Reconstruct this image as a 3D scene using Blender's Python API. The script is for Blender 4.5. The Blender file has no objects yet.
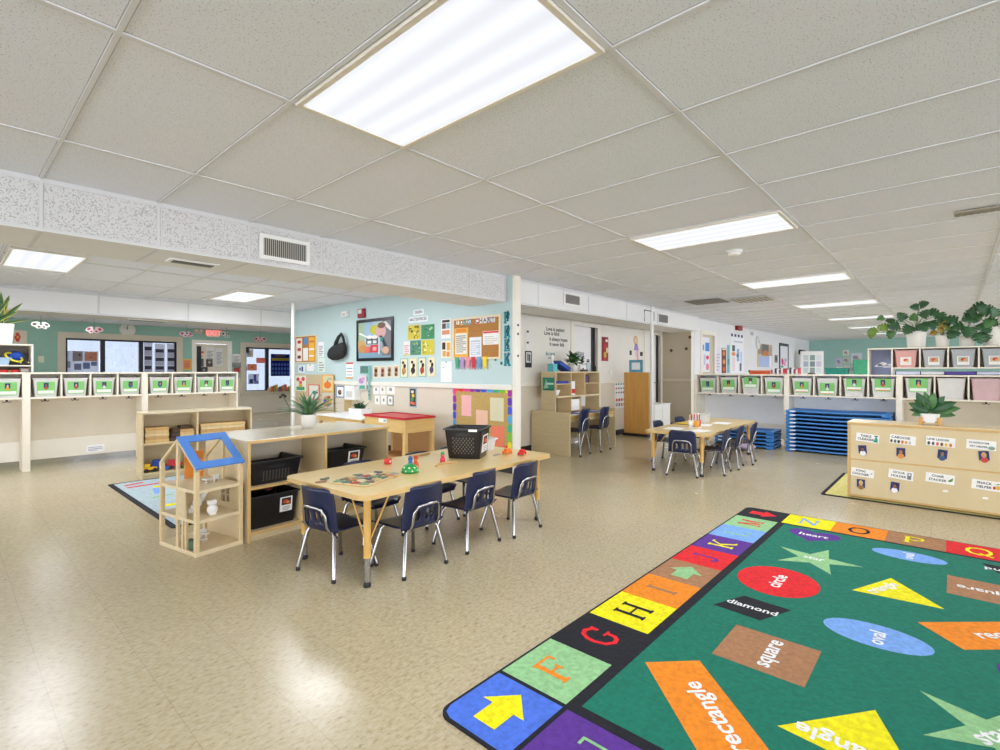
import bpy, bmesh, math, random
from mathutils import Vector, Matrix
random.seed(7)
LIGHT = 13.0
PI = math.pi
scene = bpy.context.scene
COL = scene.collection

# ------------------------------------------------------------------ helpers
def lin(h):
    h = h.lstrip('#'); h = h if len(h) == 6 else ''.join(c+c for c in h)
    v = [int(h[i:i+2], 16)/255 for i in (0, 2, 4)]
    return tuple(c/12.92 if c <= .04045 else ((c+.055)/1.055)**2.4 for c in v) + (1,)

MATS = {}
def mat(name, hexcol, rough=.5, vary=.06, scale=6., bump=0., metal=0., coat=0., stretch=None, detail=3., alpha=1.):
    if name in MATS: return MATS[name]
    m = bpy.data.materials.new(name); m.use_nodes = True
    nt = m.node_tree; b = nt.nodes['Principled BSDF']
    c = lin(hexcol)
    tc = nt.nodes.new('ShaderNodeTexCoord'); mp = nt.nodes.new('ShaderNodeMapping')
    nt.links.new(tc.outputs['Object'], mp.inputs[0])
    if stretch: mp.inputs['Scale'].default_value = stretch
    n = nt.nodes.new('ShaderNodeTexNoise'); n.inputs['Scale'].default_value = scale; n.inputs['Detail'].default_value = detail
    nt.links.new(mp.outputs[0], n.inputs['Vector'])
    r = nt.nodes.new('ShaderNodeValToRGB')
    lo = tuple(max(0, x*(1-vary)) for x in c[:3])+(1,); hi = tuple(min(1, x*(1+vary)) for x in c[:3])+(1,)
    r.color_ramp.elements[0].color = lo; r.color_ramp.elements[1].color = hi
    r.color_ramp.elements[0].position = .3; r.color_ramp.elements[1].position = .7
    nt.links.new(n.outputs['Fac'], r.inputs[0]); nt.links.new(r.outputs[0], b.inputs['Base Color'])
    b.inputs['Roughness'].default_value = rough; b.inputs['Metallic'].default_value = metal
    b.inputs['Coat Weight'].default_value = coat; b.inputs['Alpha'].default_value = alpha
    if bump:
        bp = nt.nodes.new('ShaderNodeBump'); bp.inputs['Strength'].default_value = bump; bp.inputs['Distance'].default_value = .01
        nt.links.new(n.outputs['Fac'], bp.inputs['Height']); nt.links.new(bp.outputs[0], b.inputs['Normal'])
    MATS[name] = m
    return m

def pm(hexcol):                                     # printed paper / painted card of one ink colour
    return mat('ink_'+hexcol.strip('#'), hexcol, .6, .03, 30)

def ptm(hexcol):                                    # thin paper that lets daylight through
    name = 'paper_'+hexcol.strip('#')
    if name in MATS: return MATS[name]
    m = mat(name, hexcol, .7, .03, 30); nt = m.node_tree; b = nt.nodes['Principled BSDF']; o = nt.nodes['Material Output']
    t = nt.nodes.new('ShaderNodeBsdfTranslucent'); t.inputs[0].default_value = lin(hexcol); x = nt.nodes.new('ShaderNodeMixShader'); x.inputs[0].default_value = .7
    nt.links.new(b.outputs[0], x.inputs[1]); nt.links.new(t.outputs[0], x.inputs[2]); nt.links.new(x.outputs[0], o.inputs[0])
    return m
def emat(name, hexcol, strength):
    m = bpy.data.materials.new(name); m.use_nodes = True
    b = m.node_tree.nodes['Principled BSDF']
    b.inputs['Base Color'].default_value = (.8, .8, .8, 1)
    b.inputs['Emission Color'].default_value = lin(hexcol); b.inputs['Emission Strength'].default_value = strength
    return m

class MB:
    """collects shapes; build() links them as one mesh object"""
    def __init__(s): s.v = []; s.f = []; s.mi = []; s.mats = []; s.sm = []
    def m(s, material):
        if material not in s.mats: s.mats.append(material)
        return s.mats.index(material)
    def add(s, vs, fs, material, smooth=False, M=None):
        o = len(s.v); k = s.m(material)
        for p in vs:
            p = Vector(p)
            s.v.append(M @ p if M else p)
        for f in fs: s.f.append([i+o for i in f]); s.mi.append(k); s.sm.append(smooth)
        return s
    def box(s, x0, x1, y0, y1, z0, z1, material, bev=0., M=None):
        if bev <= 0:
            vs = [(x, y, z) for z in (z0, z1) for y in (y0, y1) for x in (x0, x1)]
            fs = [(0,2,3,1),(4,5,7,6),(0,1,5,4),(2,6,7,3),(0,4,6,2),(1,3,7,5)]
            return s.add(vs, fs, material, False, M)
        b = bmesh.new(); bmesh.ops.create_cube(b, size=1)
        for v in b.verts: v.co = Vector(((x0+x1)/2+v.co.x*(x1-x0), (y0+y1)/2+v.co.y*(y1-y0), (z0+z1)/2+v.co.z*(z1-z0)))
        bev = min(bev, .45*min(x1-x0, y1-y0, z1-z0))
        bmesh.ops.bevel(b, geom=b.edges[:], offset=bev, segments=2, affect='EDGES', profile=.6)
        b.verts.index_update()
        s.add([v.co.copy() for v in b.verts], [[v.index for v in f.verts] for f in b.faces], material, False, M); b.free()
        return s
    def prism(s, poly, z0, z1, material, M=None, smooth=False):      # poly in xy, extruded in z
        n = len(poly)
        vs = [(x, y, z0) for x, y in poly]+[(x, y, z1) for x, y in poly]
        s.add(vs, [list(range(n))[::-1], list(range(n, 2*n))], material, False, M)
        return s.add(vs, [(i, (i+1) % n, n+(i+1) % n, n+i) for i in range(n)], material, smooth, M)
    def tube(s, pts, r, material, n=10, M=None, r2=None):
        pts = [Vector(p) for p in pts]; rings = []; vs = []
        up = Vector((0, 0, 1))
        for i, p in enumerate(pts):
            a = pts[max(i-1, 0)]; b = pts[min(i+1, len(pts)-1)]
            t = (b-a).normalized()
            x = t.cross(up)
            if x.length < 1e-3: x = t.cross(Vector((1, 0, 0)))
            x.normalize(); y = x.cross(t)
            rr = r if r2 is None else r+(r2-r)*i/(len(pts)-1)
            for k in range(n):
                an = 2*PI*k/n; vs.append(p+(x*math.cos(an)+y*math.sin(an))*rr)
        fs = []
        for i in range(len(pts)-1):
            for k in range(n): fs.append((i*n+k, i*n+(k+1) % n, (i+1)*n+(k+1) % n, (i+1)*n+k))
        s.add(vs, fs, material, True, M)
        return s.add(vs, [list(range(n))[::-1], [(len(pts)-1)*n+k for k in range(n)]], material, False, M)
    def lathe(s, prof, material, n=24, M=None, sq=None):    # prof [(r,z)], closed solid when it starts/ends at r=0
        vs = []
        for r, z in prof:
            for k in range(n):
                a = 2*PI*k/n; vs.append((r*math.cos(a), r*math.sin(a), z))
        fs = []
        for i in range(len(prof)-1):
            for k in range(n): fs.append((i*n+k, i*n+(k+1) % n, (i+1)*n+(k+1) % n, (i+1)*n+k))
        return s.add(vs, fs, material, True, M)
    def ball(s, c, rx, ry, rz, material, n=14, M=None):
        vs = []; fs = []; q = n//2
        for i in range(q+1):
            t = PI*i/q
            for k in range(n):
                a = 2*PI*k/n
                vs.append((c[0]+rx*math.sin(t)*math.cos(a), c[1]+ry*math.sin(t)*math.sin(a), c[2]+rz*math.cos(t)))
        for i in range(q):
            for k in range(n): fs.append((i*n+k, (i+1)*n+k, (i+1)*n+(k+1) % n, i*n+(k+1) % n))
        return s.add(vs, fs, material, True, M)
    def frustum(s, w0, d0, w1, d1, z0, z1, material, t=.004, M=None, lip=0., rad=.02):   # open tapered tub with walls
        def ring(w, d, z, r=rad):
            o = []
            for sx, sy, a0 in ((1, 1, 0), (-1, 1, 90), (-1, -1, 180), (1, -1, 270)):
                for k in range(4):
                    a = math.radians(a0+30*k); o.append((sx*(w/2-r)+r*math.cos(a), sy*(d/2-r)+r*math.sin(a), z))
            return o
        rings = [ring(w0, d0, z0), ring(w1, d1, z1)]
        if lip: rings += [ring(w1+2*lip, d1+2*lip, z1-.004), ring(w1+2*lip, d1+2*lip, z1+.008), ring(w1, d1, z1+.008)]
        rings += [ring(w1-2*t, d1-2*t, z1), ring(w0-2*t, d0-2*t, z0+t)]
        n = 16; vs = [p for r in rings for p in r]; fs = []
        for i in range(len(rings)-1):
            for k in range(n): fs.append((i*n+k, i*n+(k+1) % n, (i+1)*n+(k+1) % n, (i+1)*n+k))
        fs += [list(range(n))[::-1], [(len(rings)-1)*n+k for k in range(n)]]
        return s.add(vs, fs, material, False, M)
    def build(s, name, parent=None, loc=None, rz=0.):
        me = bpy.data.meshes.new(name); me.from_pydata([tuple(v) for v in s.v], [], s.f)
        for m_ in s.mats: me.materials.append(m_)
        me.polygons.foreach_set('material_index', s.mi); me.polygons.foreach_set('use_smooth', s.sm)
        me.update(); o = bpy.data.objects.new(name, me); COL.objects.link(o)
        if parent: o.parent = parent
        if loc: o.location = loc
        o.rotation_euler.z = math.radians(rz)
        return o

def T(x=0, y=0, z=0, rz=0, rx=0, ry=0):
    return Matrix.Translation((x, y, z)) @ Matrix.Rotation(math.radians(rz), 4, 'Z') @ Matrix.Rotation(math.radians(ry), 4, 'Y') @ Matrix.Rotation(math.radians(rx), 4, 'X')

def tag(o, label, cat, group=None):
    o['label'] = label; o['category'] = cat
    if group: o['group'] = group
    return o
def thing(name, label, cat, loc, rz=0, group=None):
    o = bpy.data.objects.new(name, None); COL.objects.link(o); o.empty_display_size = .1
    o.location = loc; o.rotation_euler.z = math.radians(rz)
    return tag(o, label, cat, group)
def struct(mb, name, **k):
    o = mb.build(name, **k); o['kind'] = 'structure'; return o
def copy_tree(o, parent=None):
    c = o.copy(); COL.objects.link(c)
    if parent: c.parent = parent
    for ch in [x for x in scene_children.get(o.name, o.children)]: copy_tree(ch, c)
    return c
scene_children = {}
def dup(root, loc, rz, label, group=None):
    c = copy_tree(root); c.location = loc; c.rotation_euler.z = math.radians(rz); c['label'] = label
    if group: c['group'] = group
    return c
ORD = ['topmost', 'second', 'third', 'fourth', 'fifth', 'sixth', 'seventh', 'eighth', 'ninth', 'tenth', 'eleventh', 'twelfth']

_tc = {}
def text_polys(body, size):
    key = (body, size)
    if key in _tc: return _tc[key]
    c = bpy.data.curves.new('t', 'FONT'); c.body = body; c.size = size; c.align_x = 'CENTER'; c.align_y = 'CENTER'
    c.resolution_u = 2; c.offset = .022*size
    o = bpy.data.objects.new('t', c); COL.objects.link(o)
    bpy.context.view_layer.update()
    me = o.to_mesh()
    r = ([(v.co.x, v.co.y) for v in me.vertices], [list(p.vertices) for p in me.polygons])
    o.to_mesh_clear(); bpy.data.objects.remove(o); bpy.data.curves.remove(c)
    _tc[key] = r
    return r
def ell(cx, cy, rx, ry, n=20):
    return [(cx+rx*math.cos(2*PI*k/n), cy+ry*math.sin(2*PI*k/n)) for k in range(n)]
def star(cx, cy, R, r, n=5, a0=90):
    return [(cx+(R if k % 2 == 0 else r)*math.cos(math.radians(a0+k*180/n)), cy+(R if k % 2 == 0 else r)*math.sin(math.radians(a0+k*180/n))) for k in range(2*n)]
def heart(cx, cy, s, n=28):
    o = []
    for k in range(n):
        t = 2*PI*k/n
        o.append((cx+s*16*math.sin(t)**3/17, cy+s*(13*math.cos(t)-5*math.cos(2*t)-2*math.cos(3*t)-math.cos(4*t))/17))
    return o

# a flat printed sheet standing upright: local x = right, z = up, -y = out of the wall
def draw(mb, shapes, w, h, y, x0=0., z0=0., step=.0007, M=None, ink=None):
    pm = ink or globals()['pm']
    for s in shapes:
        y -= step; k = s[0]
        def U(u): return x0+(u-.5)*w
        def V(v): return z0+v*h
        if k == 'r':
            _, a, b, c, d, col = s
            mb.add([(U(a), y, V(b)), (U(c), y, V(b)), (U(c), y, V(d)), (U(a), y, V(d))], [(0, 1, 2, 3)], pm(col), False, M)
        elif k == 'e':
            _, a, b, ra, rb, col = s
            p = ell(0, 0, 1, 1, 16)
            mb.add([(U(a+q[0]*ra), y, V(b+q[1]*rb)) for q in p], [list(range(16))], pm(col), False, M)
        elif k == 'p':
            _, pts, col = s
            mb.add([(U(a), y, V(b)) for a, b in pts], [list(range(len(pts)))], pm(col), False, M)
        elif k == 't':
            _, body, a, b, size, col = s
            vs, fs = text_polys(body, size)
            if fs: mb.add([(U(a)+p[0], y, V(b)+p[1]) for p in vs], fs, pm(col), False, M)
WALLROT = {'X': -90, 'Y': 0}
def sheet(name, label, cat, plane, rect, base, shapes=(), group=None, thick=.004, tilt=0., gap=.001, ink=None):
    """rect = (centre along the wall, bottom z, width, height)"""
    c, z0, w, h = rect
    mb = MB(); mb.box(-w/2, w/2, -thick, 0, 0, h, (ink or pm)(base))
    draw(mb, shapes, w, h, -thick, ink=ink or pm)
    ax, val = plane
    loc = (val-gap, c, z0) if ax == 'X' else (c, val-gap, z0)
    o = mb.build(name, loc=loc); o.rotation_euler = (0, math.radians(tilt), math.radians(WALLROT[ax]))
    return tag(o, label, cat, group)
def kid(bg='#2a3f86', skin='#c98f6b', hair='#2a1c16', top='#d8d8e0', x=0., y=0., w=1., h=1.):    # small portrait print
    def q(u): return x+u*w
    def r(v): return y+v*h
    return [('r', q(0), r(0), q(1), r(1), bg), ('e', q(.5), r(.05), .36*w, .3*h, top), ('e', q(.5), r(.58), .25*w, .3*h, hair), ('e', q(.5), r(.5), .19*w, .25*h, skin)]

# ------------------------------------------------------------------ materials
M_wood = mat('maple_laminate', '#d8c193', .38, .05, 3, stretch=(1, 1, 14), detail=4)
M_woodx = mat('maple_laminate_lengthwise', '#dcc79d', .36, .05, 3, stretch=(14, 1, 1), detail=4)
M_edge = mat('maple_edge_band', '#cda766', .42, .06, 8)
M_pale = mat('pale_birch_panel', '#cfbc93', .42, .05, 4, stretch=(1, 1, 8))
M_top = mat('polished_birch_top', '#dccba8', .22, .04, 4, stretch=(1, 8, 8), coat=.3)
M_ttop = mat('table_laminate', '#dfc283', .3, .04, 5, stretch=(1, 9, 9), coat=.2)
M_tedge = mat('table_edge_moulding', '#cfae72', .4, .03, 9)
M_tleg = mat('tan_painted_leg', '#d2a659', .35, .04, 9)
M_chrome = mat('chrome_tube', '#b4b3b4', .22, .03, 9, metal=1.)
M_cream = mat('cream_cubby_paint', '#ece4d2', .42, .03, 5)
M_creamback = mat('cream_back_panel', '#d9cfbb', .5, .03, 5)
M_navy = mat('navy_moulded_plastic', '#141d40', .33, .10, 60, bump=.04)
M_black = mat('black_plastic', '#141415', .35, .15, 30)
M_rubber = mat('black_rubber', '#1a1a1a', .6, .1, 30)
M_white = mat('white_plastic', '#eeeeea', .4, .03, 10)
M_wall = mat('cream_wall_paint', '#e6e2d8', .6, .02, 3)
M_wains = mat('beige_wainscot', '#d9cfbb', .55, .02, 3)
M_blue = mat('pale_blue_wall_paint', '#c0d5d4', .6, .02, 3)
M_teal = mat('sage_teal_wall_paint', '#93bcaa', .6, .03, 3)
M_trim = mat('cream_trim_paint', '#ebe6d9', .45, .02, 5)
M_taupe = mat('taupe_frame_paint', '#cfc4ae', .5, .03, 5)
M_dark = mat('dark_bronze_frame', '#1d1d2b', .4, .08, 12)
M_cot = mat('blue_cot_plastic', '#3a82c8', .38, .06, 12)
M_cotf = mat('blue_cot_mesh_fabric', '#2f6cb2', .6, .1, 60)
M_clear = mat('frosted_clear_plastic', '#e9e7e2', .25, .03, 12, alpha=.78)
M_pot = mat('ribbed_white_pot', '#e9e6de', .5, .03, 20)
M_soil = mat('potting_soil', '#3a2a1e', .9, .3, 60, bump=.4)
M_leaf = mat('dark_green_leaf', '#2f5a34', .4, .28, 14)
M_leaf2 = mat('mid_green_leaf', '#4f7d45', .42, .25, 14)
M_leafy = mat('yellow_green_leaf', '#7c9a45', .42, .25, 12)
M_stem = mat('green_stem', '#5f7a45', .5, .1, 20)
M_orange = mat('orange_stained_wood', '#cf9a4e', .42, .08, 3, stretch=(6, 6, .6), detail=4)

def tile_mat(name, base, speck, amount, scale, bump=.25):
    m = bpy.data.materials.new(name); m.use_nodes = True; nt = m.node_tree; b = nt.nodes['Principled BSDF']
    tc = nt.nodes.new('ShaderNodeTexCoord')
    n = nt.nodes.new('ShaderNodeTexNoise'); n.inputs['Scale'].default_value = scale; n.inputs['Detail'].default_value = 2.
    nt.links.new(tc.outputs['Object'], n.inputs['Vector'])
    r = nt.nodes.new('ShaderNodeValToRGB'); r.color_ramp.elements[0].position = amount; r.color_ramp.elements[1].position = amount+.05
    r.color_ramp.elements[0].color = lin(speck); r.color_ramp.elements[1].color = lin(base)
    nt.links.new(n.outputs['Fac'], r.inputs[0])
    n2 = nt.nodes.new('ShaderNodeTexNoise'); n2.inputs['Scale'].default_value = .5
    nt.links.new(tc.outputs['Object'], n2.inputs['Vector'])
    mx = nt.nodes.new('ShaderNodeMixRGB'); mx.blend_type = 'MULTIPLY'; mx.inputs[0].default_value = .06
    nt.links.new(r.outputs[0], mx.inputs[1]); nt.links.new(n2.outputs['Color'], mx.inputs[2])
    nt.links.new(mx.outputs[0], b.inputs['Base Color']); b.inputs['Roughness'].default_value = .85
    bp = nt.nodes.new('ShaderNodeBump'); bp.inputs['Strength'].default_value = bump; bp.inputs['Distance'].default_value = .004
    nt.links.new(r.outputs[0], bp.inputs['Height']); nt.links.new(bp.outputs[0], b.inputs['Normal'])
    return m
M_ctile = tile_mat('acoustic_ceiling_tile', '#eff4ff', '#b8bcc4', .335, 150)
M_btile = tile_mat('fissured_soffit_tile', '#d9d9d8', '#b0b0ae', .40, 120)

def floor_mat():
    m = bpy.data.materials.new('vinyl_composition_tile'); m.use_nodes = True; nt = m.node_tree; b = nt.nodes['Principled BSDF']
    N = nt.nodes.new; L = nt.links.new
    tc = N('ShaderNodeTexCoord'); sep = N('ShaderNodeSeparateXYZ'); L(tc.outputs['Object'], sep.inputs[0])
    outs = []
    for ax, off in (('X', .02), ('Y', .17)):
        a = N('ShaderNodeMath'); a.operation = 'ADD'; a.inputs[1].default_value = 60*.3048+off; L(sep.outputs[ax], a.inputs[0])
        d = N('ShaderNodeMath'); d.operation = 'DIVIDE'; d.inputs[1].default_value = .3048; L(a.outputs[0], d.inputs[0])
        fr = N('ShaderNodeMath'); fr.operation = 'FRACT'; L(d.outputs[0], fr.inputs[0])
        lt = N('ShaderNodeMath'); lt.operation = 'LESS_THAN'; lt.inputs[1].default_value = .008; L(fr.outputs[0], lt.inputs[0])
        fl = N('ShaderNodeMath'); fl.operation = 'FLOOR'; L(d.outputs[0], fl.inputs[0])
        outs.append((lt, fl))
    mx = N('ShaderNodeMath'); mx.operation = 'MAXIMUM'; L(outs[0][0].outputs[0], mx.inputs[0]); L(outs[1][0].outputs[0], mx.inputs[1])
    cmb = N('ShaderNodeCombineXYZ'); L(outs[0][1].outputs[0], cmb.inputs[0]); L(outs[1][1].outputs[0], cmb.inputs[1])
    wn = N('ShaderNodeTexWhiteNoise'); wn.noise_dimensions = '3D'; L(cmb.outputs[0], wn.inputs['Vector'])
    # flecks
    mp = N('ShaderNodeMapping'); mp.inputs['Scale'].default_value = (1, 1.9, 1); mp.inputs['Rotation'].default_value[2] = .6; L(tc.outputs['Object'], mp.inputs[0])
    n = N('ShaderNodeTexNoise'); n.inputs['Scale'].default_value = 34; n.inputs['Detail'].default_value = 5; n.inputs['Roughness'].default_value = .7; L(mp.outputs[0], n.inputs['Vector'])
    r = N('ShaderNodeValToRGB'); e = r.color_ramp.elements
    e[0].position = .30; e[0].color = lin('#8b7d61'); e[1].position = .62; e[1].color = lin('#cabd9e')
    x = r.color_ramp.elements.new(.42); x.color = lin('#bbab87')
    L(n.outputs['Fac'], r.inputs[0])
    big = N('ShaderNodeTexNoise'); big.inputs['Scale'].default_value = .9; big.inputs['Detail'].default_value = 3; L(tc.outputs['Object'], big.inputs['Vector'])
    m1 = N('ShaderNodeMixRGB'); m1.blend_type = 'MULTIPLY'; m1.inputs[0].default_value = .08; L(r.outputs[0], m1.inputs[1]); L(big.outputs['Color'], m1.inputs[2])
    m2 = N('ShaderNodeMixRGB'); m2.blend_type = 'MULTIPLY'; m2.inputs[0].default_value = .04; L(m1.outputs[0], m2.inputs[1]); L(wn.outputs['Value'], m2.inputs[2])
    sc = N('ShaderNodeMath'); sc.operation = 'MULTIPLY'; sc.inputs[1].default_value = .32; L(mx.outputs[0], sc.inputs[0])
    m3 = N('ShaderNodeMixRGB'); m3.inputs[2].default_value = lin('#6d6049'); L(sc.outputs[0], m3.inputs[0]); L(m2.outputs[0], m3.inputs[1])
    L(m3.outputs[0], b.inputs['Base Color'])
    rr = N('ShaderNodeMapRange'); rr.inputs['To Min'].default_value = .17; rr.inputs['To Max'].default_value = .32
    sn = N('ShaderNodeTexNoise'); sn.inputs['Scale'].default_value = 2.2; sn.inputs['Detail'].default_value = 4; L(tc.outputs['Object'], sn.inputs['Vector'])
    L(sn.outputs['Fac'], rr.inputs['Value']); L(rr.outputs[0], b.inputs['Roughness'])
    b.inputs['Specular IOR Level'].default_value = .55
    bp = N('ShaderNodeBump'); bp.inputs['Strength'].default_value = .05; bp.inputs['Distance'].default_value = .01
    b2 = N('ShaderNodeTexNoise'); b2.inputs['Scale'].default_value = 9; b2.inputs['Detail'].default_value = 2; L(mp.outputs[0], b2.inputs['Vector'])
    L(b2.outputs['Fac'], bp.inputs['Height']); L(bp.outputs[0], b.inputs['Normal'])
    return m
def pile(name, hexcol):                              # cut-pile carpet
    return mat(name, hexcol, .95, .16, 45, bump=.5, detail=6)

# ------------------------------------------------------------------ camera, world, view
cam = bpy.data.cameras.new('camera'); co = bpy.data.objects.new('camera', cam); COL.objects.link(co)
cam.sensor_width = 36; cam.lens = 505/1000*36; cam.clip_start = .05; cam.clip_end = 200; cam.shift_y = -.0043
co.location = (0, 0, 1.266); co.rotation_euler = (PI/2, 0, math.radians(41.98-90))
scene.camera = co
w = bpy.data.worlds.new('daylight'); scene.world = w; w.use_nodes = True
w.node_tree.nodes['Background'].inputs[0].default_value = lin('#eef3ff'); w.node_tree.nodes['Background'].inputs[1].default_value = 4.2
vs_ = scene.view_settings; vs_.view_transform = 'Standard'; vs_.look = 'None'; vs_.gamma = 1; vs_.use_curve_mapping = False; vs_.exposure = 0.42
scene.cycles.use_denoising = True; scene.cycles.max_bounces = 8; scene.cycles.diffuse_bounces = 5; scene.cycles.sample_clamp_indirect = 6

# ------------------------------------------------------------------ the room
H = 2.44; X0 = .416; Y0 = .929; GX = .6096; GY = 1.2192
mb = MB(); mb.box(-9, 24, -10, 17, -.1, 0, floor_mat()); struct(mb, 'floor')
mb = MB(); mb.box(-9, 24, -10, 17, H, H+.1, M_ctile); struct(mb, 'ceiling')
M_bar = mat('ceiling_grid_paint', '#dee1e6', .5, .02, 5)
M_gap = mat('ceiling_tile_joint', '#b4b2ad', .8, .05, 5)
mb = MB()
i = -15
while X0+GX*i < 23.5:
    x = X0+GX*i; mb.box(x-.009, x+.009, -10, 16.5, H-.007, H, M_bar); mb.box(x-.013, x-.009, -10, 16.5, H-.001, H, M_gap); mb.box(x+.009, x+.014, -10, 16.5, H-.001, H, M_gap); i += 1
for j in range(-8, 13):
    y = Y0+GY*j; mb.box(-9, 23.5, y-.012, y+.012, H-.0075, H, M_bar); mb.box(-9, 23.5, y-.016, y-.012, H-.001, H, M_gap)
struct(mb, 'trim_1')

def wall_grid(axis, c0, c1, a0, a1, z0, z1, holes, zones):
    """wall slab between c0..c1 across its thickness, a0..a1 along; holes (a,b,z,zz); zones [(ztop, material)]"""
    mb = MB()
    As = sorted({a0, a1, *[v for h in holes for v in h[:2]]}); Zs = sorted({z0, z1, *[v for h in holes for v in h[2:]], *[t for t, _ in zones]})
    Zs = [z for z in Zs if z0 <= z <= z1]
    for i in range(len(As)-1):
        for k in range(len(Zs)-1):
            ca, cz = (As[i]+As[i+1])/2, (Zs[k]+Zs[k+1])/2
            if any(h[0] < ca < h[1] and h[2] < cz < h[3] for h in holes): continue
            mt = next(m for t, m in zones if cz < t)
            if axis == 'X': mb.box(c0, c1, As[i], As[i+1], Zs[k], Zs[k+1], mt)
            else: mb.box(As[i], As[i+1], c0, c1, Zs[k], Zs[k+1], mt)
    return mb
RAIL = 1.055
Z2 = [(RAIL, M_wains), (9, M_wall)]
WIN1 = (1.98, 4.31, .62, 2.06); DOOR1 = (4.75, 5.6, 0, 2.03); WIN2 = (6.05, 9.6, .62, 1.985)
struct(wall_grid('Y', 15.6, 15.75, -9, 12, 0, H, [WIN1, DOOR1, WIN2], [(RAIL, M_wains), (9, M_teal)]), 'wall_left')
struct(wall_grid('X', 4.72, 4.86, 4.04, 9.9, 0, H, [], [(RAIL, M_wains), (9, M_blue)]), 'wall_center')
mb = MB(); mb.box(4.718, 4.862, 4.025, 4.04, 0, H, M_trim, .003); mb.box(4.74, 4.84, 4.015, 4.025, 0, H, M_trim, .003); struct(mb, 'trim_2')
DOOR2 = (7.42, 8.21, 0, 2.07); DOOR3 = (10.2, 10.93, 0, 2.07)
struct(wall_grid('Y', 4.95, 5.09, 4.86, 11.0, 0, H, [DOOR2, DOOR3], Z2), 'wall_recess')
struct(wall_grid('X', 11.0, 11.12, 4.28, 5.09, 0, H, [], [(RAIL, mat('tan_partition_paint', '#bdb199', .55, .02, 3)), (9, mat('tan_partition_paint', '#bdb199'))]), 'wall_partition')
DOOR4 = (11.55, 12.35, 0, 2.1)
struct(wall_grid('Y', 4.25, 4.37, 11.12, 22.9, 0, H, [DOOR4], [(RAIL, M_wains), (9, mat('pale_grey_wall_paint', '#e4e4e6', .6, .02, 3))]), 'wall_back')
struct(wall_grid('X', 22.9, 23.05, -6.5, 4.37, 0, H, [], [(RAIL, M_wains), (9, mat('mint_teal_wall_paint', '#9dc6bd', .6, .02, 3))]), 'wall_right')
# chair rails and baseboards
mb = MB(); mb.box(4.69, 4.72, 4.04, 9.9, RAIL-.03, RAIL+.035, M_trim, .008); struct(mb, 'trim_3')
mb = MB(); mb.box(4.86, 7.33, 4.925, 4.95, RAIL-.03, RAIL+.03, M_trim, .008); struct(mb, 'trim_4')
mb = MB(); mb.box(8.30, 10.11, 4.925, 4.95, RAIL-.03, RAIL+.03, M_trim, .008); struct(mb, 'trim_5')
mb = MB(); mb.box(10.975, 11.0, 4.28, 4.95, RAIL-.03, RAIL+.03, mat('tan_rail_paint', '#cdc2ac', .5, .02, 5), .008); struct(mb, 'trim_6')
M_base = mat('black_cove_base', '#1d1b1a', .5, .1, 9)
mb = MB(); mb.box(4.706, 4.72, 4.04, 9.9, 0, .1, M_base, .003); struct(mb, 'baseboard_center')
mb = MB(); mb.box(4.86, 7.33, 4.936, 4.95, 0, .1, M_base, .003); mb.box(8.30, 10.11, 4.936, 4.95, 0, .1, M_base, .003); struct(mb, 'baseboard_recess')
mb = MB(); mb.box(10.986, 11.0, 4.28, 4.93, 0, .1, M_base, .003); struct(mb, 'baseboard_partition')
mb = MB(); mb.box(10.985, 11.13, 4.265, 4.28, 0, H, M_trim, .003); struct(mb, 'trim_7')
# boxed-in ducts under the ceiling
M_sof = mat('white_soffit_board', '#e6e6e4', .6, .02, 3); M_btrim = mat('soffit_grid_paint', '#d3d4d4', .5, .02, 5)
def beam(name, x0, x1, y0, y1, z0, face, joints):
    mb = MB(); mb.box(x0, x1, y0, y1, z0, H, face)
    mb.box(x0, x1, y0-.006, y0, H-.03, H, M_btrim); mb.box(x0, x1, y0-.006, y0, z0, z0+.018, M_btrim)
    mb.box(x0, x1, y0-.006, y1+.006, z0-.004, z0, M_sof)
    for x in joints: mb.box(x-.009, x+.009, y0-.005, y0, z0, H, M_btrim); mb.box(x+.009, x+.013, y0-.001, y0, z0, H, M_gap)
    for x in joints: mb.box(x-.012, x+.012, y0, y1, z0-.006, z0-.004, M_btrim)
    return struct(mb, name)
beam('beam_near', -9, 4.715, 4.13, 4.74, 2.12, M_btile, [X0+GX*k for k in range(-15, 8)])
beam('beam_center', 4.865, 11.0, 4.13, 4.74, 2.12, M_sof, [5.35, 6.6, 7.8, 8.72])
beam('beam_far', -9, 4.72, 9.75, 10.45, 2.12, M_sof, [X0+GX*2*k for k in range(-3, 4)])

# doors and windows
def frame_ring(mb, a0, a1, z0, z1, t, d0, d1, m_, axis='Y', bottom=True):
    parts = [(a0, a0+t, z0, z1), (a1-t, a1, z0, z1), (a0+t, a1-t, z1-t, z1)]
    if bottom: parts.append((a0+t, a1-t, z0, z0+t))
    for p, q, r, s_ in parts:
        if axis == 'Y': mb.box(p, q, d0, d1, r, s_, m_)
        else: mb.box(d0, d1, p, q, r, s_, m_)
M_glass = bpy.data.materials.new('window_glass'); M_glass.use_nodes = True
_nt = M_glass.node_tree; _nt.nodes.clear(); _o = _nt.nodes.new('ShaderNodeOutputMaterial'); _mx = _nt.nodes.new('ShaderNodeMixShader'); _mx.inputs[0].default_value = .08
_tr = _nt.nodes.new('ShaderNodeBsdfTransparent'); _gl = _nt.nodes.new('ShaderNodeBsdfGlossy'); _gl.inputs[1].default_value = .02
_nz = _nt.nodes.new('ShaderNodeTexNoise'); _nz.inputs['Scale'].default_value = 2; _rp = _nt.nodes.new('ShaderNodeValToRGB')
_rp.color_ramp.elements[0].color = lin('#a4a9ad'); _rp.color_ramp.elements[1].color = lin('#b0b4ba')
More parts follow.
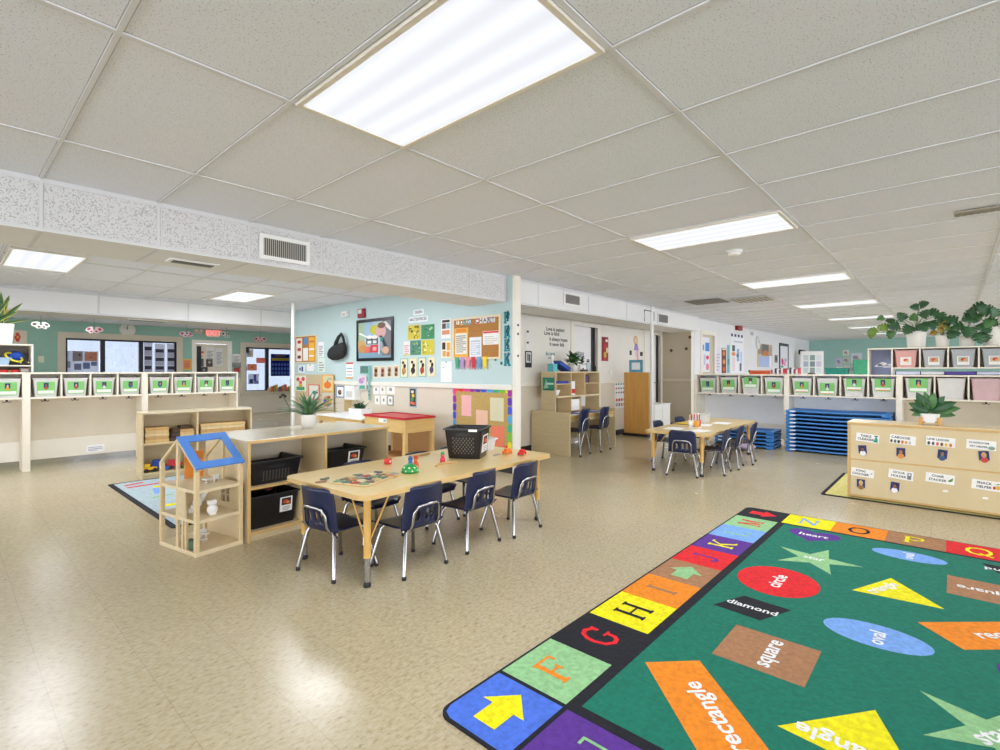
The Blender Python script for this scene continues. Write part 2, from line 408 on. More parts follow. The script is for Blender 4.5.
_nt.links.new(_nz.outputs['Fac'], _rp.inputs[0]); _nt.links.new(_rp.outputs[0], _tr.inputs[0])
_nt.links.new(_tr.outputs[0], _mx.inputs[1]); _nt.links.new(_gl.outputs[0], _mx.inputs[2]); _nt.links.new(_mx.outputs[0], _o.inputs[0])

def window(n, hole, mull):
    a0, a1, z0, z1 = hole
    mb = MB(); frame_ring(mb, a0-.12, a1+.12, z0-.1, z1+.12, .14, 15.56, 15.6, M_taupe)
    root = struct(mb, 'window_%d' % n)
    mb = MB(); frame_ring(mb, a0, a1, z0, z1, .06, 15.62, 15.7, M_dark)
    for x in mull: mb.box(x-.045, x+.045, 15.62, 15.7, z0+.06, z1-.06, M_dark)
    mb.build('window_frame', root)
    xs = [a0+.06]+[v for x in mull for v in (x-.045, x+.045)]+[a1-.06]
    for k in range(0, len(xs), 2):
        mb = MB(); mb.box(xs[k], xs[k+1], 15.655, 15.661, z0+.06, z1-.06, M_glass); mb.build('pane', root)
    return root
window(1, WIN1, [2.71, 3.5]); window(2, WIN2, [6.72, 8.2])
def door(n, hole, yw, leaf_m, th=.14, gapside=None, ymark=0, slit=None):
    a0, a1, z0, z1 = hole
    mb = MB(); frame_ring(mb, a0-.09, a1+.09, 0, z1+.09, .1, yw-.02, yw, M_trim, bottom=False)
    root = struct(mb, 'door_%d' % n)
    b1 = a1-(gapside or .012)
    mb = MB(); mb.box(a0+.012, b1, yw+.03, yw+.075, .01, z1-.012, leaf_m, .004)
    lf = mb.build('door_leaf', root)
    if slit: mb = MB(); mb.box(slit[0], slit[1], yw+.022, yw+.03, slit[2], slit[3], M_dark); mb.build('window_slit', lf)
    mb = MB(); hx = b1-.07; mb.tube([(hx, yw+.03, 1.0), (hx, yw-.03, 1.0), (hx-.1, yw-.03, 1.0)], .011, M_chrome); mb.build('door_handle', lf)
    if gapside: mb = MB(); mb.box(b1+.004, a1, yw+.05, yw+.06, .0, z1, M_black); mb.build('door_gap', root)  # black sheet painted in for the darkness of the ajar gap
    return root
door(1, DOOR1, 15.6, mat('beige_door_paint', '#d6cdb9', .5, .02, 4), slit=(4.79, 4.9, .9, 1.95))
door(2, DOOR2, 4.95, mat('white_door_paint', '#e9e8e6', .45, .02, 4), gapside=.17)
door(3, DOOR3, 4.95, mat('white_door_paint', '#e9e8e6'), gapside=.17)
door(4, DOOR4, 4.25, mat('tan_door_paint', '#c9bca3', .45, .02, 4))

# ------------------------------------------------------------------ ceiling lights
M_tube = bpy.data.materials.new('prismatic_diffuser'); M_tube.use_nodes = True
nt = M_tube.node_tree; b = nt.nodes['Principled BSDF']; b.inputs['Base Color'].default_value = (.12, .12, .12, 1); b.inputs['Roughness'].default_value = .4
tc = nt.nodes.new('ShaderNodeTexCoord'); sp = nt.nodes.new('ShaderNodeSeparateXYZ'); nt.links.new(tc.outputs['Object'], sp.inputs[0])
m1 = nt.nodes.new('ShaderNodeMath'); m1.operation = 'MULTIPLY'; m1.inputs[1].default_value = 2*PI*4/.56; nt.links.new(sp.outputs['X'], m1.inputs[0])
m2 = nt.nodes.new('ShaderNodeMath'); m2.operation = 'COSINE'; nt.links.new(m1.outputs[0], m2.inputs[0])
m3 = nt.nodes.new('ShaderNodeMapRange'); m3.inputs['From Min'].default_value = -1; m3.inputs['From Max'].default_value = 1; m3.inputs['To Min'].default_value = .78; m3.inputs['To Max'].default_value = .655
nt.links.new(m2.outputs[0], m3.inputs['Value']); b.inputs['Emission Color'].default_value = lin('#f2f6ff'); nt.links.new(m3.outputs[0], b.inputs['Emission Strength'])
def ceiling_light(x, y, label, power=1.):
    root = thing('ceiling_light', label, 'ceiling light', (x, y, H-.008), 0, 'fluorescent troffers in the ceiling')
    mb = MB(); w, d, t = GX-.03, GY-.03, .022
    for a, b_, c, e in ((-w/2, w/2, -d/2, -d/2+t), (-w/2, w/2, d/2-t, d/2), (-w/2, -w/2+t, -d/2+t, d/2-t), (w/2-t, w/2, -d/2+t, d/2-t)):
        mb.box(a, b_, c, e, -.012, .008, M_trim)
    mb.build('frame', root)
    mb = MB(); mb.box(-w/2+t, w/2-t, -d/2+t, d/2-t, -.006, .006, M_tube); mb.build('diffuser', root)
    lt = bpy.data.lights.new('fluorescent_tubes', 'AREA'); lt.shape = 'RECTANGLE'; lt.size = w-2*t; lt.size_y = d-2*t; lt.energy = power*LIGHT*PI*lt.size*lt.size_y; lt.color = lin('#f2f6ff')[:3]
    lo = bpy.data.objects.new('fluorescent_tubes', lt); COL.objects.link(lo); lo.parent = root; lo.location = (0, 0, -.014)
LX = [X0+GX*(k+.5) for k in (1, 6, 11, 16, 21, 26, 31)]
nm = ['largest bright ceiling light panel overhead with visible tube stripes', 'second bright ceiling panel of the row, beyond the largest one', 'third bright ceiling panel of the row, past the smoke detector',
      'fourth ceiling panel of the row over the blue cots', 'fifth ceiling panel of the row, a thin strip in the distance', 'sixth ceiling panel of the row, thin strip above the far teal wall', 'last ceiling panel of the row, faintest strip nearest the far wall']
for x, t in zip(LX, nm): ceiling_light(x, Y0+GY/2, t)
ceiling_light(.74, 7.2, 'ceiling light panel at the left edge behind the duct'); ceiling_light(3.2, 8.35, 'ceiling light panel left of the white pole behind the duct')
ceiling_light(3.0, 5.7, 'ceiling light panel hidden behind the speckled duct face')
ceiling_light(4.38, Y0-3.5*GY, 'ceiling light panel of the right row outside the view')  # unseen right row of three panels, added to brighten the room
ceiling_light(7.43, Y0-3.5*GY, 'second ceiling light panel of the right row outside the view')
ceiling_light(10.48, Y0-3.5*GY, 'third ceiling light panel of the right row outside the view')
ceiling_light(1.3, 12.0, 'faint ceiling light strip behind the far duct, near the snake plant', .3); ceiling_light(5.2, 13.6, 'faint ceiling light strip behind the far duct above the exit sign', .6)
# ------------------------------------------------------------------ things on ceiling and ducts
def grille(name, label, x0, x1, z0, z1, y, n, group=None):
    root = thing(name, label, 'air vent', ((x0+x1)/2, y, z0)); w, h = x1-x0, z1-z0
    mb = MB(); frame_ring(mb, -w/2, w/2, 0, h, .03, -.012, 0, M_white); mb.build('frame', root)
    mb = MB(); mb.box(-w/2+.03, w/2-.03, -.001, 0, .03, h-.03, M_dark); mb.build('backing', root)
    mb = MB()
    for k in range(n):
        x = -w/2+.03+(w-.06)*(k+.5)/n; mb.box(x-.004, x+.002, -.010, -.002, .03, h-.03, mat('grey_vent_blade', '#b9b6ae', .5, .03, 9))
    mb.build('louvre', root); return root
grille('wall_vent', 'white framed return air grille with dark vertical slots on speckled duct', 1.71, 2.13, 2.165, 2.365, 4.123, 22)
grille('wall_vent', 'small grey supply grille on the smooth duct right of blue pillar', 5.93, 6.37, 2.2, 2.39, 4.123, 14)
grille('wall_vent', 'small supply grille on the duct beside a black bracket outline', 8.98, 9.46, 2.15, 2.36, 4.123, 12)
mb = MB(); mb.tube([(8.42, 4.11, 2.15), (8.42, 4.11, 2.35), (8.8, 4.11, 2.35), (8.8, 4.11, 2.18)], .008, M_black)
tag(mb.build('wire_bracket'), 'thin black bracket outline on duct left of far supply grille', 'bracket')
def slot(label, x0, x1, y, z, w=.09):
    root = thing('slot_diffuser', label, 'air vent', ((x0+x1)/2, y, z)); L_ = x1-x0
    mb = MB(); mb.box(-L_/2-.03, L_/2+.03, -w/2-.025, w/2+.025, -.012, 0, M_white, .003); mb.build('frame', root)
    mb = MB(); mb.box(-L_/2, L_/2, -w/2, w/2, -.016, -.0125, M_black); mb.build('opening', root)
slot('dark slot vent in white frame on the near duct underside', 1.19, 1.47, 4.43, 2.114)
slot('thin dark slot vent on ceiling left of wall clock', 2.1, 2.6, 10.1, 2.114)
def cvent(label, x, y, w, d, dark):
    root = thing('ceiling_vent', label, 'air vent', (x, y, H-.0078))
    mb = MB(); mb.box(-w/2, w/2, -d/2, d/2, -.01, 0, mat('ceiling_vent_'+dark[1:], dark, .6, .05, 9)); mb.build('face', root)
    mb = MB()
    for k in range(7):
        y_ = -d/2+d*(k+.5)/7; mb.box(-w/2+.02, w/2-.02, y_-.012, y_+.012, -.016, -.010, mat('vent_slat', '#8d8a84', .5, .05, 9))
    mb.build('slat', root)
cvent('dark square ceiling return vent near the smooth duct', 8.65, 3.1, .56, .56, '#77746d')
cvent('pale slatted ceiling vent right of dark return vent', 8.9, 2.45, .56, .56, '#cfccc4')
cvent('small tan ceiling vent at upper right beside grid bar', 5.06, -.13, .12, .26, '#a9a08c')
root = thing('smoke_detector', 'round white smoke detector on ceiling below the second light panel', 'smoke detector', (5.2, 1.6, H-.0005))
mb = MB(); mb.lathe([(0, 0), (.075, 0), (.075, -.02), (0, -.02)], M_white); mb.build('base', root)
mb = MB(); mb.lathe([(0, -.02), (.06, -.02), (.055, -.045), (.02, -.052), (0, -.052)], M_white); mb.build('sensor_head', root)

def pole(label, x, y, z0, z1):
    root = thing('conduit_pole', label, 'pole', (x, y, z0))
    mb = MB(); mb.tube([(0, 0, 0), (0, 0, z1-z0)], .03, M_white, 14); mb.build('tube', root)
    mb = MB(); mb.lathe([(0, 0), (.06, 0), (.06, .012), (.032, .03), (0, .03)], M_white, 16); mb.lathe([(0, z1-z0), (.05, z1-z0), (.05, z1-z0-.015), (0, z1-z0-.015)], M_white, 16); mb.build('flange', root)
pole('white pole from floor to ceiling beside blue wall and far window', 4.1, 8.5, 0, H-.008)
pole('white pole beside the orange wooden panel under the duct', 8.72, 4.11, 0, H-.008)

def butterfly(x, y, z, c1, c2, rz, label):
    root = thing('hanging_butterfly', label, 'butterfly ornament', (x, y, z), rz, 'paper butterflies hung from ceiling')
    for s in (-1, 1):
        mb = MB(); M = T(0, 0, 0, ry=s*28)
        for cx, cz, r, col in ((.065, .035, .065, c1), (.052, -.03, .05, c1), (.075, .04, .03, c2), (.055, -.032, .02, c2)):
            p = ell(s*cx, cz, r, r*.75, 14); t = -.004 if col == c2 else -.001
            mb.prism([(q[0], q[1]) for q in p], t, -t, pm(col), M @ T(rx=60))
        mb.build('wing', root)
    mb = MB(); mb.ball((0, 0, 0), .01, .045, .01, M_black); mb.build('body', root)
    mb = MB(); mb.tube([(0, 0, 0), (0, 0, (2.11 if 9.75 < y < 10.45 else H-.009)-z)], .0025, M_black, 6); mb.build('thread', root)
BZ = 12.
butterfly(1.21, 12, 2.09, '#dcd8ca', '#4a4038', 15, 'cream paper butterfly hanging leftmost near the snake plant')
butterfly(1.95, 12, 2.05, '#f1d6d6', '#b5253a', -20, 'pink and red paper butterfly hanging above the wide window')
butterfly(3.49, 12, 2.05, '#f6e6ea', '#d83a6a', 10, 'white and pink butterfly hanging between clock and exit sign')
butterfly(4.2, 11.8, 2.07, '#e9efe6', '#39463f', 35, 'white and black butterfly hanging right beside the exit sign')
butterfly(5.0, 12, 2.01, '#e8b9bb', '#7a3030', -30, 'rose paper butterfly hanging above the window with blue calendar')

# ------------------------------------------------------------------ carpets
def letter(ch):
    """stroke letters in a unit box: list of (polyline, width)"""
    w = .13; t = .05
    L = {
     'E': [([(.2, 0), (.2, 1)], w), ([(.08, .97), (.75, .97)], t), ([(.2, .5), (.55, .5)], t), ([(.08, .03), (.78, .03)], t), ([(.75, 1), (.75, .78)], t), ([(.78, 0), (.78, .24)], t), ([(.55, .38), (.55, .62)], t)],
     'F': [([(.2, 0), (.2, 1)], w), ([(.08, .97), (.78, .97)], t), ([(.2, .5), (.58, .5)], t), ([(.06, .03), (.36, .03)], t), ([(.78, 1), (.78, .76)], t), ([(.58, .37), (.58, .63)], t)],
     'H': [([(.2, 0), (.2, 1)], w), ([(.8, 0), (.8, 1)], w), ([(.2, .5), (.8, .5)], t), ([(.06, .03), (.34, .03)], t), ([(.06, .97), (.34, .97)], t), ([(.66, .03), (.94, .03)], t), ([(.66, .97), (.94, .97)], t)],
     'I': [([(.5, 0), (.5, 1)], w), ([(.34, .03), (.66, .03)], t), ([(.34, .97), (.66, .97)], t)],
     'J': [([(.62, 1), (.62, .3), (.56, .1), (.4, .0), (.24, .06), (.2, .2)], w*.8), ([(.44, .97), (.78, .97)], t)],
     'K': [([(.2, 0), (.2, 1)], w), ([(.28, .45), (.8, 1)], t*1.2), ([(.4, .55), (.82, 0)], w), ([(.06, .03), (.34, .03)], t), ([(.06, .97), (.34, .97)], t), ([(.68, .03), (.95, .03)], t), ([(.66, .97), (.9, .97)], t)],
     'L': [([(.25, 0), (.25, 1)], w), ([(.1, .97), (.4, .97)], t), ([(.1, .03), (.8, .03)], t), ([(.8, 0), (.8, .28)], t)],
     'M': [([(.14, 0), (.14, 1)], t*1.2), ([(.86, 0), (.86, 1)], w), ([(.16, 1), (.5, .1)], w), ([(.5, .1), (.84, 1)], t), ([(.02, .03), (.28, .03)], t), ([(.72, .03), (.98, .03)], t), ([(.02, .97), (.2, .97)], t), ([(.8, .97), (.98, .97)], t)],
     'N': [([(.18, 0), (.18, 1)], t*1.2), ([(.82, 0), (.82, 1)], t*1.2), ([(.18, 1), (.82, 0)], w), ([(.05, .03), (.32, .03)], t), ([(.05, .97), (.25, .97)], t), ([(.68, .97), (.95, .97)], t)],
     'P': [([(.2, 0), (.2, 1)], w), ([(.2, .97), (.55, .97), (.74, .87), (.78, .72), (.7, .55), (.5, .48), (.2, .48)], w*.7), ([(.06, .03), (.36, .03)], t), ([(.06, .97), (.2, .97)], t)],
     'R': [([(.2, 0), (.2, 1)], w), ([(.2, .97), (.55, .97), (.74, .87), (.78, .72), (.7, .55), (.5, .48), (.2, .48)], w*.7), ([(.45, .48), (.85, .02)], w), ([(.06, .03), (.36, .03)], t)],
     'G': [([(.8, .72), (.72, .9), (.52, 1), (.3, .92), (.16, .7), (.14, .45), (.24, .15), (.48, 0), (.68, .05), (.78, .16), (.78, .42)], w*.8), ([(.6, .42), (.92, .42)], t), ([(.82, .98), (.8, .7)], t)],
     'O': [([(.5, 1), (.26, .9), (.13, .65), (.13, .35), (.26, .1), (.5, 0), (.74, .1), (.87, .35), (.87, .65), (.74, .9), (.5, 1)], w*.85)],
     'Q': [([(.5, 1), (.26, .9), (.13, .65), (.13, .35), (.26, .1), (.5, 0), (.74, .1), (.87, .35), (.87, .65), (.74, .9), (.5, 1)], w*.85), ([(.5, .25), (.68, .05), (.95, -.12)], w*.7)],
    }
    return L[ch]
def ribbon(mb, pts, wd, z, m_, f):
    for i in range(len(pts)-1):
        a, b = Vector(pts[i]), Vector(pts[i+1]); d = (b-a).normalized(); n = Vector((-d.y, d.x))*wd/2
        e0 = d*(wd*.3 if i > 0 else 0); e1 = d*(wd*.3 if i < len(pts)-2 else 0)
        q = [a-e0+n, a-e0-n, b+e1-n, b+e1+n]
        mb.add([(*f(p.x, p.y), z+.00003*i) for p in q], [(0, 1, 2, 3)], m_)
RC = dict(k='#15161f', g='#09735d', gl='#93c48b', b='#4a72d8', p='#5a2f8f', o='#f08a1a', y='#f2e500', br='#a97a55', r='#e01d25', lb='#7aa8ea', w='#f3f3f0')
PC = {k: pile('rug_pile_'+k, v) for k, v in RC.items()}
mb = MB(); CELL = .3415; RL, RW = 11*CELL, 8*CELL     # local: x along, y from 0 to -RW
def rr(x0, x1, y0, y1, r, n=6):
    o = []
    for cx, cy, a0 in ((x1-r, y1-r, 0), (x0+r, y1-r, 90), (x0+r, y0+r, 180), (x1-r, y0+r, 270)):
        o += [(cx+r*math.cos(math.radians(a0+90*k/n)), cy+r*math.sin(math.radians(a0+90*k/n))) for k in range(n+1)]
    return o
mb.prism(rr(-.012, RL+.012, -RW-.012, .012, .06), 0, .0075, PC['k'])
ZB, ZS, ZT, ZX = .0082, .0090, .0098, .0106
def poly(pts, z, m_): mb.add([(x, y, z) for x, y in pts], [list(range(len(pts)))], m_)
def txt(body, size, x, y, ang, z, m_, sx=1.):
    vs, fs = text_polys(body, size); a = math.radians(ang)
    mb.add([(x+p[0]*sx*math.cos(a)-p[1]*math.sin(a), y+p[0]*sx*math.sin(a)+p[1]*math.cos(a), z) for p in vs], fs, m_)
def arrow(cx, cy, s, ang, z, m_):
    a = math.radians(ang)
    p = [(-.5, -.26), (.02, -.26), (.02, -.5), (.55, 0), (.02, .5), (.02, .26), (-.5, .26)]
    poly([(cx+s*(x*math.cos(a)-y*math.sin(a)), cy+s*(x*math.sin(a)+y*math.cos(a))) for x, y in p], z, m_)
BW = .322
def cell(kx, ky, col, ch, lc, side):
    x0, x1, y0, y1 = kx*CELL, (kx+1)*CELL, -(ky+1)*CELL, -ky*CELL
    if ky == 0: y0 = -BW
    if kx == 10: x0 = RL-BW
    if kx == 0: x1 = BW
    if ky == 7: y1 = -RW+BW
    corner = (kx in (0, 10)) and (ky in (0, 7))
    if kx == 0 and ky == 0: pts = [(x0, y0), (x1, y0), (x1, y1), (.05, y1), (.015, y1-.015), (0, y1-.05)]
    elif kx == 10 and ky == 0: pts = [(x0, y0), (x1, y0), (x1, y1-.05), (x1-.015, y1-.015), (x1-.05, y1), (x0, y1)]
    else: pts = [(x0, y0), (x1, y0), (x1, y1), (x0, y1)]
    poly(pts, ZB, PC[col]); cx, cy = (x0+x1)/2, (y0+y1)/2
    ang = {'top': 0, 'right': -90, 'left': 90, 'bottom': 180}[side]
    if ch == '>': arrow(cx, cy, .2, ang, ZS, PC[lc]); return
    s = .165; a = math.radians(ang)
    def f(u, v):
        u = (u-.5)*s*.95; v = (v-.5)*s
        return cx+u*math.cos(a)-v*math.sin(a), cy+u*math.sin(a)+v*math.cos(a)
    for q, (pts, wd) in enumerate(letter(ch)): ribbon(mb, pts, (wd*1.25 if wd > .08 else wd*1.5), ZS+.00006*q, PC[lc], f)
for k, (c_, ch, lc) in enumerate([('b', '>', 'y'), ('gl', 'F', 'o'), ('k', 'G', 'r'), ('y', 'H', 'k'), ('o', 'I', 'br'), ('br', '>', 'gl'), ('r', 'J', 'p'), ('p', 'K', 'y'), ('lb', 'L', 'gl'), ('gl', 'M', 'r')]):
    cell(k, 0, c_, ch, lc, 'top')
for k, (c_, ch, lc) in enumerate([('k', '>', 'r'), ('y', 'N', 'lb'), ('o', 'O', 'k'), ('br', 'P', 'y'), ('r', 'Q', 'y'), ('p', 'R', 'gl'), ('lb', '>', 'y'), ('gl', '>', 'r')]):
    cell(10, k, c_, ch, lc, 'right')
for k, (c_, ch, lc) in enumerate([('p', 'E', 'gl'), ('r', 'P', 'y'), ('y', 'K', 'k'), ('o', 'H', 'p'), ('lb', 'L', 'y'), ('br', '>', 'y')]):
    if ch == 'E': cell(0, 1, c_, ch, lc, 'left')
    else: cell(0, k+1, c_, '>', lc, 'left')
cell(0, 7, 'k', '>', 'y', 'bottom')
for k in range(1, 10): cell(k, 7, ['gl', 'o', 'p', 'y', 'r', 'b', 'br', 'gl', 'k'][k-1], '>', ['k', 'p', 'y', 'r', 'gl', 'y', 'o', 'p', 'y'][k-1], 'bottom')
poly([(.372, -RW+.372), (RL-.355, -RW+.372), (RL-.355, -.372), (.372, -.372)], ZB, PC['g'])
def W(x, y): return x-1.239, y-1.41          # measured floor position -> rug local
def P_(pts, col): poly([W(*p) for p in pts], ZS, PC[col])
def rrect(cx, cy, l, w_, ang):
    a = math.radians(ang); return [(cx+x*math.cos(a)-y*math.sin(a), cy+x*math.sin(a)+y*math.cos(a)) for x, y in ((-l/2, -w_/2), (l/2, -w_/2), (l/2, w_/2), (-l/2, w_/2))]
def word(body, x, y, ang, size=.085): txt(body, size, *W(x, y), ang, ZT, PC['w'])
def hrt(cx, cy, s, ang):
    a = math.radians(ang); return [(cx+x*math.cos(a)-y*math.sin(a), cy+x*math.sin(a)+y*math.cos(a)) for x, y in heart(0, 0, s)]
P_(hrt(4.46, .80, .185, -90), 'p'); word('heart', 4.46, .8, -90, .09)
P_(star(3.91, .69, .265, .095, 5, -8), 'gl'); word('star', 3.92, .7, -90, .08)
P_(ell(3.355, .786, .238, .216, 36), 'r'); word('circle', 3.355, .785, 0, .1)
P_(ell(4.40, .232, .105, .2, 36), 'lb'); word('oval', 4.40, .23, 0, .085)
P_([(3.50, .436), (3.86, .285), (3.545, .038)], 'y'); word('triangle', 3.655, .31, -22, .085)
P_([(2.785, .965), (3.012, .873), (2.99, .635), (2.765, .727)], 'k'); txt('diamond', .072, *W(2.888, .8), -90, ZT, PC['w'])
P_(rrect(2.47, .622, .345, .36, 0), 'br'); word('square', 2.475, .615, 0, .1)
P_(ell(2.975, .277, .13, .212, 36), 'lb'); word('oval', 2.955, .27, 0, .09)
P_(rrect(1.86, .645, .74, .24, 45), 'o'); word('rectangle', 1.895, .655, 45, .105)
P_([(1.985, .466), (2.32, .218), (1.94, .055)], 'y'); word('triangle', 2.03, .27, 90, .1)
P_(star(2.44, -.12, .262, .09, 5, 58), 'gl'); word('star', 2.43, -.1, -35, .1)
P_(rrect(3.43, -.22, .74, .25, -47.5), 'o'); word('rectangle', 3.42, -.21, -47.5, .1)
P_(rrect(3.985, -.15, .34, .365, 0), 'br'); word('square', 3.98, -.13, 90, .09)
P_(hrt(2.93, -.30, .2, 20), 'p'); word('heart', 2.93, -.31, 0, .09)
P_([(4.57, -.13), (4.4, -.2), (4.36, -.42), (4.53, -.36)], 'k'); word('diamond', 4.46, -.28, 90, .08)
P_(ell(3.7, -.62, .22, .22, 32), 'r'); P_(ell(2.2, -.58, .21, .12, 32), 'lb')
tag(mb.build('alphabet_rug', loc=(1.239, 1.41, .0005)), 'green play rug with coloured shapes and alphabet border on beige floor', 'rug')

# pale play rug by the dollhouse
mb = MB(); PG = pile('rug_pile_greyblue', '#b4c6cc')
mb.prism(rr(0, 2.0, 0, 2.3, .03), 0, .007, pile('rug_pile_charcoal', '#22252a')); mb.prism(rr(.045, 1.955, .045, 2.255, .02), .007, .0085, PG)
for a, b_, l, w_, ang, c_ in ((.35, 1.95, .5, .05, 5, 'r'), (.45, 1.75, .3, .09, -12, 'y'), (.5, 1.2, .28, .1, 5, 'y'), (.28, 1.55, .3, .06, 80, 'lb'), (.62, 1.5, .4, .02, 30, 'gl'), (.7, .9, .35, .1, 0, 'y'), (.3, .8, .3, .09, -6, 'y'), (.9, 1.98, .5, .05, 8, 'y'), (1.3, 1.6, .5, .05, -20, 'r'), (.2, 2.1, .2, .05, 20, 'r'), (.75, 1.75, .25, .03, 60, 'b'), (.25, 1.25, .2, .05, 10, 'gl'), (1.2, 1.1, .4, .08, 40, 'lb'), (.35, .45, .3, .1, 10, 'y')):
    mb.add([(x, y, .0092) for x, y in rrect(a, b_, l, w_, ang)], [(0, 1, 2, 3)], PC[c_])
tag(mb.build('play_rug', loc=(1.248, 4.66, .0005)), 'pale grey-blue play rug with yellow and red marks behind the dollhouse', 'rug')
# yellow mat under the sign cabinet
mb = MB(); mb.prism(rr(0, 1.45, -2.2, 0, .03), 0, .007, PC['k']); mb.prism(rr(.035, 1.415, -2.165, -.035, .02), .007, .0085, pile('rug_pile_straw', '#d8cf7e'))
random.seed(3)
for k in range(26):
    mb.add([(x, y, .0092) for x, y in rrect(random.uniform(.2, 1.25), random.uniform(-2.0, -.15), random.uniform(.15, .35), random.uniform(.02, .06), random.choice([0, 90, 20, -30]))], [(0, 1, 2, 3)], PC[random.choice(['y', 'gl', 'o', 'w', 'lb'])])
tag(mb.build('floor_mat', loc=(6.03, 1.02, .0005)), 'straw yellow patterned mat with dark border under sign cabinet', 'mat')

# ------------------------------------------------------------------ tables and chairs
def table(label, loc, rz, L_, W_, h, inset=.11, rad=.11):
    root = thing('activity_table', label, 'table', loc, rz)
    mb = MB(); mb.prism(rr(0, L_, 0, W_, rad, 8), h-.03, h-.002, M_tedge, smooth=True); mb.prism(rr(.006, L_-.006, .006, W_-.006, rad, 8), h-.002, h, M_ttop)
    mb.build('tabletop', root)
    for x in (inset, L_-inset):
        for y in (inset, W_-inset):
            mb = MB(); mb.tube([(x, y, .17), (x, y, h-.03)], .022, M_tleg, 14); lg = mb.build('leg', root)
            mb = MB(); mb.tube([(x, y, .015), (x, y, .2)], .0175, M_chrome, 12); mb.build('leg_extension', lg)
            mb = MB(); mb.lathe([(0, 0), (.022, 0), (.024, .012), (.018, .03), (0, .03)], M_rubber, 12, T(x, y, 0)); mb.build('foot', lg)
            sx = 1 if x < L_/2 else -1; sy = 1 if y < W_/2 else -1
            mb = MB(); mb.tube([(x, y, h*.42), (x+sx*.17, y, h-.03)], .006, M_tleg, 8); mb.tube([(x, y, h*.42), (x, y+sy*.17, h-.03)], .006, M_tleg, 8); mb.build('brace', lg)
    return root
TB = (1.585, 2.455); TH = .56
table('long maple activity table in front with crate and toys on it', (TB[0], TB[1], 0), 2.5, 1.92, .9, TH, .1, .075)
table('maple activity table farther back below the green labelled cubbies', (6.0, 2.14, 0), 2, 2.3, .8, .515, .1, .1)

def make_chair(label, group):
    root = thing('school_chair', label, 'chair', (0, 0, 0), 0, group)          # faces +y
    # seat: dished shell
    mb = MB(); n, m_ = 12, 10; vs = []
    def sp(u, v, dz=0):                              # u -1..1, v 0 rear .. 1 front
        wv = .165+.015*v; x = u*wv; y = -.15+.33*v
        k = max(0, v-.85)/.15; cr = 1-.35*k*k if abs(u) > .8 else 1
        return (x*cr, y, .30-.012*(1-u*u)-.02*k*k+.012*max(0, .15-v)/.15+dz)
    for dz in (0, -.008):
        for j in range(m_+1):
            for i in range(n+1): vs.append(sp(-1+2*i/n, j/m_, dz))
    fs = []; q = (n+1)*(m_+1)
    for j in range(m_):
        for i in range(n):
            a = j*(n+1)+i; fs.append((a, a+1, a+n+2, a+n+1)); fs.append((q+a, q+a+n+1, q+a+n+2, q+a+1))
    per = [i for i in range(n+1)]+[j*(n+1)+n for j in range(1, m_+1)]+[m_*(n+1)+i for i in range(n-1, -1, -1)]+[j*(n+1) for j in range(m_-1, 0, -1)]
    for k in range(len(per)): a, b_ = per[k], per[(k+1) % len(per)]; fs.append((a, q+a, q+b_, b_))
    mb.add(vs, fs, M_navy, True); mb.build('seat', root)
    # backrest: curved shell with three slots low down
    mb = MB(); n, m_ = 14, 12; vs = []
    def bp(u, v, d):
        w_ = .165-.012*v; top = max(0, v-.82)/.18
        if abs(u) > .7: v -= .1*top*((abs(u)-.7)/.3)**2*1.3
        z = .285+.27*v; y = -.145-.05*v-.01*v*v+.05*u*u*(.4+.6*v)-d
        return (u*w_, y, z)
    for d in (0, .007):
        for j in range(m_+1):
            for i in range(n+1): vs.append(bp(-1+2*i/n, j/m_, d))
    fs = []; q = (n+1)*(m_+1)
    holes = {(i, j) for i in (4, 7, 9) for j in (2, 3, 4)}
    for j in range(m_):
        for i in range(n):
            if (i, j) in holes: continue
            a = j*(n+1)+i; fs.append((a, a+n+1, a+n+2, a+1)); fs.append((q+a, q+a+1, q+a+n+2, q+a+n+1))
            for (di, dj), (p, r_) in {(-1, 0): (a, a+n+1), (1, 0): (a+n+2, a+1), (0, -1): (a+1, a), (0, 1): (a+n+1, a+n+2)}.items():
                t = (i+di, j+dj)
                if t in holes or not (0 <= t[0] < n and 0 <= t[1] < m_): fs.append((p, q+p, q+r_, r_))
    mb.add(vs, fs, M_navy, True); mb.build('backrest', root)
    mb = MB(); mb.tube([(-.102, -.10, .278), (-.106, -.145, .284), (-.108, -.166, .32), (-.104, -.176, .39), (-.085, -.188, .424), (-.06, -.194, .432), (0, -.197, .434), (.06, -.194, .432), (.085, -.188, .424), (.104, -.176, .39), (.108, -.166, .32), (.106, -.145, .284), (.102, -.10, .278)], .0095, M_chrome, 8)
    mb.build('back_frame', root)
    mb = MB()
    for y in (-.115, .10): mb.tube([(-.115, y, .277), (.115, y, .277)], .009, M_chrome, 8)
    for x in (-.11, .11): mb.tube([(x, -.115, .279), (x, .12, .279)], .009, M_chrome, 8)
    mb.build('seat_frame', root)
    for sx in (-1, 1):
        for y0, y1 in ((-.115, -.168), (.10, .165)):
            mb = MB(); e = 1 if y1 > 0 else -1
            mb.tube([(sx*.09, y0, .277), (sx*.115, y0+e*.004, .272), (sx*.13, y0+e*.012, .25), (sx*.178, y1, .012)], .0118, M_chrome, 9); lg = mb.build('leg', root)
            mb = MB(); mb.lathe([(0, 0), (.013, 0), (.015, .008), (.012, .024), (0, .024)], M_rubber, 10, T(sx*.176, y1, 0)); mb.build('glide', lg)
    return root
G1 = 'navy chairs around the long front table'
ch0 = make_chair('navy school chair at the left end of the long front table', G1)
ch0.location = (1.715, 2.945, 0); ch0.rotation_euler.z = math.radians(-82)
bpy.context.view_layer.update()
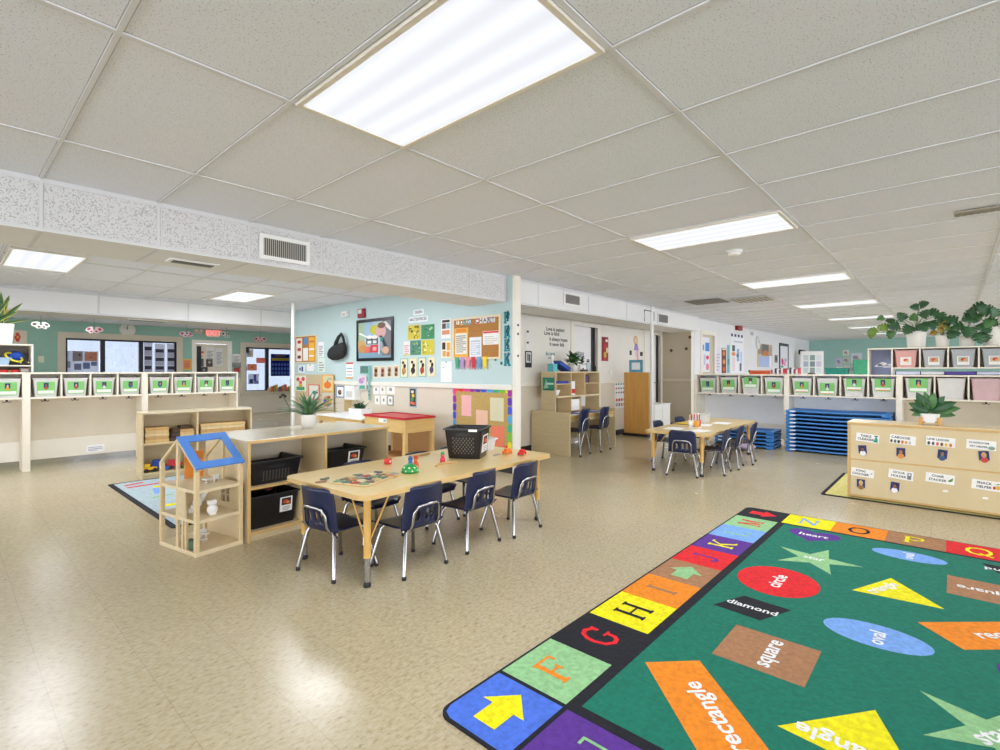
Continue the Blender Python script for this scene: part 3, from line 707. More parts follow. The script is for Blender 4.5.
def chair(x, y, rz, label, group, s=1.):
    c = dup(ch0, (x, y, 0), rz, label, group); c.scale = (1.0, 1.08, s) if s > 1 else (1, 1, 1); return c
chair(2.05, 2.645, 2, 'navy school chair on the near side, leftmost beside front table leg', G1)
chair(2.605, 2.675, 3, 'navy school chair in the middle of the near side of long table', G1)
chair(3.075, 2.65, 3, 'navy school chair at the right of the near side of long table', G1)
chair(2.2, 3.30, 182, 'navy school chair across the table, nearest the shelf bins', G1)
chair(2.78, 3.30, 181, 'navy school chair across the table behind the green dome toy', G1)
chair(3.22, 3.34, 184, 'navy school chair across the table hidden behind the black crate', G1)
G2 = 'navy chairs around the back table'
chair(6.10, 2.45, -80, 'navy chair with its back to us at the near end of back table', G2)
chair(6.47, 2.24, 6, 'navy chair along the right side of back table, nearest us', G2)
chair(6.96, 2.23, 8, 'navy chair along the right side of back table, middle one', G2)
chair(7.43, 2.2, 10, 'navy chair along the right side of back table, nearest blue cots', G2)
chair(6.85, 2.98, 180, 'navy chair on the left side of back table, facing us, nearest', G2)
chair(7.65, 3.0, 176, 'navy chair on the left side of back table behind the pencil cups', G2)
G3 = 'taller navy chairs at the writing desk'
chair(6.43, 4.27, 8, 'taller navy chair at the wooden desk, left of the pair', G3, 1.27)
chair(7.02, 4.27, 6, 'taller navy chair at the wooden desk, right of the pair', G3, 1.27)
# ------------------------------------------------------------------ open storage unit with black tubs
def shelf_unit():
    root = thing('storage_shelf', 'low open maple shelf unit holding black tubs behind front table', 'shelf', (1.515, 3.845, 0), 3.5)
    L_, D, Hh, t = 1.29, .74, .75, .019
    mb = MB(); mb.box(-.004, L_+.004, -.004, D+.004, Hh-.022, Hh, M_top, .003); mb.box(-.005, L_+.005, -.006, -.004, Hh-.022, Hh-.001, M_edge); mb.build('top', root)
    for x in (0, L_-t):
        mb = MB(); mb.box(x, x+t, 0, D, 0, Hh-.022, M_pale, .002); mb.box(x, x+t, -.002, 0, 0, Hh-.022, M_edge); mb.build('side_panel', root)
    mb = MB(); mb.box(.63, .63+t, 0, D/2-.01, .30, Hh-.022, M_wood, .002); mb.box(.63, .63+t, -.002, 0, .30, Hh-.022, M_edge); mb.build('partition', root)
    mb = MB(); mb.box(.425, .425+t, 0, D/2-.01, .075, .385, M_wood, .002); mb.build('partition', root)
    mb = MB(); mb.box(t, .63, 0, D/2-.01, .385, .403, M_wood, .002); mb.box(t, .63, -.002, 0, .385, .403, M_edge); mb.build('shelf', root)
    mb = MB(); mb.box(.63+t, L_-t, 0, D/2-.01, .385, .403, M_wood, .002); mb.box(.63+t, L_-t, -.002, 0, .385, .403, M_edge); mb.build('shelf', root)
    mb = MB(); mb.box(t, L_-t, 0, D, .05, .073, M_wood, .002); mb.box(t, L_-t, -.002, 0, .05, .073, M_edge); mb.box(t, L_-t, .03, .04, 0, .05, M_pale); mb.build('base_shelf', root)
    mb = MB(); mb.box(t, L_-t, D/2-.008, D/2+.008, .073, Hh-.022, mat('hardboard_back', '#c9bda4', .55, .03, 4)); mb.build('back_panel', root)
    return root
SH = shelf_unit()
def on(o, x, y, z):
    a = o.rotation_euler.z; return (o.location.x+x*math.cos(a)-y*math.sin(a), o.location.y+x*math.sin(a)+y*math.cos(a), o.location.z+z)
M_tub = mat('black_tub_plastic', '#151313', .28, .2, 20)
def tub(label, loc, rz, w0, d0, w1, d1, h, lab=None, holes=False, name='storage_tub', m_=None, content=None):
    m_ = m_ or M_tub
    root = thing(name, label, 'bin', loc, rz)
    mb = MB(); mb.frustum(w0, d0, w1, d1, 0, h, m_, lip=.012)
    if holes:                                           # perforated panel pattern and hand hole, raised on the faces
        k = (w1-w0)/2/h; kd = (d1-d0)/2/h
        for i in range(9):
            for j in range(6):
                z = h*.18+j*h*.075; x = (-.5+(i+.5)/9)*w0*.62; y = -(d0/2+kd*z)-.001
                mb.add([(x-.005, y, z-.004), (x+.005, y, z-.004), (x+.005, y-.0003, z+.004), (x-.005, y-.0003, z+.004)], [(0, 1, 2, 3)], mat('tub_hole_light', '#57524a', .6, .1, 20))
        z = h*.74; y = -(d0/2+kd*z)-.0015
        mb.add([(-.06, y, z-.014), (.06, y, z-.014), (.06, y-.001, z+.014), (-.06, y-.001, z+.014)], [(0, 1, 2, 3)], M_black)
    mb.build('tub', root)
    if content:
        mb = MB(); mb.box(-w0*.42, w0*.42, -d0*.4, d0*.4, .004, h*.7, pm(content), .02); mb.build('contents', root)
    if lab:
        x, z, sw, sh = lab; kd = (d1-d0)/2/h; y = -(d0/2+kd*z)
        mb = MB(); M = T(x, y-.002, z, rx=math.degrees(math.atan(kd))); mb.box(-sw/2, sw/2, -.002, 0, 0, sh, pm('#f1efe9'), 0, M)
        draw(mb, [('r', .12, .45, .88, .93, '#3a1d17'), ('e', .45, .68, .24, .13, '#c8442e'), ('e', .62, .62, .16, .1, '#d9822e'), ('r', .2, .3, .8, .34, '#8d8a86'), ('r', .2, .2, .8, .24, '#8d8a86'), ('r', .2, .1, .7, .14, '#8d8a86')], sw, sh, -.002, M=M)
        mb.build('label_card', root)
    return root
tub('wide shallow black mesh tub on the upper left shelf bay', on(SH, .235, .2, .403), 3.5, .36, .3, .42, .34, .17, holes=True)
tub('deep black tub with picture label on bottom of the shelf unit', on(SH, .225, .2, .073), 3.5, .34, .28, .39, .33, .24, lab=(.09, .09, .1, .115))
tub('black tub with picture label in the right bay behind front table', on(SH, .865, .2, .403), 3.5, .34, .28, .4, .34, .175, lab=(.075, .03, .115, .13))
mb = MB()
for k in range(7): mb.ball((random.uniform(-.1, .1), random.uniform(-.05, .05), .02+.012*k), .035, .03, .022, pm(['#6d1f25', '#8a2a2e', '#2c2c30'][k % 3]), 10)
tag(mb.build('crumpled_cloth', loc=on(SH, .33, .2, .315)), 'dark red crumpled cloth on top of the deep lower black tub', 'cloth')

# ------------------------------------------------------------------ dollhouse
def dollhouse():
    root = thing('dollhouse', 'open wooden dollhouse with blue roof frame on the floor', 'dollhouse', (1.16, 3.81, 0), 10)
    Wd, D, p = .335, .5, .028; lv = [.03, .245, .45]; eave, ridge = .6, .79
    M_ply = mat('plywood_floor', '#dcc9a2', .45, .05, 6, stretch=(1, 8, 1))
    mb = MB(); mb.box(0, Wd, 0, D, 0, .03, M_ply, .003); mb.build('base', root)
    for z in lv[1:]:
        mb = MB(); mb.box(.004, Wd-.004, .004, D-.004, z-.022, z, M_ply, .002); mb.build('floor_panel', root)
    for x in (0, Wd-p):
        for y in (0, D-p):
            mb = MB(); mb.box(x, x+p, y, y+p, .03, eave, M_wood, .003); mb.build('post', root)
    for x in (0, Wd-.018):
        mb = MB(); mb.box(x, x+.018, D/2-.014, D/2+.014, .03 if x == 0 else .45, ridge-.03, M_wood, .002); mb.build('king_post', root)
    for y in (.13, .17):
        mb = MB(); mb.box(.002, .02, y, y+.02, .03, .223, M_wood, .002); mb.build('stud', root)
    mb = MB(); mb.box(.002, .014, .14, .25, .245, .428, M_pale, .002); mb.build('wall_board', root)
    for x in (0, Wd-.02):
        for s in (0, 1):
            y0, y1 = (0, D/2) if s == 0 else (D, D/2)
            mb = MB(); M = T()
            a = Vector((x+.01, y0, eave)); b_ = Vector((x+.01, y1, ridge)); d = (b_-a)
            mb.add([(x, y0, eave-.02), (x+.02, y0, eave-.02), (x+.02, y0, eave), (x, y0, eave), (x, y1, ridge-.02), (x+.02, y1, ridge-.02), (x+.02, y1, ridge), (x, y1, ridge)],
                   [(0, 1, 2, 3), (4, 7, 6, 5), (0, 4, 5, 1), (1, 5, 6, 2), (2, 6, 7, 3), (3, 7, 4, 0)], M_wood); mb.build('rafter', root)
    # blue roof panel with a big opening, front slope
    sl = math.hypot(D/2+.012, (ridge-eave)*(D/2+.012)/(D/2)); ang = math.degrees(math.atan2(ridge-eave, D/2))
    M = T(-.004, D/2, ridge+.004, rx=ang)
    mb = MB(); M_roof = mat('blue_painted_ply', '#4f88d8', .45, .05, 6); Wt = Wd+.008
    for a, b_, c, e in ((0, Wt, -.06, 0), (0, Wt, -sl, -sl+.06), (0, .055, -sl+.06, -.06), (Wt-.055, Wt, -sl+.06, -.06)): mb.box(a, b_, c, e, 0, .012, M_roof, 0, M)
    mb.build('roof_panel', root)
    # right wall: middle storey board with four-pane window, lower board
    mb = MB(); X = Wd-.012; M_b = M_pale
    for y0, y1, z0, z1 in ((.03, .16, .245, .428), (.27, D-.03, .245, .428), (.16, .27, .245, .285), (.16, .27, .39, .428), (.21, .22, .285, .39), (.16, .27, .333, .342)): mb.box(X, X+.01, y0, y1, z0, z1, M_b)
    mb.build('window_wall', root)
    mb = MB(); mb.box(X, X+.01, .03, D-.03, .03, .223, M_b); mb.build('side_wall', root)
    mb = MB(); mb.box(.17, Wd-.03, D-.016, D-.006, .245, .428, M_b); mb.build('back_wall', root)
    mb = MB(); yb = D-.014; MO = mat('orange_painted_ply', '#e08a34', .45, .06, 6)
    for x0, x1, z0, z1 in ((.17, .24, .45, .65), (.3, Wd-.028, .45, .65), (.24, .3, .45, .49), (.24, .3, .59, .65)): mb.box(x0, x1, yb, yb+.01, z0, z1, MO)
    mb.build('gable_wall', root)
    # stairs between first and second storey
    mb = MB(); n = 7
    for k in range(n): mb.box(.09+k*.014, .09+(k+1)*.014+.014, .2, .27, .245+k*.026, .245+(k+1)*.026, M_white)
    mb.add([(.085, .195, .245), (.10, .195, .245), (.215, .195, .43), (.20, .195, .43), (.085, .2, .245), (.10, .2, .245), (.215, .2, .43), (.20, .2, .43)], [(0, 1, 2, 3), (4, 7, 6, 5), (0, 4, 5, 1), (1, 5, 6, 2), (2, 6, 7, 3), (3, 7, 4, 0)], M_white)
    mb.build('stairs', root)
    return root
DH = dollhouse()
def toy_chair(label, loc, rz, s, m_=M_white):
    root = thing('toy_chair', label, 'toy furniture', loc, rz)
    mb = MB(); mb.box(-s, s, -s, s, s*.9, s*1.2, m_, .003); mb.build('seat', root)
    mb = MB(); mb.box(-s, s, s*.75, s, s*1.2, s*2.6, m_, .003); mb.build('backrest', root)
    for x in (-.8, .8):
        for y in (-.8, .8):
            mb = MB(); mb.tube([(x*s, y*s, 0), (x*s, y*s, s*.9)], s*.14, m_, 7); mb.build('leg', root)
def toy_table(label, loc, rz, s, h, m_=M_white):
    root = thing('toy_table', label, 'toy furniture', loc, rz)
    mb = MB(); mb.lathe([(0, h-.006), (s, h-.006), (s, h), (0, h)], m_, 18); mb.build('tabletop', root)
    mb = MB(); mb.tube([(0, 0, .004), (0, 0, h-.006)], s*.13, m_, 8); mb.lathe([(0, 0), (s*.55, 0), (s*.2, .008), (0, .008)], m_, 14); mb.build('pedestal', root)
toy_chair('small white toy lounge chair on top floor of the dollhouse', on(DH, .235, .2, .45), 200, .022)
toy_table('small round white toy table on top floor of the dollhouse', on(DH, .18, .21, .45), 0, .026, .03)
mb = MB(); mb.ball((0, 0, .036), .036, .03, .036, M_white, 14); mb.box(-.02, .02, -.02, .02, 0, .012, M_white); mb.box(-.03, .03, -.006, .03, .07, .1, M_white, .006)
tag(mb.build('toy_bathtub', loc=on(DH, .16, .09, .245)), 'rounded white toy bathroom piece on dollhouse middle floor', 'toy furniture')
toy_chair('white toy chair on dollhouse ground floor, nearer the front', on(DH, .15, .2, .03), 40, .02)
toy_chair('white toy chair on dollhouse ground floor, farther back', on(DH, .22, .32, .03), 160, .024)
toy_table('white toy table on dollhouse ground floor between toy chairs', on(DH, .20, .25, .03), 0, .03, .045)
mb = MB(); mb.box(-.012, .012, -.05, .05, 0, .07, mat('dark_green_wood', '#2c4a33', .5, .1, 20), .003); mb.box(-.014, -.012, -.04, .04, .012, .058, pm('#47694c'))
tag(mb.build('toy_planter', loc=on(DH, .03, .085, .03), rz=10), 'small dark green toy box on ground floor edge of the dollhouse', 'toy')

# ------------------------------------------------------------------ low bookcase with blocks
BK = thing('low_bookcase', 'low maple bookcase with wooden blocks before the green labelled cubbies', 'bookcase', (1.56, 6.95, 0), -3.8)
mb = MB(); L_, D, Hh, t = 1.2, .31, .78, .02
mb.box(-.003, L_+.003, -.004, D, Hh-.022, Hh, M_top, .003); mb.build('top', BK)
for x in (0, L_-t): mb = MB(); mb.box(x, x+t, 0, D, 0, Hh-.022, M_pale, .002); mb.build('side_panel', BK)
mb = MB(); mb.box(.56, .58, .002, D-.01, .10, Hh-.022, M_wood, .002); mb.build('partition', BK)
for x0, x1, z in ((t, .56, .42), (.58, L_-t, .42), (t, L_-t, .075)): mb = MB(); mb.box(x0, x1, .002, D-.01, z-.02, z, M_wood, .002); mb.build('shelf', BK)
mb = MB(); mb.box(t, L_-t, D-.012, D, .055, Hh-.022, M_pale); mb.box(t, L_-t, .02, .03, 0, .055, M_pale); mb.build('back_panel', BK)
def block(label, x, y, z, w, d, h, m_, group='unit blocks on the low bookcase', rz=0):
    mb = MB(); mb.box(-w/2, w/2, -d/2, d/2, 0, h, m_, .004)
    o = mb.build('wooden_block', loc=on(BK, x, y, z), rz=-3.8+rz); tag(o, label, 'block', group); return o
MBL = [mat('block_wood_'+c[1:], c, .5, .07, 5, stretch=(8, 1, 1)) for c in ('#d9b77c', '#c99f62', '#e0c592')]
MDK = mat('dark_walnut_block', '#4a3526', .5, .1, 8)
for k in range(5): block('long flat wooden block, %s of the tidy stack at left of the upper shelf' % ORD[4-k], .16, .14, .42+k*.036, .24-.01*(k % 2), .2, .034, MBL[k % 3])
for k in range(3): block('dark walnut toy block, %s of the small pile beside light blocks' % ORD[2-k], .34, .13, .42+k*.05, .1, .16, .046, MDK, rz=8*k)
for k in range(4): block('short flat wooden block, %s of the stack next to shelf partition' % ORD[3-k], .47, .14, .42+k*.034, .15, .2, .032, MBL[(k+1) % 3])
block('curved dark block lying on top of the short block stack', .46, .14, .42+4*.034, .13, .1, .04, MDK, rz=12)
for k in range(5): block('extra long wooden plank, %s of the stack in the right upper bay' % ORD[4-k], .87, .14, .42+k*.037, .52-.015*(k % 2), .2, .035, MBL[(k+2) % 3])
def toycar(label, x, y, z, col, s=1., rz=0):
    root = thing('toy_truck', label, 'toy', on(BK, x, y, z), rz-3.8)
    mb = MB(); mb.box(-.06*s, .06*s, -.03*s, .03*s, .022*s, .05*s, pm(col), .006); mb.box(-.055*s, 0, -.028*s, .028*s, .05*s, .085*s, pm(col), .008); mb.build('body', root)
    for xx in (-.038, .038):
        for yy in (-.032, .032):
            mb = MB(); mb.tube([(xx*s, (yy-.007)*s, .02*s), (xx*s, (yy+.007)*s, .02*s)], .02*s, M_black, 12); mb.build('wheel', root)
toycar('yellow toy truck on the bottom left shelf of bookcase', .09, .09, .075, '#e6b81f', 1.15, 10)
toycar('blue toy truck behind the yellow one on bottom shelf', .19, .2, .075, '#2a52b0', 1.5, 70)
toycar('red toy truck at the right of the bottom shelf toys', .36, .14, .075, '#c9323a', 1.3, -15)
for (x, y, z, r, col, t_) in ((.13, .2, .13, .05, '#a02f58', 'magenta'), (.24, .1, .12, .042, '#2f6fd0', 'bright blue'), (.3, .17, .125, .05, '#d9682a', 'orange'), (.44, .12, .11, .035, '#3f9a4a', 'green')):
    mb = MB(); mb.lathe([(0, 0), (r*.7, 0), (r, r*1.1), (r*.92, r*1.1), (r*.6, .006), (0, .006)], pm(col), 18); mb.box(r*.9, r*1.35, -.006, .006, r*.4, r*.9, pm(col), .003)
    tag(mb.build('toy_cup', loc=on(BK, x, y, .075)), t_+' plastic toy cup among toys on the bookcase bottom shelf', 'toy')

# ------------------------------------------------------------------ cubby walls with bins
def hook_mb(mb, M):
    for s in (-1, 1): mb.tube([(0, 0, 0), (s*.012, -.012, -.022), (s*.03, -.02, -.026), (s*.038, -.02, -.008)], .004, M_dark, 6, M)
    mb.box(-.012, .012, -.005, 0, -.02, .012, M_dark, 0, M)
def cubby(label, loc, rz, W_, n, zs, zt, group, post=.055, back_low=.35, D=.34, leftpost=True, backm=None):
    """local x along, front at y=0 facing -y"""
    root = thing('coat_cubby', label, 'cubby shelf', loc, rz, group)
    bm_ = backm or M_creamback
    mb = MB(); mb.box(0, W_, -.002, D, zt-.022, zt, M_cream, .003); mb.build('top', root)
    mb = MB(); mb.box(post, W_-.004, .0, D, zs-.022, zs, M_cream, .003); mb.build('shelf', root)
    for x, k in ((0, leftpost), (W_-.02, not leftpost)):
        wv = post if k else .02
        mb = MB(); mb.box(x, x+wv, 0, D, 0, zt-.022, M_cream, .003); mb.build('side_panel', root)
    u = (W_-post)/n; cs = []
    for k in range(1, n):
        mb = MB(); mb.box(post+u*k-.009, post+u*k+.009, .003, D-.01, zs, zt-.022, M_cream, .002); mb.build('divider', root)
    mb = MB(); mb.box(.02, W_-.01, D-.012, D, back_low, zt-.022, bm_); mb.build('back_panel', root)
    mb = MB(); mb.box(.02, W_-.01, D-.02, D-.0, .1, back_low, M_trim, .003); mb.build('bottom_rail', root)
    for k in range(n):
        mb = MB(); hook_mb(mb, T(post+u*(k+.5), D*.35, zs-.034)); mb.build('coat_hook', root)
        cs.append(post+u*(k+.5))
    return root, cs, u
def bin_(label, loc, rz, w_, h, group, card='green', idx=0, dz=0., accent=None, d=.26, liner=None):
    root = thing('storage_bin', label, 'bin', loc, rz, group)
    mb = MB(); mb.frustum(w_*.84, d*.88, w_, d, 0, h, M_clear if liner is None else liner, t=.004, lip=.006, rad=.015); mb.build('tub', root)
    mb = MB(); rnd = random.Random(idx*7+3)
    for k in range(4):
        mb.ball((rnd.uniform(-.05, .05)*w_/.25, rnd.uniform(-.03, .03), .03+.032*k), .075*w_/.25, .07, .03, pm(rnd.choice(['#d8d4cc', '#b7bfc6', '#cfc3c9', '#a9a9a4', '#c6cdd0'])), 12)
    mb.build('contents', root)
    k = d*.06/h
    if card:
        cw, chh = (w_*.70, h*.70) if card == 'green' else (w_*.5, h*.5)
        z = h*.14+dz; y = -(d*.44+k*z)-.007; M = T(0, y, z, rx=math.degrees(math.atan(k)))
        mb = MB(); mb.box(-cw/2, cw/2, -.002, 0, 0, chh, pm('#7ec56c' if card == 'green' else '#ece8e2'), 0, M)
        if card == 'green':
            rnd = random.Random(idx)
            sk = rnd.choice(['#d9a47c', '#8d5a3c', '#c58a63', '#e0b48f']); tp = rnd.choice(['#b54040', '#d8d8e0', '#3a5a9a', '#d89a30'])
            sh = [('r', .04, .06, .96, .30, '#e9efe2')]
            if accent: sh.append(('r', .08, .06, .92, .12, accent))
            sh += kid('#23366f', sk, rnd.choice(['#221713', '#4a3020']), tp, .37, .48, .28, .44)
            draw(mb, sh, cw, chh, -.002, M=M)
        else:
            draw(mb, [('r', .1, .35, .9, .92, card), ('e', .5, .62, .22, .18, '#c8372e'), ('e', .62, .55, .14, .12, '#e2a13a')], cw, chh, -.002, M=M)
        mb.build('label_card', root)
    return root
# left cubbies (front at Y=8.63, facing us)
gL = 'green labelled cubby bins on the left'
Lx = [('left cubby unit of cream shelves ending at the picture edge', -.55, 4), ('middle cubby unit of cream shelves below the wide window', .716, 4), ('right cubby unit of cream shelves behind low bookcase', 1.96, 4)]
posw = ['far left, cut by the picture edge', 'first right of the left white post', 'second right of the left white post', 'third right of the left white post', 'just left of the second white post', 'first right of the second white post', 'second right of the second white post', 'third right of the second white post', 'last one at the right end of the left cubbies']
ci = 0
for label, x, n in Lx:
    Wd = .716+.55 if x < 0 else (1.245 if x < 1 else 1.285)
    root, cs, u = cubby(label, (x, 8.63, 0), 0, Wd, n, .93, 1.245, 'cream cubby units on the left')
    for k, c in enumerate(cs):
        if x < 0 and k < 3: continue
        bin_('clear bin with green name card, '+posw[ci], (x+c, 8.63+.16, .931), 0, u*.82, .23, gL, idx=ci, accent=None); ci += 1
sheet('floor_label', 'white printed notice on the cubby bottom rail near floor', 'sign', ('Y', 8.63+.318), (1.47, .13, .2, .1), '#f6f6fa', [('r', .1, .62, .85, .7, '#9a9aa6'), ('r', .1, .4, .9, .48, '#8d8d9a'), ('r', .1, .2, .6, .28, '#8d8d9a')])
# open white shelf with toys on top-left
TS = thing('toy_shelf', 'white open shelf with toys standing on the left cubbies', 'shelf', (-.25, 8.64, 1.245))
mb = MB(); mb.box(0, 1.05, 0, .3, .335, .355, M_cream, .003); mb.build('top', TS)
for x in (0, 1.03): mb = MB(); mb.box(x, x+.02, 0, .3, 0, .335, M_cream, .003); mb.build('side_panel', TS)
mb = MB(); mb.box(.02, 1.03, 0, .3, .075, .09, M_cream, .002); mb.build('shelf', TS)
mb = MB(); mb.box(.02, 1.03, .29, .3, 0, .335, mat('dark_shelf_back', '#6a6258', .6, .05, 5)); mb.build('back_panel', TS)
mb = MB(); a = [(.085*math.cos(2*PI*k/24), 0, .085*math.sin(2*PI*k/24)) for k in range(25)]
mb.tube(a, .012, pm('#e6dc2f'), 8, T(0, 0, .08, ry=28, rx=-60))
tag(mb.build('toy_ring', loc=on(TS, .88, .12, .11)), 'yellow toy ring leaning in the white top shelf', 'toy')
mb = MB(); mb.lathe([(0, 0), (.05, 0), (.078, .03), (.074, .03), (.048, .004), (0, .004)], pm('#2557c4'), 20, T(0, 0, .065, ry=28, rx=-60)); tag(mb.build('toy_bowl', loc=on(TS, .90, .17, .12)), 'blue toy bowl behind the yellow ring in the white top shelf', 'toy')
tub('small pale blue clear tub of toys in the white top shelf', on(TS, .72, .12, .09), 0, .22, .14, .25, .17, .085, name='toy_tub', m_=mat('pale_blue_clear_plastic', '#a9c4dd', .3, .04, 12), content='#d9a9b9')
for x, c_, nm_ in ((.93, '#2a2a26', 'black'), (1.0, '#33312b', 'dark brown')):
    mb = MB(); mb.ball((0, 0, .03), .035, .035, .03, pm(c_), 12); mb.ball((.01, -.033, .035), .008, .004, .008, pm('#e9d9a9'), 8); tag(mb.build('toy_ball', loc=on(TS, x, .1, .09)), nm_+' round toy at the right of the white top shelf', 'toy')
mb = MB()
for x in (-.055, .055): mb.lathe([(0, 0), (.04, 0), (.05, .02), (.035, .035), (0, .035)], pm('#cf3030'), 14, T(x, 0, 0))
mb.box(-.03, .03, -.012, .012, .008, .025, pm('#e2b84a'), .004); tag(mb.build('toy_maracas', loc=on(TS, .84, .1, .001)), 'red toy pair with yellow middle in the lower slot of white top shelf', 'toy')
mb = MB(); mb.box(-.16, .16, -.08, .08, 0, .03, M_black, .006); tag(mb.build('black_tray', loc=on(TS, .66, .15, .001)), 'flat black tray in the lower slot of the white top shelf', 'tray')
mb = MB(); mb.box(-.045, .045, -.05, .05, 0, .055, pm('#7a746c'), .006); mb.box(-.035, .035, -.051, -.05, .01, .045, pm('#a8a096')); tag(mb.build('small_box', loc=on(TS, .975, .1, .001)), 'small grey box at right end of lower slot in white shelf', 'box')

# right cubbies (front at X=9.27, facing -X)
gR = 'green labelled bins in the right cubbies'
zs, zt = .872, 1.205
whiteb = mat('white_back_panel', '#f2f3f3', .5, .02, 4)
r1, c1, u1 = cubby('right-hand room cubby unit behind the back table', (9.27, 3.53, 0), -90, 1.47, 4, zs, zt, 'cubby units on the right', backm=whiteb, D=.4, post=.03)
r2, c2, u2 = cubby('cubby unit above the tall stack of blue cots', (9.27, 2.06, 0), -90, 1.45, 4, zs, zt, 'cubby units on the right', backm=whiteb, D=.4)
r3, c3, u3 = cubby('cubby unit behind the sign cabinet below the big potted plants', (9.27, .61, 0), -90, 1.45, 4, zs, zt, 'cubby units on the right', D=.4)
lab = ['nearest the tan partition', 'second from the tan partition', 'third from the tan partition', 'below the striped book row', 'first right of the white post, orange strip', 'second of four above the tall cots, orange strip', 'third of four above the tall cots, orange strip', 'last of four above the tall cots, orange strip']
for k, c in enumerate(c1): bin_('clear bin with green name card, '+lab[k], (9.27+.17, 3.53-c, zs+.001), -90, u1*.80, .255+.015*(k % 2), gR, idx=20+k, dz=[0, .01, .07, -.01][k])
for k, c in enumerate(c2): bin_('clear bin with green name card, '+lab[4+k], (9.27+.17, 2.06-c, zs+.001), -90, u2*.80, .265, gR, idx=31+k, accent='#e07a3a', dz=[.0, -.02, .05, .05][k])
bin_('clear bin with green name card and purple contents behind the small potted plant', (9.27+.17, .61-c3[0], zs+.001), -90, u3*.84, .275, gR, idx=45, dz=.05)
bin_('plain grey clear bin without card right of the last green card', (9.27+.17, .61-c3[1], zs+.001), -90, u3*.84, .28, 'plain bins in the right cubbies', card=None, idx=46)
bin_('pinkish clear bin without card under the rolled papers', (9.27+.17, .61-c3[2], zs+.001), -90, u3*.86, .28, 'plain bins in the right cubbies', card=None, idx=47, liner=mat('pink_clear_plastic', '#dcb9bb', .3, .1, 6, alpha=.8))
# upper tier
UT = thing('bin_shelf', 'narrow open shelf of picture bins standing on right cubbies', 'shelf', (9.33, .97, zt), -90)
n_ = 5; xs = [0, .29, .605, .905, 1.215, 1.53]
mb = MB(); mb.box(0, 1.53, 0, .3, .375, .395, M_cream, .003); mb.build('top', UT)
mb = MB(); mb.box(.29, 1.53, 0, .3, .09, .108, M_cream, .003); mb.build('shelf', UT)
mb = MB(); mb.box(.0, .02, 0, .3, 0, .375, M_cream, .003); mb.build('side_panel', UT)
for k, x in enumerate(xs[1:]): mb = MB(); mb.box(x-.009, x+.009, .002, .3, 0 if k in (0, 4) else .108, .375, M_cream, .002); mb.build('divider', UT)
mb = MB(); mb.box(.29, 1.53, .29, .3, .1, .375, M_creamback); mb.build('back_panel', UT)
mb = MB(); mb.box(.02, .28, .285, .295, 0, .375, pm('#8a93b4'))
for cx, cz, r in ((.11, .12, .05), (.16, .135, .06), (.21, .11, .045), (.25, .14, .03)): mb.add([(cx+r*math.cos(PI*k/10), .284, cz+r*.9*math.sin(PI*k/10)) for k in range(11)], [list(range(11))], pm('#f4f6fa'))
mb.build('cloud_backing', UT)
for k, (cc, nm_, ln) in enumerate((('#e9e2da', 'red and pink', '#e7a9a0'), ('#b9a48a', 'brown', '#b8babb'), ('#a9b0a4', 'red and grey', '#b3b7b9'), ('#c4b8a2', 'dark', '#a9aeb2'))):
    cx = (xs[k+1]+xs[k+2])/2
    bin_(['pink bin with red picture card, leftmost on the upper shelf', 'grey bin with brown picture card, second on the upper shelf', 'grey bin with red picture card, third on the upper shelf', 'grey bin with dark picture card, last on the upper shelf'][k], (UT.location.x+.15, UT.location.y-cx, zt+.109), -90, (xs[k+2]-xs[k+1])*.8, .235, 'picture bins on the upper shelf', card=cc, idx=60+k, d=.24, liner=mat('bin_plastic_'+ln[1:], ln, .3, .05, 8, alpha=.85))
# rolled papers in the gap
for k, (y0, y1, col, nm_) in enumerate(((.64, .36, '#d9dcf0', 'pale lilac'), (.40, .06, '#e9e9ee', 'white'), (.10, -.22, '#5a4a9c', 'violet'), (-.2, -.5, '#cfd3e6', 'pale grey'))):
    root = thing('paper_roll', nm_+' rolled paper lying in the slot under the picture bins', 'paper roll', (9.40+.02*(k % 2), 0, zt+.026))
    mb = MB(); mb.tube([(0, y0, 0), (0, y1, 0)], .024, pm(col), 14); mb.build('roll', root)
    for y in (y0, y1): mb = MB(); mb.tube([(0, y-.006, 0), (0, y+.006, 0)], .0255, pm('#2b2352'), 14); mb.build('end_cap', root)
mb = MB(); mb.box(9.5, 9.58, -.45, .5, zt+.001, zt+.03, pm('#4a3f3a'), .004); tag(mb.build('flat_folder'), 'dark flat folder behind paper rolls in the slot', 'folder')

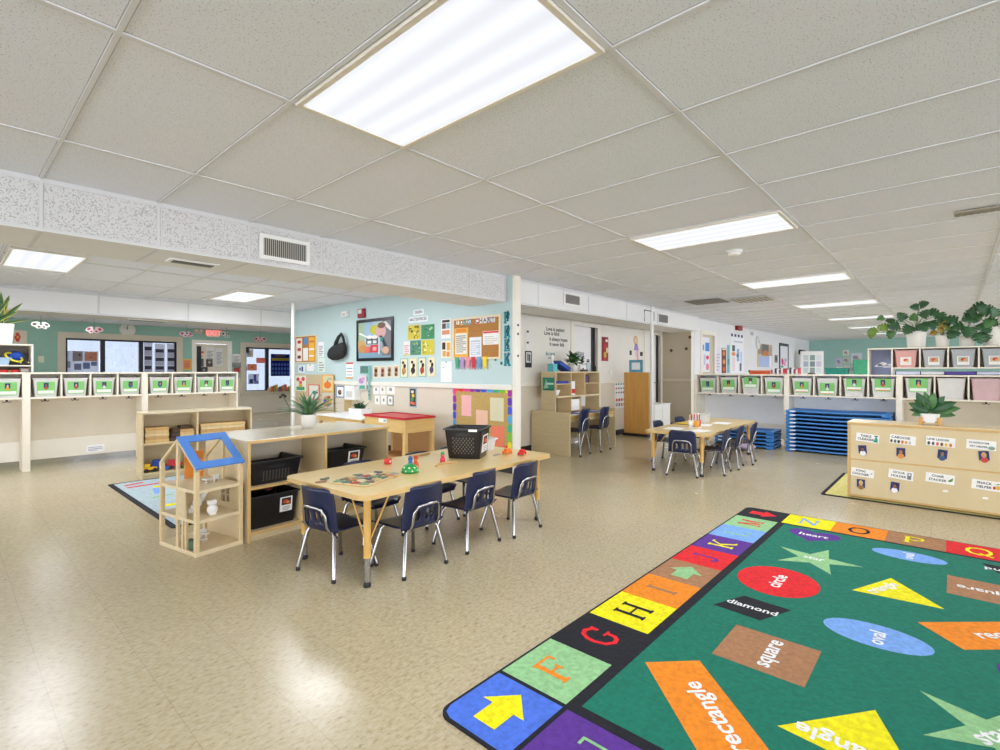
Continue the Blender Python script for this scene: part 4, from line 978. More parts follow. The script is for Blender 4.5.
# cots
def cot(label, x0, x1, y0, y1, z, cat='cot', group=None, h=.058):
    root = thing('stacking_cot', label, cat, (0, 0, 0), 0, group)
    mb = MB()
    nseg = 10; vs = []; 
    for i in range(nseg+1):
        y = y0+.05+(y1-y0-.1)*i/nseg; sag = -.012*math.sin(PI*i/nseg)
        vs += [(x0+.03, y, z+h*.72+sag), (x1-.03, y, z+h*.72+sag), (x1-.03, y, z+h*.72+sag-.006), (x0+.03, y, z+h*.72+sag-.006)]
    fs = []
    for i in range(nseg):
        for k in range(4): a = i*4; fs.append((a+k, a+(k+1) % 4, a+4+(k+1) % 4, a+4+k))
    mb.add(vs, fs, M_cotf); mb.build('bed_fabric', root)
    for x in (x0+.02, x1-.02): mb = MB(); mb.tube([(x, y0+.04, z+h*.7), (x, (y0+y1)/2, z+h*.7-.008), (x, y1-.04, z+h*.7)], .013, M_cot, 8); mb.build('side_rail', root)
    for s, y in ((1, y0), (-1, y1)):
        mb = MB()
        mb.box(x0, x1, min(y, y+s*.075), max(y, y+s*.075), z+h*.35, z+h*.92, M_cot, .012)
        for x in (x0, x1-.08): mb.box(x, x+.08, min(y, y+s*.11), max(y, y+s*.11), z+.002, z+h*.9, M_cot, .014)
        mb.build('end_frame', root)
    mb = MB(); mb.box(x0-.0015, x0, y1-.14, y1-.06, z+h*.45, z+h*.8, pm('#e4eaf2')); mb.build('name_sticker', root)
    return root
for k in range(11): cot('blue stacking cot, %s of the tall stack under the cubbies' % ORD[10-k], 8.93, 9.53, .66, 1.98, .001+.0595*k, group='blue cots in the tall stack')
for k in range(5): cot('blue toddler cot, %s of the low stack behind the back table' % ORD[4-k], 8.87, 9.40, 2.14, 3.05, .001+.0595*k, group='blue cots in the low stack')
mb = MB(); mb.ball((0, 0, .06), .17, .3, .06, mat('lavender_cloth', '#b9a9c9', .7, .1, 8), 16); tag(mb.build('cloth_bag', loc=(8.62, 2.62, 0)), 'lavender cloth bag on floor before the low blue cots', 'bag')
mb = MB(); mb.ball((0, 0, .035), .05, .09, .035, mat('dark_brown_shoe', '#4a2f26', .5, .1, 20), 12); tag(mb.build('toy_ball', loc=(8.80, .93, 0)), 'small brown lump on the floor beneath the blue cots', 'toy')

# ------------------------------------------------------------------ cabinet with job signs
CB = thing('sign_cabinet', 'low maple cabinet with its back turned and job signs', 'cabinet', (6.085, .795, .0095), -90)
L_, D, Hh = 1.55, .36, .75
mb = MB(); mb.box(-.002, L_, -.004, D, Hh-.022, Hh, M_woodx, .003); mb.box(0, L_, -.006, -.004, Hh-.03, Hh-.008, M_edge); mb.build('top', CB)
for x in (0, L_-.022): mb = MB(); mb.box(x, x+.022, 0, D, .012, Hh-.022, M_wood, .002); mb.box(x, x+.022, -.003, 0, .012, Hh-.022, M_edge); mb.build('side_panel', CB)
M_cabp = mat('cabinet_back_panel', '#d5c195', .4, .03, 3, stretch=(3, 1, 1))
for z0, z1 in ((.03, .372), (.385, Hh-.03)): mb = MB(); mb.box(.024, L_-.024, .002, .014, z0, z1, M_cabp); mb.build('back_panel', CB)
mb = MB(); mb.box(.022, L_-.022, -.002, .012, .372, .385, M_edge); mb.box(.022, L_-.022, -.002, .012, .012, .03, M_edge); mb.build('rail', CB)
mb = MB(); mb.box(.022, L_-.022, .02, D, .36, .38, M_wood); mb.box(.022, L_-.022, .02, D, .012, .035, M_wood); mb.build('shelf', CB)
PX_ = ('X', 6.085)
def job(lines, icon, yc, z, w_, h, tilt, nm_, size=.030):
    sh = []
    for i, ln in enumerate(lines): sh.append(('t', ln, .42 if icon else .5, .70-.40*i, size, '#1b1a1a'))
    sh += icon
    sheet('job_sign', nm_, 'sign', PX_, (yc, z, w_, h), '#f2f0ea', sh, 'job signs on the maple cabinet', tilt=tilt, gap=.001)
job(['TABLE', 'CLEANER'], [('p', [(.75, .1), (.95, .1), (.93, .45), (.86, .9), (.8, .45)], '#2f9a86'), ('r', .78, .75, .93, .9, '#3a6a64')], .635, .568, .185, .08, 5, 'white job sign reading TABLE CLEANER with green bottle drawing', .031)
job(['CABOOSE'], [('e', .08+.14*k, .25, .05, .19, ['#4a4a4a', '#6a5a4a', '#3a3a3a', '#d0702a', '#e0a02a', '#c8c8c8'][k]) for k in range(6)], .366, .572, .195, .085, 4, 'white job sign reading CABOOSE with row of small figures', .031)
job(['LINE LEADER'], [('e', .1+.15*k, .25, .05, .2, ['#4a4a4a', '#5a5a5a', '#c86a4a', '#7a4a3a', '#e0c02a', '#d0703a'][k]) for k in range(6)], .096, .578, .2, .085, 3, 'white job sign reading LINE LEADER with row of small figures', .026)
job(['CLASSROOM', 'PET HELPER'], [('e', .85, .25, .12, .2, '#5fb0a8'), ('e', .86, .27, .06, .09, '#d0742a')], -.172, .577, .19, .082, 2, 'white job sign reading CLASSROOM PET HELPER with fish bowl', .022)
job(['SONG', 'CHOOSER'], [('e', .88, .5, .03, .1, '#b9b9b4'), ('r', .9, .5, .915, .85, '#b9b9b4')], .675, .222, .185, .08, 4, 'white job sign reading SONG CHOOSER at the lower left', .029)
job(['DOOR', 'HOLDER'], [('r', .76, .12, .92, .85, '#7d7d80'), ('r', .8, .55, .88, .78, '#dfe4ea')], .38, .24, .185, .085, 5, 'white job sign reading DOOR HOLDER with grey door drawing', .029)
job(['CHAIR', 'STACKER'], [('p', [(.76, .35), (.95, .75), (.93, .4), (.85, .25)], '#5f8f3a')], .1, .245, .2, .085, 3, 'white job sign reading CHAIR STACKER with green drawing', .029)
job(['SNACK', 'HELPER'], [('r', .72, .2, .8, .5, '#c9302a'), ('e', .88, .4, .1, .2, '#e0b03a'), ('p', [(.74, .65), (.96, .75), (.9, .88)], '#8ab06a')], -.205, .228, .19, .085, 3, 'white job sign reading SNACK HELPER with food drawing', .029)
for k, (yc, z, sk, tp, hr, pos) in enumerate(((.669, .452, '#7a4a34', '#e8e8ea', '#1a1412', 'the TABLE CLEANER sign'), (.376, .456, '#b5714a', '#d88a3a', '#5a3a20', 'the CABOOSE sign'), (.084, .47, '#8d6a52', '#3a5a7a', '#1a1a1a', 'the LINE LEADER sign'), (-.195, .486, '#c98f6b', '#c8402e', '#d8b23a', 'the CLASSROOM PET HELPER sign'), (.685, .115, '#d0a27c', '#8d6a3a', '#d9c070', 'the SONG CHOOSER sign'), (.424, .126, '#8d5a3c', '#f0f0f2', '#241814', 'the DOOR HOLDER sign'))):
    sheet('portrait_photo', 'small portrait photo on blue pinned below '+pos, 'photo', PX_, (yc, z, .066, .08), '#23366f', kid('#1f2f6a', sk, hr, tp), 'portrait photos on the maple cabinet', tilt=(k % 3-1)*5)
for yc, z, t_ in ((.06, .17, 'CHAIR STACKER'), (-.2, .15, 'SNACK HELPER')):
    mb = MB(); mb.box(-.018, .018, -.002, 0, 0, .016, pm('#f7f5ee')); o = mb.build('adhesive_dot', loc=(6.084, yc, z)); o.rotation_euler.z = -PI/2; tag(o, 'tiny white adhesive tab under the '+t_+' sign', 'sticker')
# ------------------------------------------------------------------ sensory table, white table
ST = thing('sensory_table', 'wooden sensory table with red lid beside the blue wall', 'table', (3.93, 5.15, 0))
Wd, D, Hh = .49, .90, .67
mb = MB(); M_red = mat('red_lid_plastic', '#c3202a', .35, .05, 10); mb.box(-.012, Wd+.012, -.012, D+.012, Hh-.03, Hh-.012, M_red, .004)
frame_ = ((-.012, Wd+.012, -.012, .02), (-.012, Wd+.012, D-.02, D+.012), (-.012, .02, .02, D-.02), (Wd-.02, Wd+.012, .02, D-.02))
for a, b_, c, e in frame_: mb.box(a, b_, c, e, Hh-.012, Hh, M_red, .003)
mb.build('lid', ST)
M_birch = mat('honey_birch', '#dcb874', .42, .06, 3, stretch=(1, 1, 8))
for a, b_, c, e in ((0, .02, .04, D-.04), (Wd-.02, Wd, .04, D-.04), (.04, Wd-.04, 0, .02), (.04, Wd-.04, D-.02, D)): mb = MB(); mb.box(a, b_, c, e, Hh-.20, Hh-.03, M_birch, .002); mb.build('apron', ST)
for x in (0, Wd-.05):
    for y in (0, D-.05): mb = MB(); mb.box(x, x+.05, y, y+.05, 0, Hh-.03, M_birch, .004); mb.build('leg', ST)
mb = MB(); mb.box(.05, Wd-.03, .03, D-.03, .10, .12, mat('brown_table_shelf', '#b98a52', .45, .06, 4), .003); mb.build('shelf', ST)
mb = MB(); mb.box(Wd-.03, Wd-.012, .05, D-.05, .12, Hh-.2, mat('brown_table_board', '#c1935a', .45, .08, 3, stretch=(1, 1, 6)), .002); mb.build('back_board', ST)
mb = MB(); mb.box(-.006, -.001, .38, .56, Hh-.09, Hh-.035, pm('#f4f2ee')); mb.box(-.0065, -.006, .40, .45, Hh-.075, Hh-.05, pm('#a9a49c')); mb.build('label_card', ST)
mb = MB(); mb.box(0, .12, 0, .2, 0, .06, pm('#c9a97a'), .006); mb.box(-.001, 0, .02, .18, .015, .045, pm('#e9e0cf')); tag(mb.build('small_box', loc=(4.15, 5.3, .1205)), 'small tan box on the lower shelf of the red topped table', 'box')
WT = thing('side_table', 'low white topped wooden table behind the red lidded table', 'table', (3.91, 6.10, 0))
mb = MB(); mb.box(0, .62, 0, 1.25, .575, .60, M_white, .006); mb.build('tabletop', WT)
mb = MB(); mb.box(.02, .60, .02, 1.23, .50, .575, M_birch, .003); mb.build('apron', WT)
for x in (.03, .55):
    for y in (.03, 1.18): mb = MB(); mb.box(x, x+.045, y, y+.045, 0, .5, M_birch, .003); mb.build('leg', WT)

# ------------------------------------------------------------------ plants
def leaf(mb, base, az, elev, L_, w_, droop, m_, n=6, cup=.25, prof=None, twist=0.):
    """leaf blade from base; azimuth/elevation in degrees"""
    pts = []; d = Vector((math.cos(math.radians(az))*math.cos(math.radians(elev)), math.sin(math.radians(az))*math.cos(math.radians(elev)), math.sin(math.radians(elev))))
    p = Vector(base); side = Vector((-math.sin(math.radians(az)), math.cos(math.radians(az)), 0)); vs = []
    e = elev
    for i in range(n+1):
        t = i/n
        wv = w_/2*(prof(t) if prof else (math.sin(PI*min(1, t*.93+.05)))**.8)
        dv = Vector((math.cos(math.radians(az))*math.cos(math.radians(e)), math.sin(math.radians(az))*math.cos(math.radians(e)), math.sin(math.radians(e))))
        up = side.cross(dv)*-1
        if up.z < 0 and abs(e) < 89: up = -up
        sd = (side*math.cos(math.radians(twist))+up*math.sin(math.radians(twist)))
        vs += [p-sd*wv+up*wv*cup, p.copy(), p+sd*wv+up*wv*cup]
        p = p+dv*L_/n; e -= droop/n
    o = []
    off = Vector((0, 0, -.0012))
    N_ = len(vs); vs2 = vs+[v+off for v in vs]
    for i in range(n):
        a = i*3
        for k in (0, 1):
            o.append((a+k, a+k+1, a+k+4, a+k+3)); o.append((N_+a+k, N_+a+k+3, N_+a+k+4, N_+a+k+1))
        o.append((a, a+3, N_+a+3, N_+a)); o.append((a+2, N_+a+2, N_+a+5, a+5))
    mb.add(vs2, o, m_, True); return vs[-2]
def pot_lathe(root, r0, r1, h, m_=M_pot, ribs=False):
    mb = MB(); mb.lathe([(0, 0), (r0, 0), (r1, h-.004), (r1, h), (r1-.008, h), (r1-.01, h-.03), (0, h-.03)], m_, 36)
    if ribs:
        for k in range(8): z = h*(k+1)/9; r = r0+(r1-r0)*z/h; mb.lathe([(r-.002, z-.006), (r+.0025, z), (r-.002, z+.006)], m_, 36)
    mb.build('pot', root)
    mb = MB(); mb.lathe([(0, h-.026), (r1-.011, h-.026), (r1-.011, h-.031), (0, h-.031)], M_soil, 24); mb.build('soil', root)
# snake plant, white square planter, top left
root = thing('snake_plant', 'snake plant in white square planter at the far left top', 'potted plant', (.47, 8.78, 1.6005))
mb = MB(); mb.frustum(.28, .24, .32, .27, 0, .245, M_white, t=.01, rad=.02); mb.build('pot', root)
mb = MB(); mb.box(-.14, .14, -.11, .11, .20, .22, M_soil); mb.build('soil', root)
mb = MB(); random.seed(5); M_sn = mat('snake_plant_leaf', '#3d6b3c', .4, .35, 9, stretch=(1, 1, 6)); M_sy = mat('snake_plant_margin', '#c9c25a', .45, .08, 9)
snp = lambda t: 1.0*(min(1, .55+t))*(1-t**3.5)
for az, el, L_, w_ in ((200, 78, .40, .055), (30, 80, .42, .06), (0, 60, .38, .05), (340, 40, .33, .045), (150, 66, .36, .05), (90, 85, .44, .055), (10, 22, .34, .026), (260, 72, .36, .05), (325, 62, .40, .05), (20, 48, .30, .045)):
    b_ = (random.uniform(-.06, .06), random.uniform(-.05, .05), .22)
    tw = 80 if abs(math.cos(math.radians(az))) > .6 else 0
    leaf(mb, b_, az, el, L_, w_*1.3, 12, M_sy, 8, .1, snp, tw); leaf(mb, (b_[0], b_[1]-.004, b_[2]+.003), az, el, L_*.985, w_*.85, 12, M_sn, 8, .1, snp, tw)
mb.build('leaves', root)
M_leafg = mat('grey_green_leaf', '#64896a', .45, .22, 14)
# aloe-like plant on the shelf unit
root = thing('potted_plant', 'spiky drooping green plant in white pot on the maple shelf', 'potted plant', on(SH, .725, .41, .75), 0)
pot_lathe(root, .055, .066, .125)
mb = MB(); random.seed(11)
for k in range(64):
    az = k*137.5; el = random.uniform(22, 80); L_ = random.uniform(.2, .34)*(1 if el < 55 else .85)
    leaf(mb, (.02*math.cos(az), .02*math.sin(az), .115), az, el, L_, random.uniform(.034, .046), random.uniform(25, 60), random.choice([M_leafg, M_leafg, M_leaf2]), 6, .35, lambda t: (1-t**1.6)*(.7+.6*t if t < .5 else 1))
mb.build('leaves', root)
mb = MB(); mb.tube([(-.02, 0, .10), (-.14, .06, .18), (-.19, .08, .29)], .004, M_stem, 6); mb.build('stem', root)
mb = MB()
for p in ((-.195, .08, .305), (-.215, .08, .285), (-.175, .085, .29)): mb.ball(p, .017, .014, .012, mat('dried_flower', '#2b2a22', .7, .2, 30), 8)
mb.build('flower', root)
# small plant in white planter on the white table
root = thing('potted_plant', 'dark leafy small plant in white box planter beside red lid', 'potted plant', (4.12, 6.45, .6005), 10)
mb = MB(); mb.frustum(.2, .26, .22, .28, 0, .12, M_white, t=.008, rad=.015); mb.build('pot', root)
mb = MB(); random.seed(2)
for k in range(46): leaf(mb, (random.uniform(-.05, .05), random.uniform(-.08, .08), .11), random.uniform(0, 360), random.uniform(15, 85), random.uniform(.06, .13), .04, 40, M_leaf, 4, .2)
mb.build('leaves', root)
def monstera_leaf(mb, base, d, nrm, s, m_, split=True, wf=1.):
    """broad notched blade: lobes around a midrib along d, upper face towards nrm"""
    d = Vector(d).normalized(); nrm = Vector(nrm); nrm = (nrm-d*nrm.dot(d)).normalized(); sd = nrm.cross(d)
    prof = [(0, .16), (.05, .44), (.2, .54), (.25, .34), (.31, .54), (.45, .52), (.49, .28), (.55, .48), (.68, .41), (.72, .2), (.78, .33), (.9, .17), (1, 0)] if split else [(0, .1), (.1, .3), (.25, .42), (.45, .46), (.65, .38), (.82, .24), (.93, .1), (1, 0)]
    b = Vector(base); vs = []
    for t, w_ in prof:
        for q in (-w_*wf, 0, w_*wf): vs.append(b+d*(t-.12)*s+sd*q*s-nrm*(.16*t*t)*s+nrm*(.22*abs(q))*s)
    n = len(prof); N_ = len(vs); vs2 = vs+[v-nrm*.0015 for v in vs]; fs = []
    for i in range(n-1):
        for k in (0, 1): a = i*3+k; fs += [(a, a+1, a+4, a+3), (N_+a, N_+a+3, N_+a+4, N_+a+1)]
        a = i*3; fs += [(a, a+3, N_+a+3, N_+a), (a+2, N_+a+2, N_+a+5, a+5)]
    mb.add(vs2, fs, m_, True)
def monstera(label, loc, r0, r1, h, spec, ribs=True, cat='potted plant', split=True):
    root = thing('potted_monstera', label, cat, loc)
    pot_lathe(root, r0, r1, h, ribs=ribs)
    ms, ml = MB(), MB(); rnd = random.Random(len(spec)+int(r1*1000))
    for (dx, dz, lean, ang, s, m_) in spec:          # dx along the shelf towards -Y, lean into the room; ang: which way the blade points
        tip = (-lean, -dx, h+dz); a = math.radians(ang)
        ms.tube([(0, 0, h-.03), (-lean*.35, -dx*.35, h+dz*.65), tip], .0055, M_stem, 7, r2=.004)
        monstera_leaf(ml, tip, (-.35+rnd.uniform(-.2, .2), -math.cos(a), math.sin(a)), (-1, rnd.uniform(-.4, .4), rnd.uniform(.25, .9)), s*.74, m_, split)
    ms.build('stems', root); ml.build('leaves', root)
topz = zt+.3955
PLX = 9.46
G_, G2_, GY_ = M_leaf, M_leaf2, M_leafy
monstera('large trailing monstera in ribbed white pot, leftmost on upper shelf', (PLX, .41, topz), .10, .115, .235,
   [(-.46, .03, .10, 200, .19, GY_), (-.33, .06, .10, 165, .19, GY_), (-.50, .0, .06, 250, .15, GY_), (-.27, .00, .06, 250, .17, G2_), (-.20, .09, .10, 190, .20, G_), (-.14, .18, .06, 120, .19, G_), (-.06, .06, .12, 240, .20, G_), (.06, .09, .12, 300, .20, G_), (.02, .34, .04, 170, .15, G_), (.05, .37, .0, 20, .16, G_),
    (.15, .26, .06, 340, .21, G_), (.24, .22, .05, 300, .21, G_), (.16, .12, .08, 290, .19, G_), (-.38, .22, .04, 195, .13, G2_), (.08, .20, .08, 60, .18, G_), (-.02, .16, .1, 90, .16, G2_), (.30, .14, .03, 310, .17, G_), (-.26, .14, .05, 150, .16, G_)])
MY = mat('yellowing_leaf', '#a88f3c', .45, .2, 14)
monstera('small yellowing plant in small white pot, second on upper shelf', (PLX, .125, topz), .065, .08, .16,
   [(-.06, .05, .05, 200, .13, MY), (.02, .12, .03, 80, .15, MY), (.07, .05, .05, 330, .12, G2_), (0, .05, .07, 120, .13, MY), (-.02, .14, 0, 110, .12, GY_), (.04, .08, .04, 20, .12, GY_)], ribs=False, split=False)
monstera('dark monstera in white pot, third on upper shelf, hanging leaves', (PLX, -.13, topz), .075, .085, .14,
   [(-.12, .20, .10, 150, .23, G_), (.03, .26, .06, 80, .20, G_), (.14, .14, .10, 310, .22, G_), (.02, .10, .14, 260, .22, G_), (-.12, .06, .12, 230, .19, G_), (.10, .02, .12, 290, .22, G_), (.20, .20, .02, 330, .19, G_), (.06, .22, .04, 40, .2, G2_), (-.05, .14, .12, 200, .2, G_), (.18, .02, .08, 270, .18, G_)], ribs=False)
monstera('monstera with leaning leaves in ribbed white pot at the right edge', (PLX, -.40, topz), .10, .115, .25,
   [(-.20, .13, .06, 190, .22, G_), (-.06, .20, .12, 150, .22, G_), (-.10, .28, .05, 195, .24, G_), (.12, .05, .1, 300, .22, G_), (.1, .2, .0, 20, .2, G_), (-.04, .08, .12, 240, .18, G2_), (.22, .14, .0, 340, .2, G_), (.0, .14, .1, 100, .2, G_)])
# plant on the sign cabinet: white bowl on two wooden blocks
root = thing('potted_plant', 'leafy plant in white bowl with wooden feet on the sign cabinet', 'potted plant', (6.22, .17, .76), -90)
mb = MB(); mb.frustum(.12, .09, .15, .11, .02, .105, M_white, t=.006, rad=.03); mb.build('pot', root)
for x in (-.065, .065): mb = MB(); mb.box(x-.016, x+.016, -.055, .055, 0, .07, M_orange, .006); mb.build('wooden_foot', root)
mb = MB(); mb.box(-.05, .05, -.045, -.03, .02, .035, M_orange, .003); mb.build('wooden_bar', root)
lan = lambda t: math.sin(PI*min(1, t*.95+.05))**.9
mb = MB(); rnd = random.Random(4)
for ang, L_, up in ((120, .23, .1), (150, .2, .06), (100, .2, .12), (165, .17, .03), (30, .24, .08), (12, .25, .06), (55, .2, .1), (80, .19, .12), (200, .15, .04), (350, .2, .04), (135, .17, .1), (20, .17, .1)):
    a = math.radians(ang); b_ = (.03*math.cos(a), -.02+.02*rnd.random(), .09+up*.6)
    mb.tube([(0, 0, .08), b_], .003, M_stem, 6)
    monstera_leaf(mb, b_, (math.cos(a), -.25, math.sin(a)*.9+.1), (rnd.uniform(-.5, .5), -1, rnd.uniform(.2, .9)), L_*.85, rnd.choice([M_leaf, M_leaf, M_leaf2]), False, .5)
mb.build('leaves', root)
mb = MB(); leaf(mb, (-.15, -.04, .2), 190, 20, .07, .035, 30, M_white, 5, .3, lan); mb.tube([(0, 0, .09), (-.08, -.02, .17), (-.15, -.04, .2)], .003, M_stem, 6); mb.build('flower', root)

# ------------------------------------------------------------------ things on the front table
def TBp(x, y, z=0): a = math.radians(2.5); return (TB[0]+x*math.cos(a)-y*math.sin(a), TB[1]+x*math.sin(a)+y*math.cos(a), TH+.0008+z)
# crate: handles, perforated sides
CR = tub('black handled crate with picture label standing on the front table', (2.92, 2.985, TH+.0008), 30, .25, .26, .30, .31, .235, lab=(0., .045, .17, .14), name='storage_crate')
mb = MB(); kx = .025/.235
for i in range(13):
    for j in range(8):
        z = .045+j*.017; y = -.084+i*.014; x = -(.125+kx*z)-.0012
        if (i+j) % 2: mb.add([(x, y-.0045, z-.006), (x, y+.0045, z-.006), (x-.0006, y+.0045, z+.006), (x-.0006, y-.0045, z+.006)], [(0, 3, 2, 1)], mat('tub_hole_grey', '#6f6a60', .6, .2, 30))
z = .195; x = -(.125+kx*z)-.0016
mb.add([(x, -.06, z-.013), (x, .06, z-.013), (x-.001, .06, z+.013), (x-.001, -.06, z+.013)], [(0, 3, 2, 1)], M_black); mb.build('mesh_panel', CR)
mb = MB(); x = -.163; mb.box(x-.003, x, -.12, -.05, .222, .240, pm('#f2f0ec')); mb.build('white_tag', CR)
tub('small clear plastic tub behind the black crate on front table', TBp(1.69, .56), 10, .12, .1, .15, .13, .10, name='clear_tub', m_=M_clear, content='#9fb4cf')
# puzzle tray with pieces
root = thing('puzzle_board', 'wooden puzzle board with colourful pieces at table front corner', 'puzzle', TBp(.30, .38), 20)
mb = MB(); mb.box(-.20, .20, -.14, .14, 0, .008, mat('puzzle_tray_wood', '#d0b684', .5, .06, 8), .003); mb.build('tray', root)
random.seed(9); cols = ['#6f8f6a', '#7b6a55', '#c9b27a', '#4f6b5f', '#b5793c', '#8a8f86', '#a9442e', '#d9cfa9', '#3f4f5a']
for k in range(22):
    i, j = k % 6, k//6
    mb = MB(); c_ = (-.16+i*.064, -.10+j*.066); p = [(c_[0]+.027*(1+.35*math.sin(3*a+k))*math.cos(a), c_[1]+.027*(1+.35*math.sin(3*a+k))*math.sin(a)) for a in [2*PI*q/14 for q in range(14)]]
    mb.prism(p, .008, .014, pm(cols[k % 9])); mb.build('puzzle_piece', root)
for k, (x, y, c_, nm_) in enumerate(((.06, .52, '#8a6a4a', 'brown loose puzzle piece left behind the puzzle board'), (.12, .58, '#5f6a58', 'grey green loose puzzle piece at rear table corner'), (.45, .30, '#c9843a', 'orange loose puzzle piece on near side of puzzle board'), (.60, .36, '#6f8a6a', 'green loose puzzle piece right of puzzle board'), (.66, .38, '#5a7a5a', 'dark green loose piece farthest right of puzzle board'))):
    mb = MB(); p = [(.034*(1+.3*math.sin(3*a+k))*math.cos(a), .022*(1+.3*math.cos(2*a+k))*math.sin(a)) for a in [2*PI*q/14 for q in range(14)]]
    mb.prism(p, 0, .007, pm(c_)); tag(mb.build('puzzle_piece', loc=TBp(x, y), rz=25*k), nm_, 'puzzle piece')
# green dome with blue and orange friends
root = thing('dome_toy', 'green half dome toy with cream spots on the front table', 'toy', TBp(.62, .33), 0)
MG = mat('green_toy_plastic', '#1f8f46', .3, .08, 10)
mb = MB(); mb.lathe([(0, 0), (.062, 0), (.06, .018), (.052, .036), (.036, .052), (.016, .06), (0, .062)], MG, 22); mb.build('shell', root)
mb = MB()
for az in range(0, 360, 45):
    a = math.radians(az); mb.ball((.047*math.cos(a), .047*math.sin(a), .037), .008, .008, .006, pm('#e8e2a8'), 8); mb.ball((.058*math.cos(a+.4), .058*math.sin(a+.4), .016), .006, .006, .006, pm('#e8e2a8'), 8)
mb.build('spots', root)
def figure(label, loc, c_body, c_head, c_hat=None, s=1., cat='toy'):
    root = thing('peg_figure', label, cat, loc)
    mb = MB(); mb.lathe([(0, 0), (.019*s, 0), (.02*s, .02*s), (.012*s, .042*s), (0, .044*s)], pm(c_body), 14); mb.build('body', root)
    mb = MB(); mb.ball((0, 0, .053*s), .014*s, .014*s, .014*s, pm(c_head), 12); mb.build('head', root)
    if c_hat: mb = MB(); mb.lathe([(0, .06*s), (.016*s, .06*s), (.009*s, .078*s), (0, .08*s)], pm(c_hat), 12); mb.build('hat', root)
figure('blue peg toy figure behind the green dome toy', TBp(.70, .42), '#2a5fb0', '#2f6fb5', '#2a5a9a', 1.15)
figure('orange peg toy figure right behind the green dome toy', TBp(.76, .43), '#d8562a', '#e0783a', '#c9402a', 1.1)
figure('red peg toy figure with green hat left of black crate', TBp(1.02, .42), '#d9304a', '#e05a6a', '#2f9a5a', 1.05)
mb = MB(); mb.box(-.022, .022, -.022, .022, 0, .04, pm('#d23a2c'), .004); mb.box(-.012, .012, -.0225, -.022, .012, .028, pm('#f4c9b9')); tag(mb.build('toy_cube', loc=TBp(.72, .70), rz=15), 'small red toy cube with pale window near table rear edge', 'toy')
mb = MB(); pts = [TBp(.86+.22*t, .33+.05*math.sin(PI*t)) for t in [k/10 for k in range(11)]]
mb.tube([Vector(p)-Vector(TBp(.97, .36))+Vector((0, 0, .007)) for p in pts], .007, mat('light_wood_rod', '#c9a266', .5, .05, 9), 8); tag(mb.build('wooden_arc', loc=TBp(.97, .36)), 'thin curved wooden rod lying between dome toy and crate', 'toy')
mb = MB(); mb.box(-.11, .11, -.013, .013, 0, .014, mat('light_wood_rod', '#c9a266'), .004); tag(mb.build('wooden_strip', loc=TBp(1.12, .80), rz=4), 'thin wooden strip at the rear table edge left of crate', 'toy')
def toyblk(label, loc, col, s, rz=0):
    root = thing('toy_vehicle', label, 'toy', loc, rz)
    mb = MB(); mb.box(-.04*s, .04*s, -.018*s, .018*s, .008*s, .022*s, pm(col), .003); mb.box(-.02*s, .025*s, -.016*s, .016*s, .022*s, .036*s, pm(col), .004); mb.build('body', root)
    for x in (-.025, .025):
        for y in (-.018, .018): mb = MB(); mb.tube([(x*s, (y-.003)*s, .010*s), (x*s, (y+.003)*s, .010*s)], .010*s, pm(col), 10); mb.build('wheel', root)
toyblk('orange toy vehicle near the far right end of the front table', TBp(1.66, .30), '#ee7c2a', 1.2, 10)
toyblk('red toy vehicle nearest the far right corner of front table', TBp(1.70, .17), '#d32424', 1.2, 20)
mb = MB(); mb.prism([(.05*math.cos(a), .016*math.sin(a)) for a in [2*PI*q/16 for q in range(16)]], 0, .006, pm('#9a978e')); tag(mb.build('flat_toy_piece', loc=TBp(1.55, .32), rz=10), 'flat grey toy piece left of the orange toy vehicle', 'toy')

# ------------------------------------------------------------------ things on the back table
def T2(x, y, z=0): a = math.radians(2); return (6.0+x*math.cos(a)-y*math.sin(a), 2.14+x*math.sin(a)+y*math.cos(a), .5158+z)
root = thing('pencil_caddy', 'white caddy of colourful pencil cups on the back table', 'caddy', T2(.68, .38), 10)
mb = MB(); mb.box(-.09, .09, -.07, .07, 0, .012, M_white, .003); mb.build('base', root)
for k, (x, y, c_) in enumerate(((-.045, -.03, '#e0a03a'), (.045, -.03, '#c9304a'), (-.045, .035, '#f0ede6'), (.045, .035, '#e9e6df'))):
    mb = MB(); mb.lathe([(0, .012), (.034, .012), (.037, .10), (.033, .10), (.03, .016), (0, .016)], pm(c_), 16, T(x, y)); mb.build('cup', root)
    mb = MB()
    for q in range(5):
        a = q*1.3+k; mb.tube([(x+.01*math.cos(a), y+.01*math.sin(a), .02), (x+.022*math.cos(a), y+.022*math.sin(a), .17+.01*(q % 3))], .006, pm(['#f2efe6', '#d8403a', '#f4f1ea', '#3a6ac0', '#e9b93a'][q]), 7)
    mb.build('markers', root)
tub('clear box of pencils at the rear of the back table', T2(1.35, .52), 8, .26, .17, .3, .2, .12, name='clear_box', m_=M_clear, content='#b08a6a')
for k, (x, y, rz_, t_) in enumerate(((.42, .55, 8, 'sheet of white paper at the near left of the back table'), (.35, .22, -15, 'sheet of white paper nearest the front edge of the back table'), (1.05, .40, 12, 'sheet of white paper beside the pencil caddy'), (1.5, .28, 5, 'sheet of white paper at the far end of the back table'))):
    mb = MB(); mb.box(-.15, .15, -.11, .11, 0, .0015, pm('#f3f2ef')); tag(mb.build('paper_sheet', loc=T2(x, y, .0002*k), rz=rz_), t_, 'paper')
mb = MB(); mb.lathe([(0, 0), (.07, 0), (.11, .012), (.108, .015), (.07, .004), (0, .004)], pm('#e2c04a'), 24); tag(mb.build('yellow_plate', loc=T2(1.05, .66)), 'round yellow plate at the rear edge of the back table', 'plate')

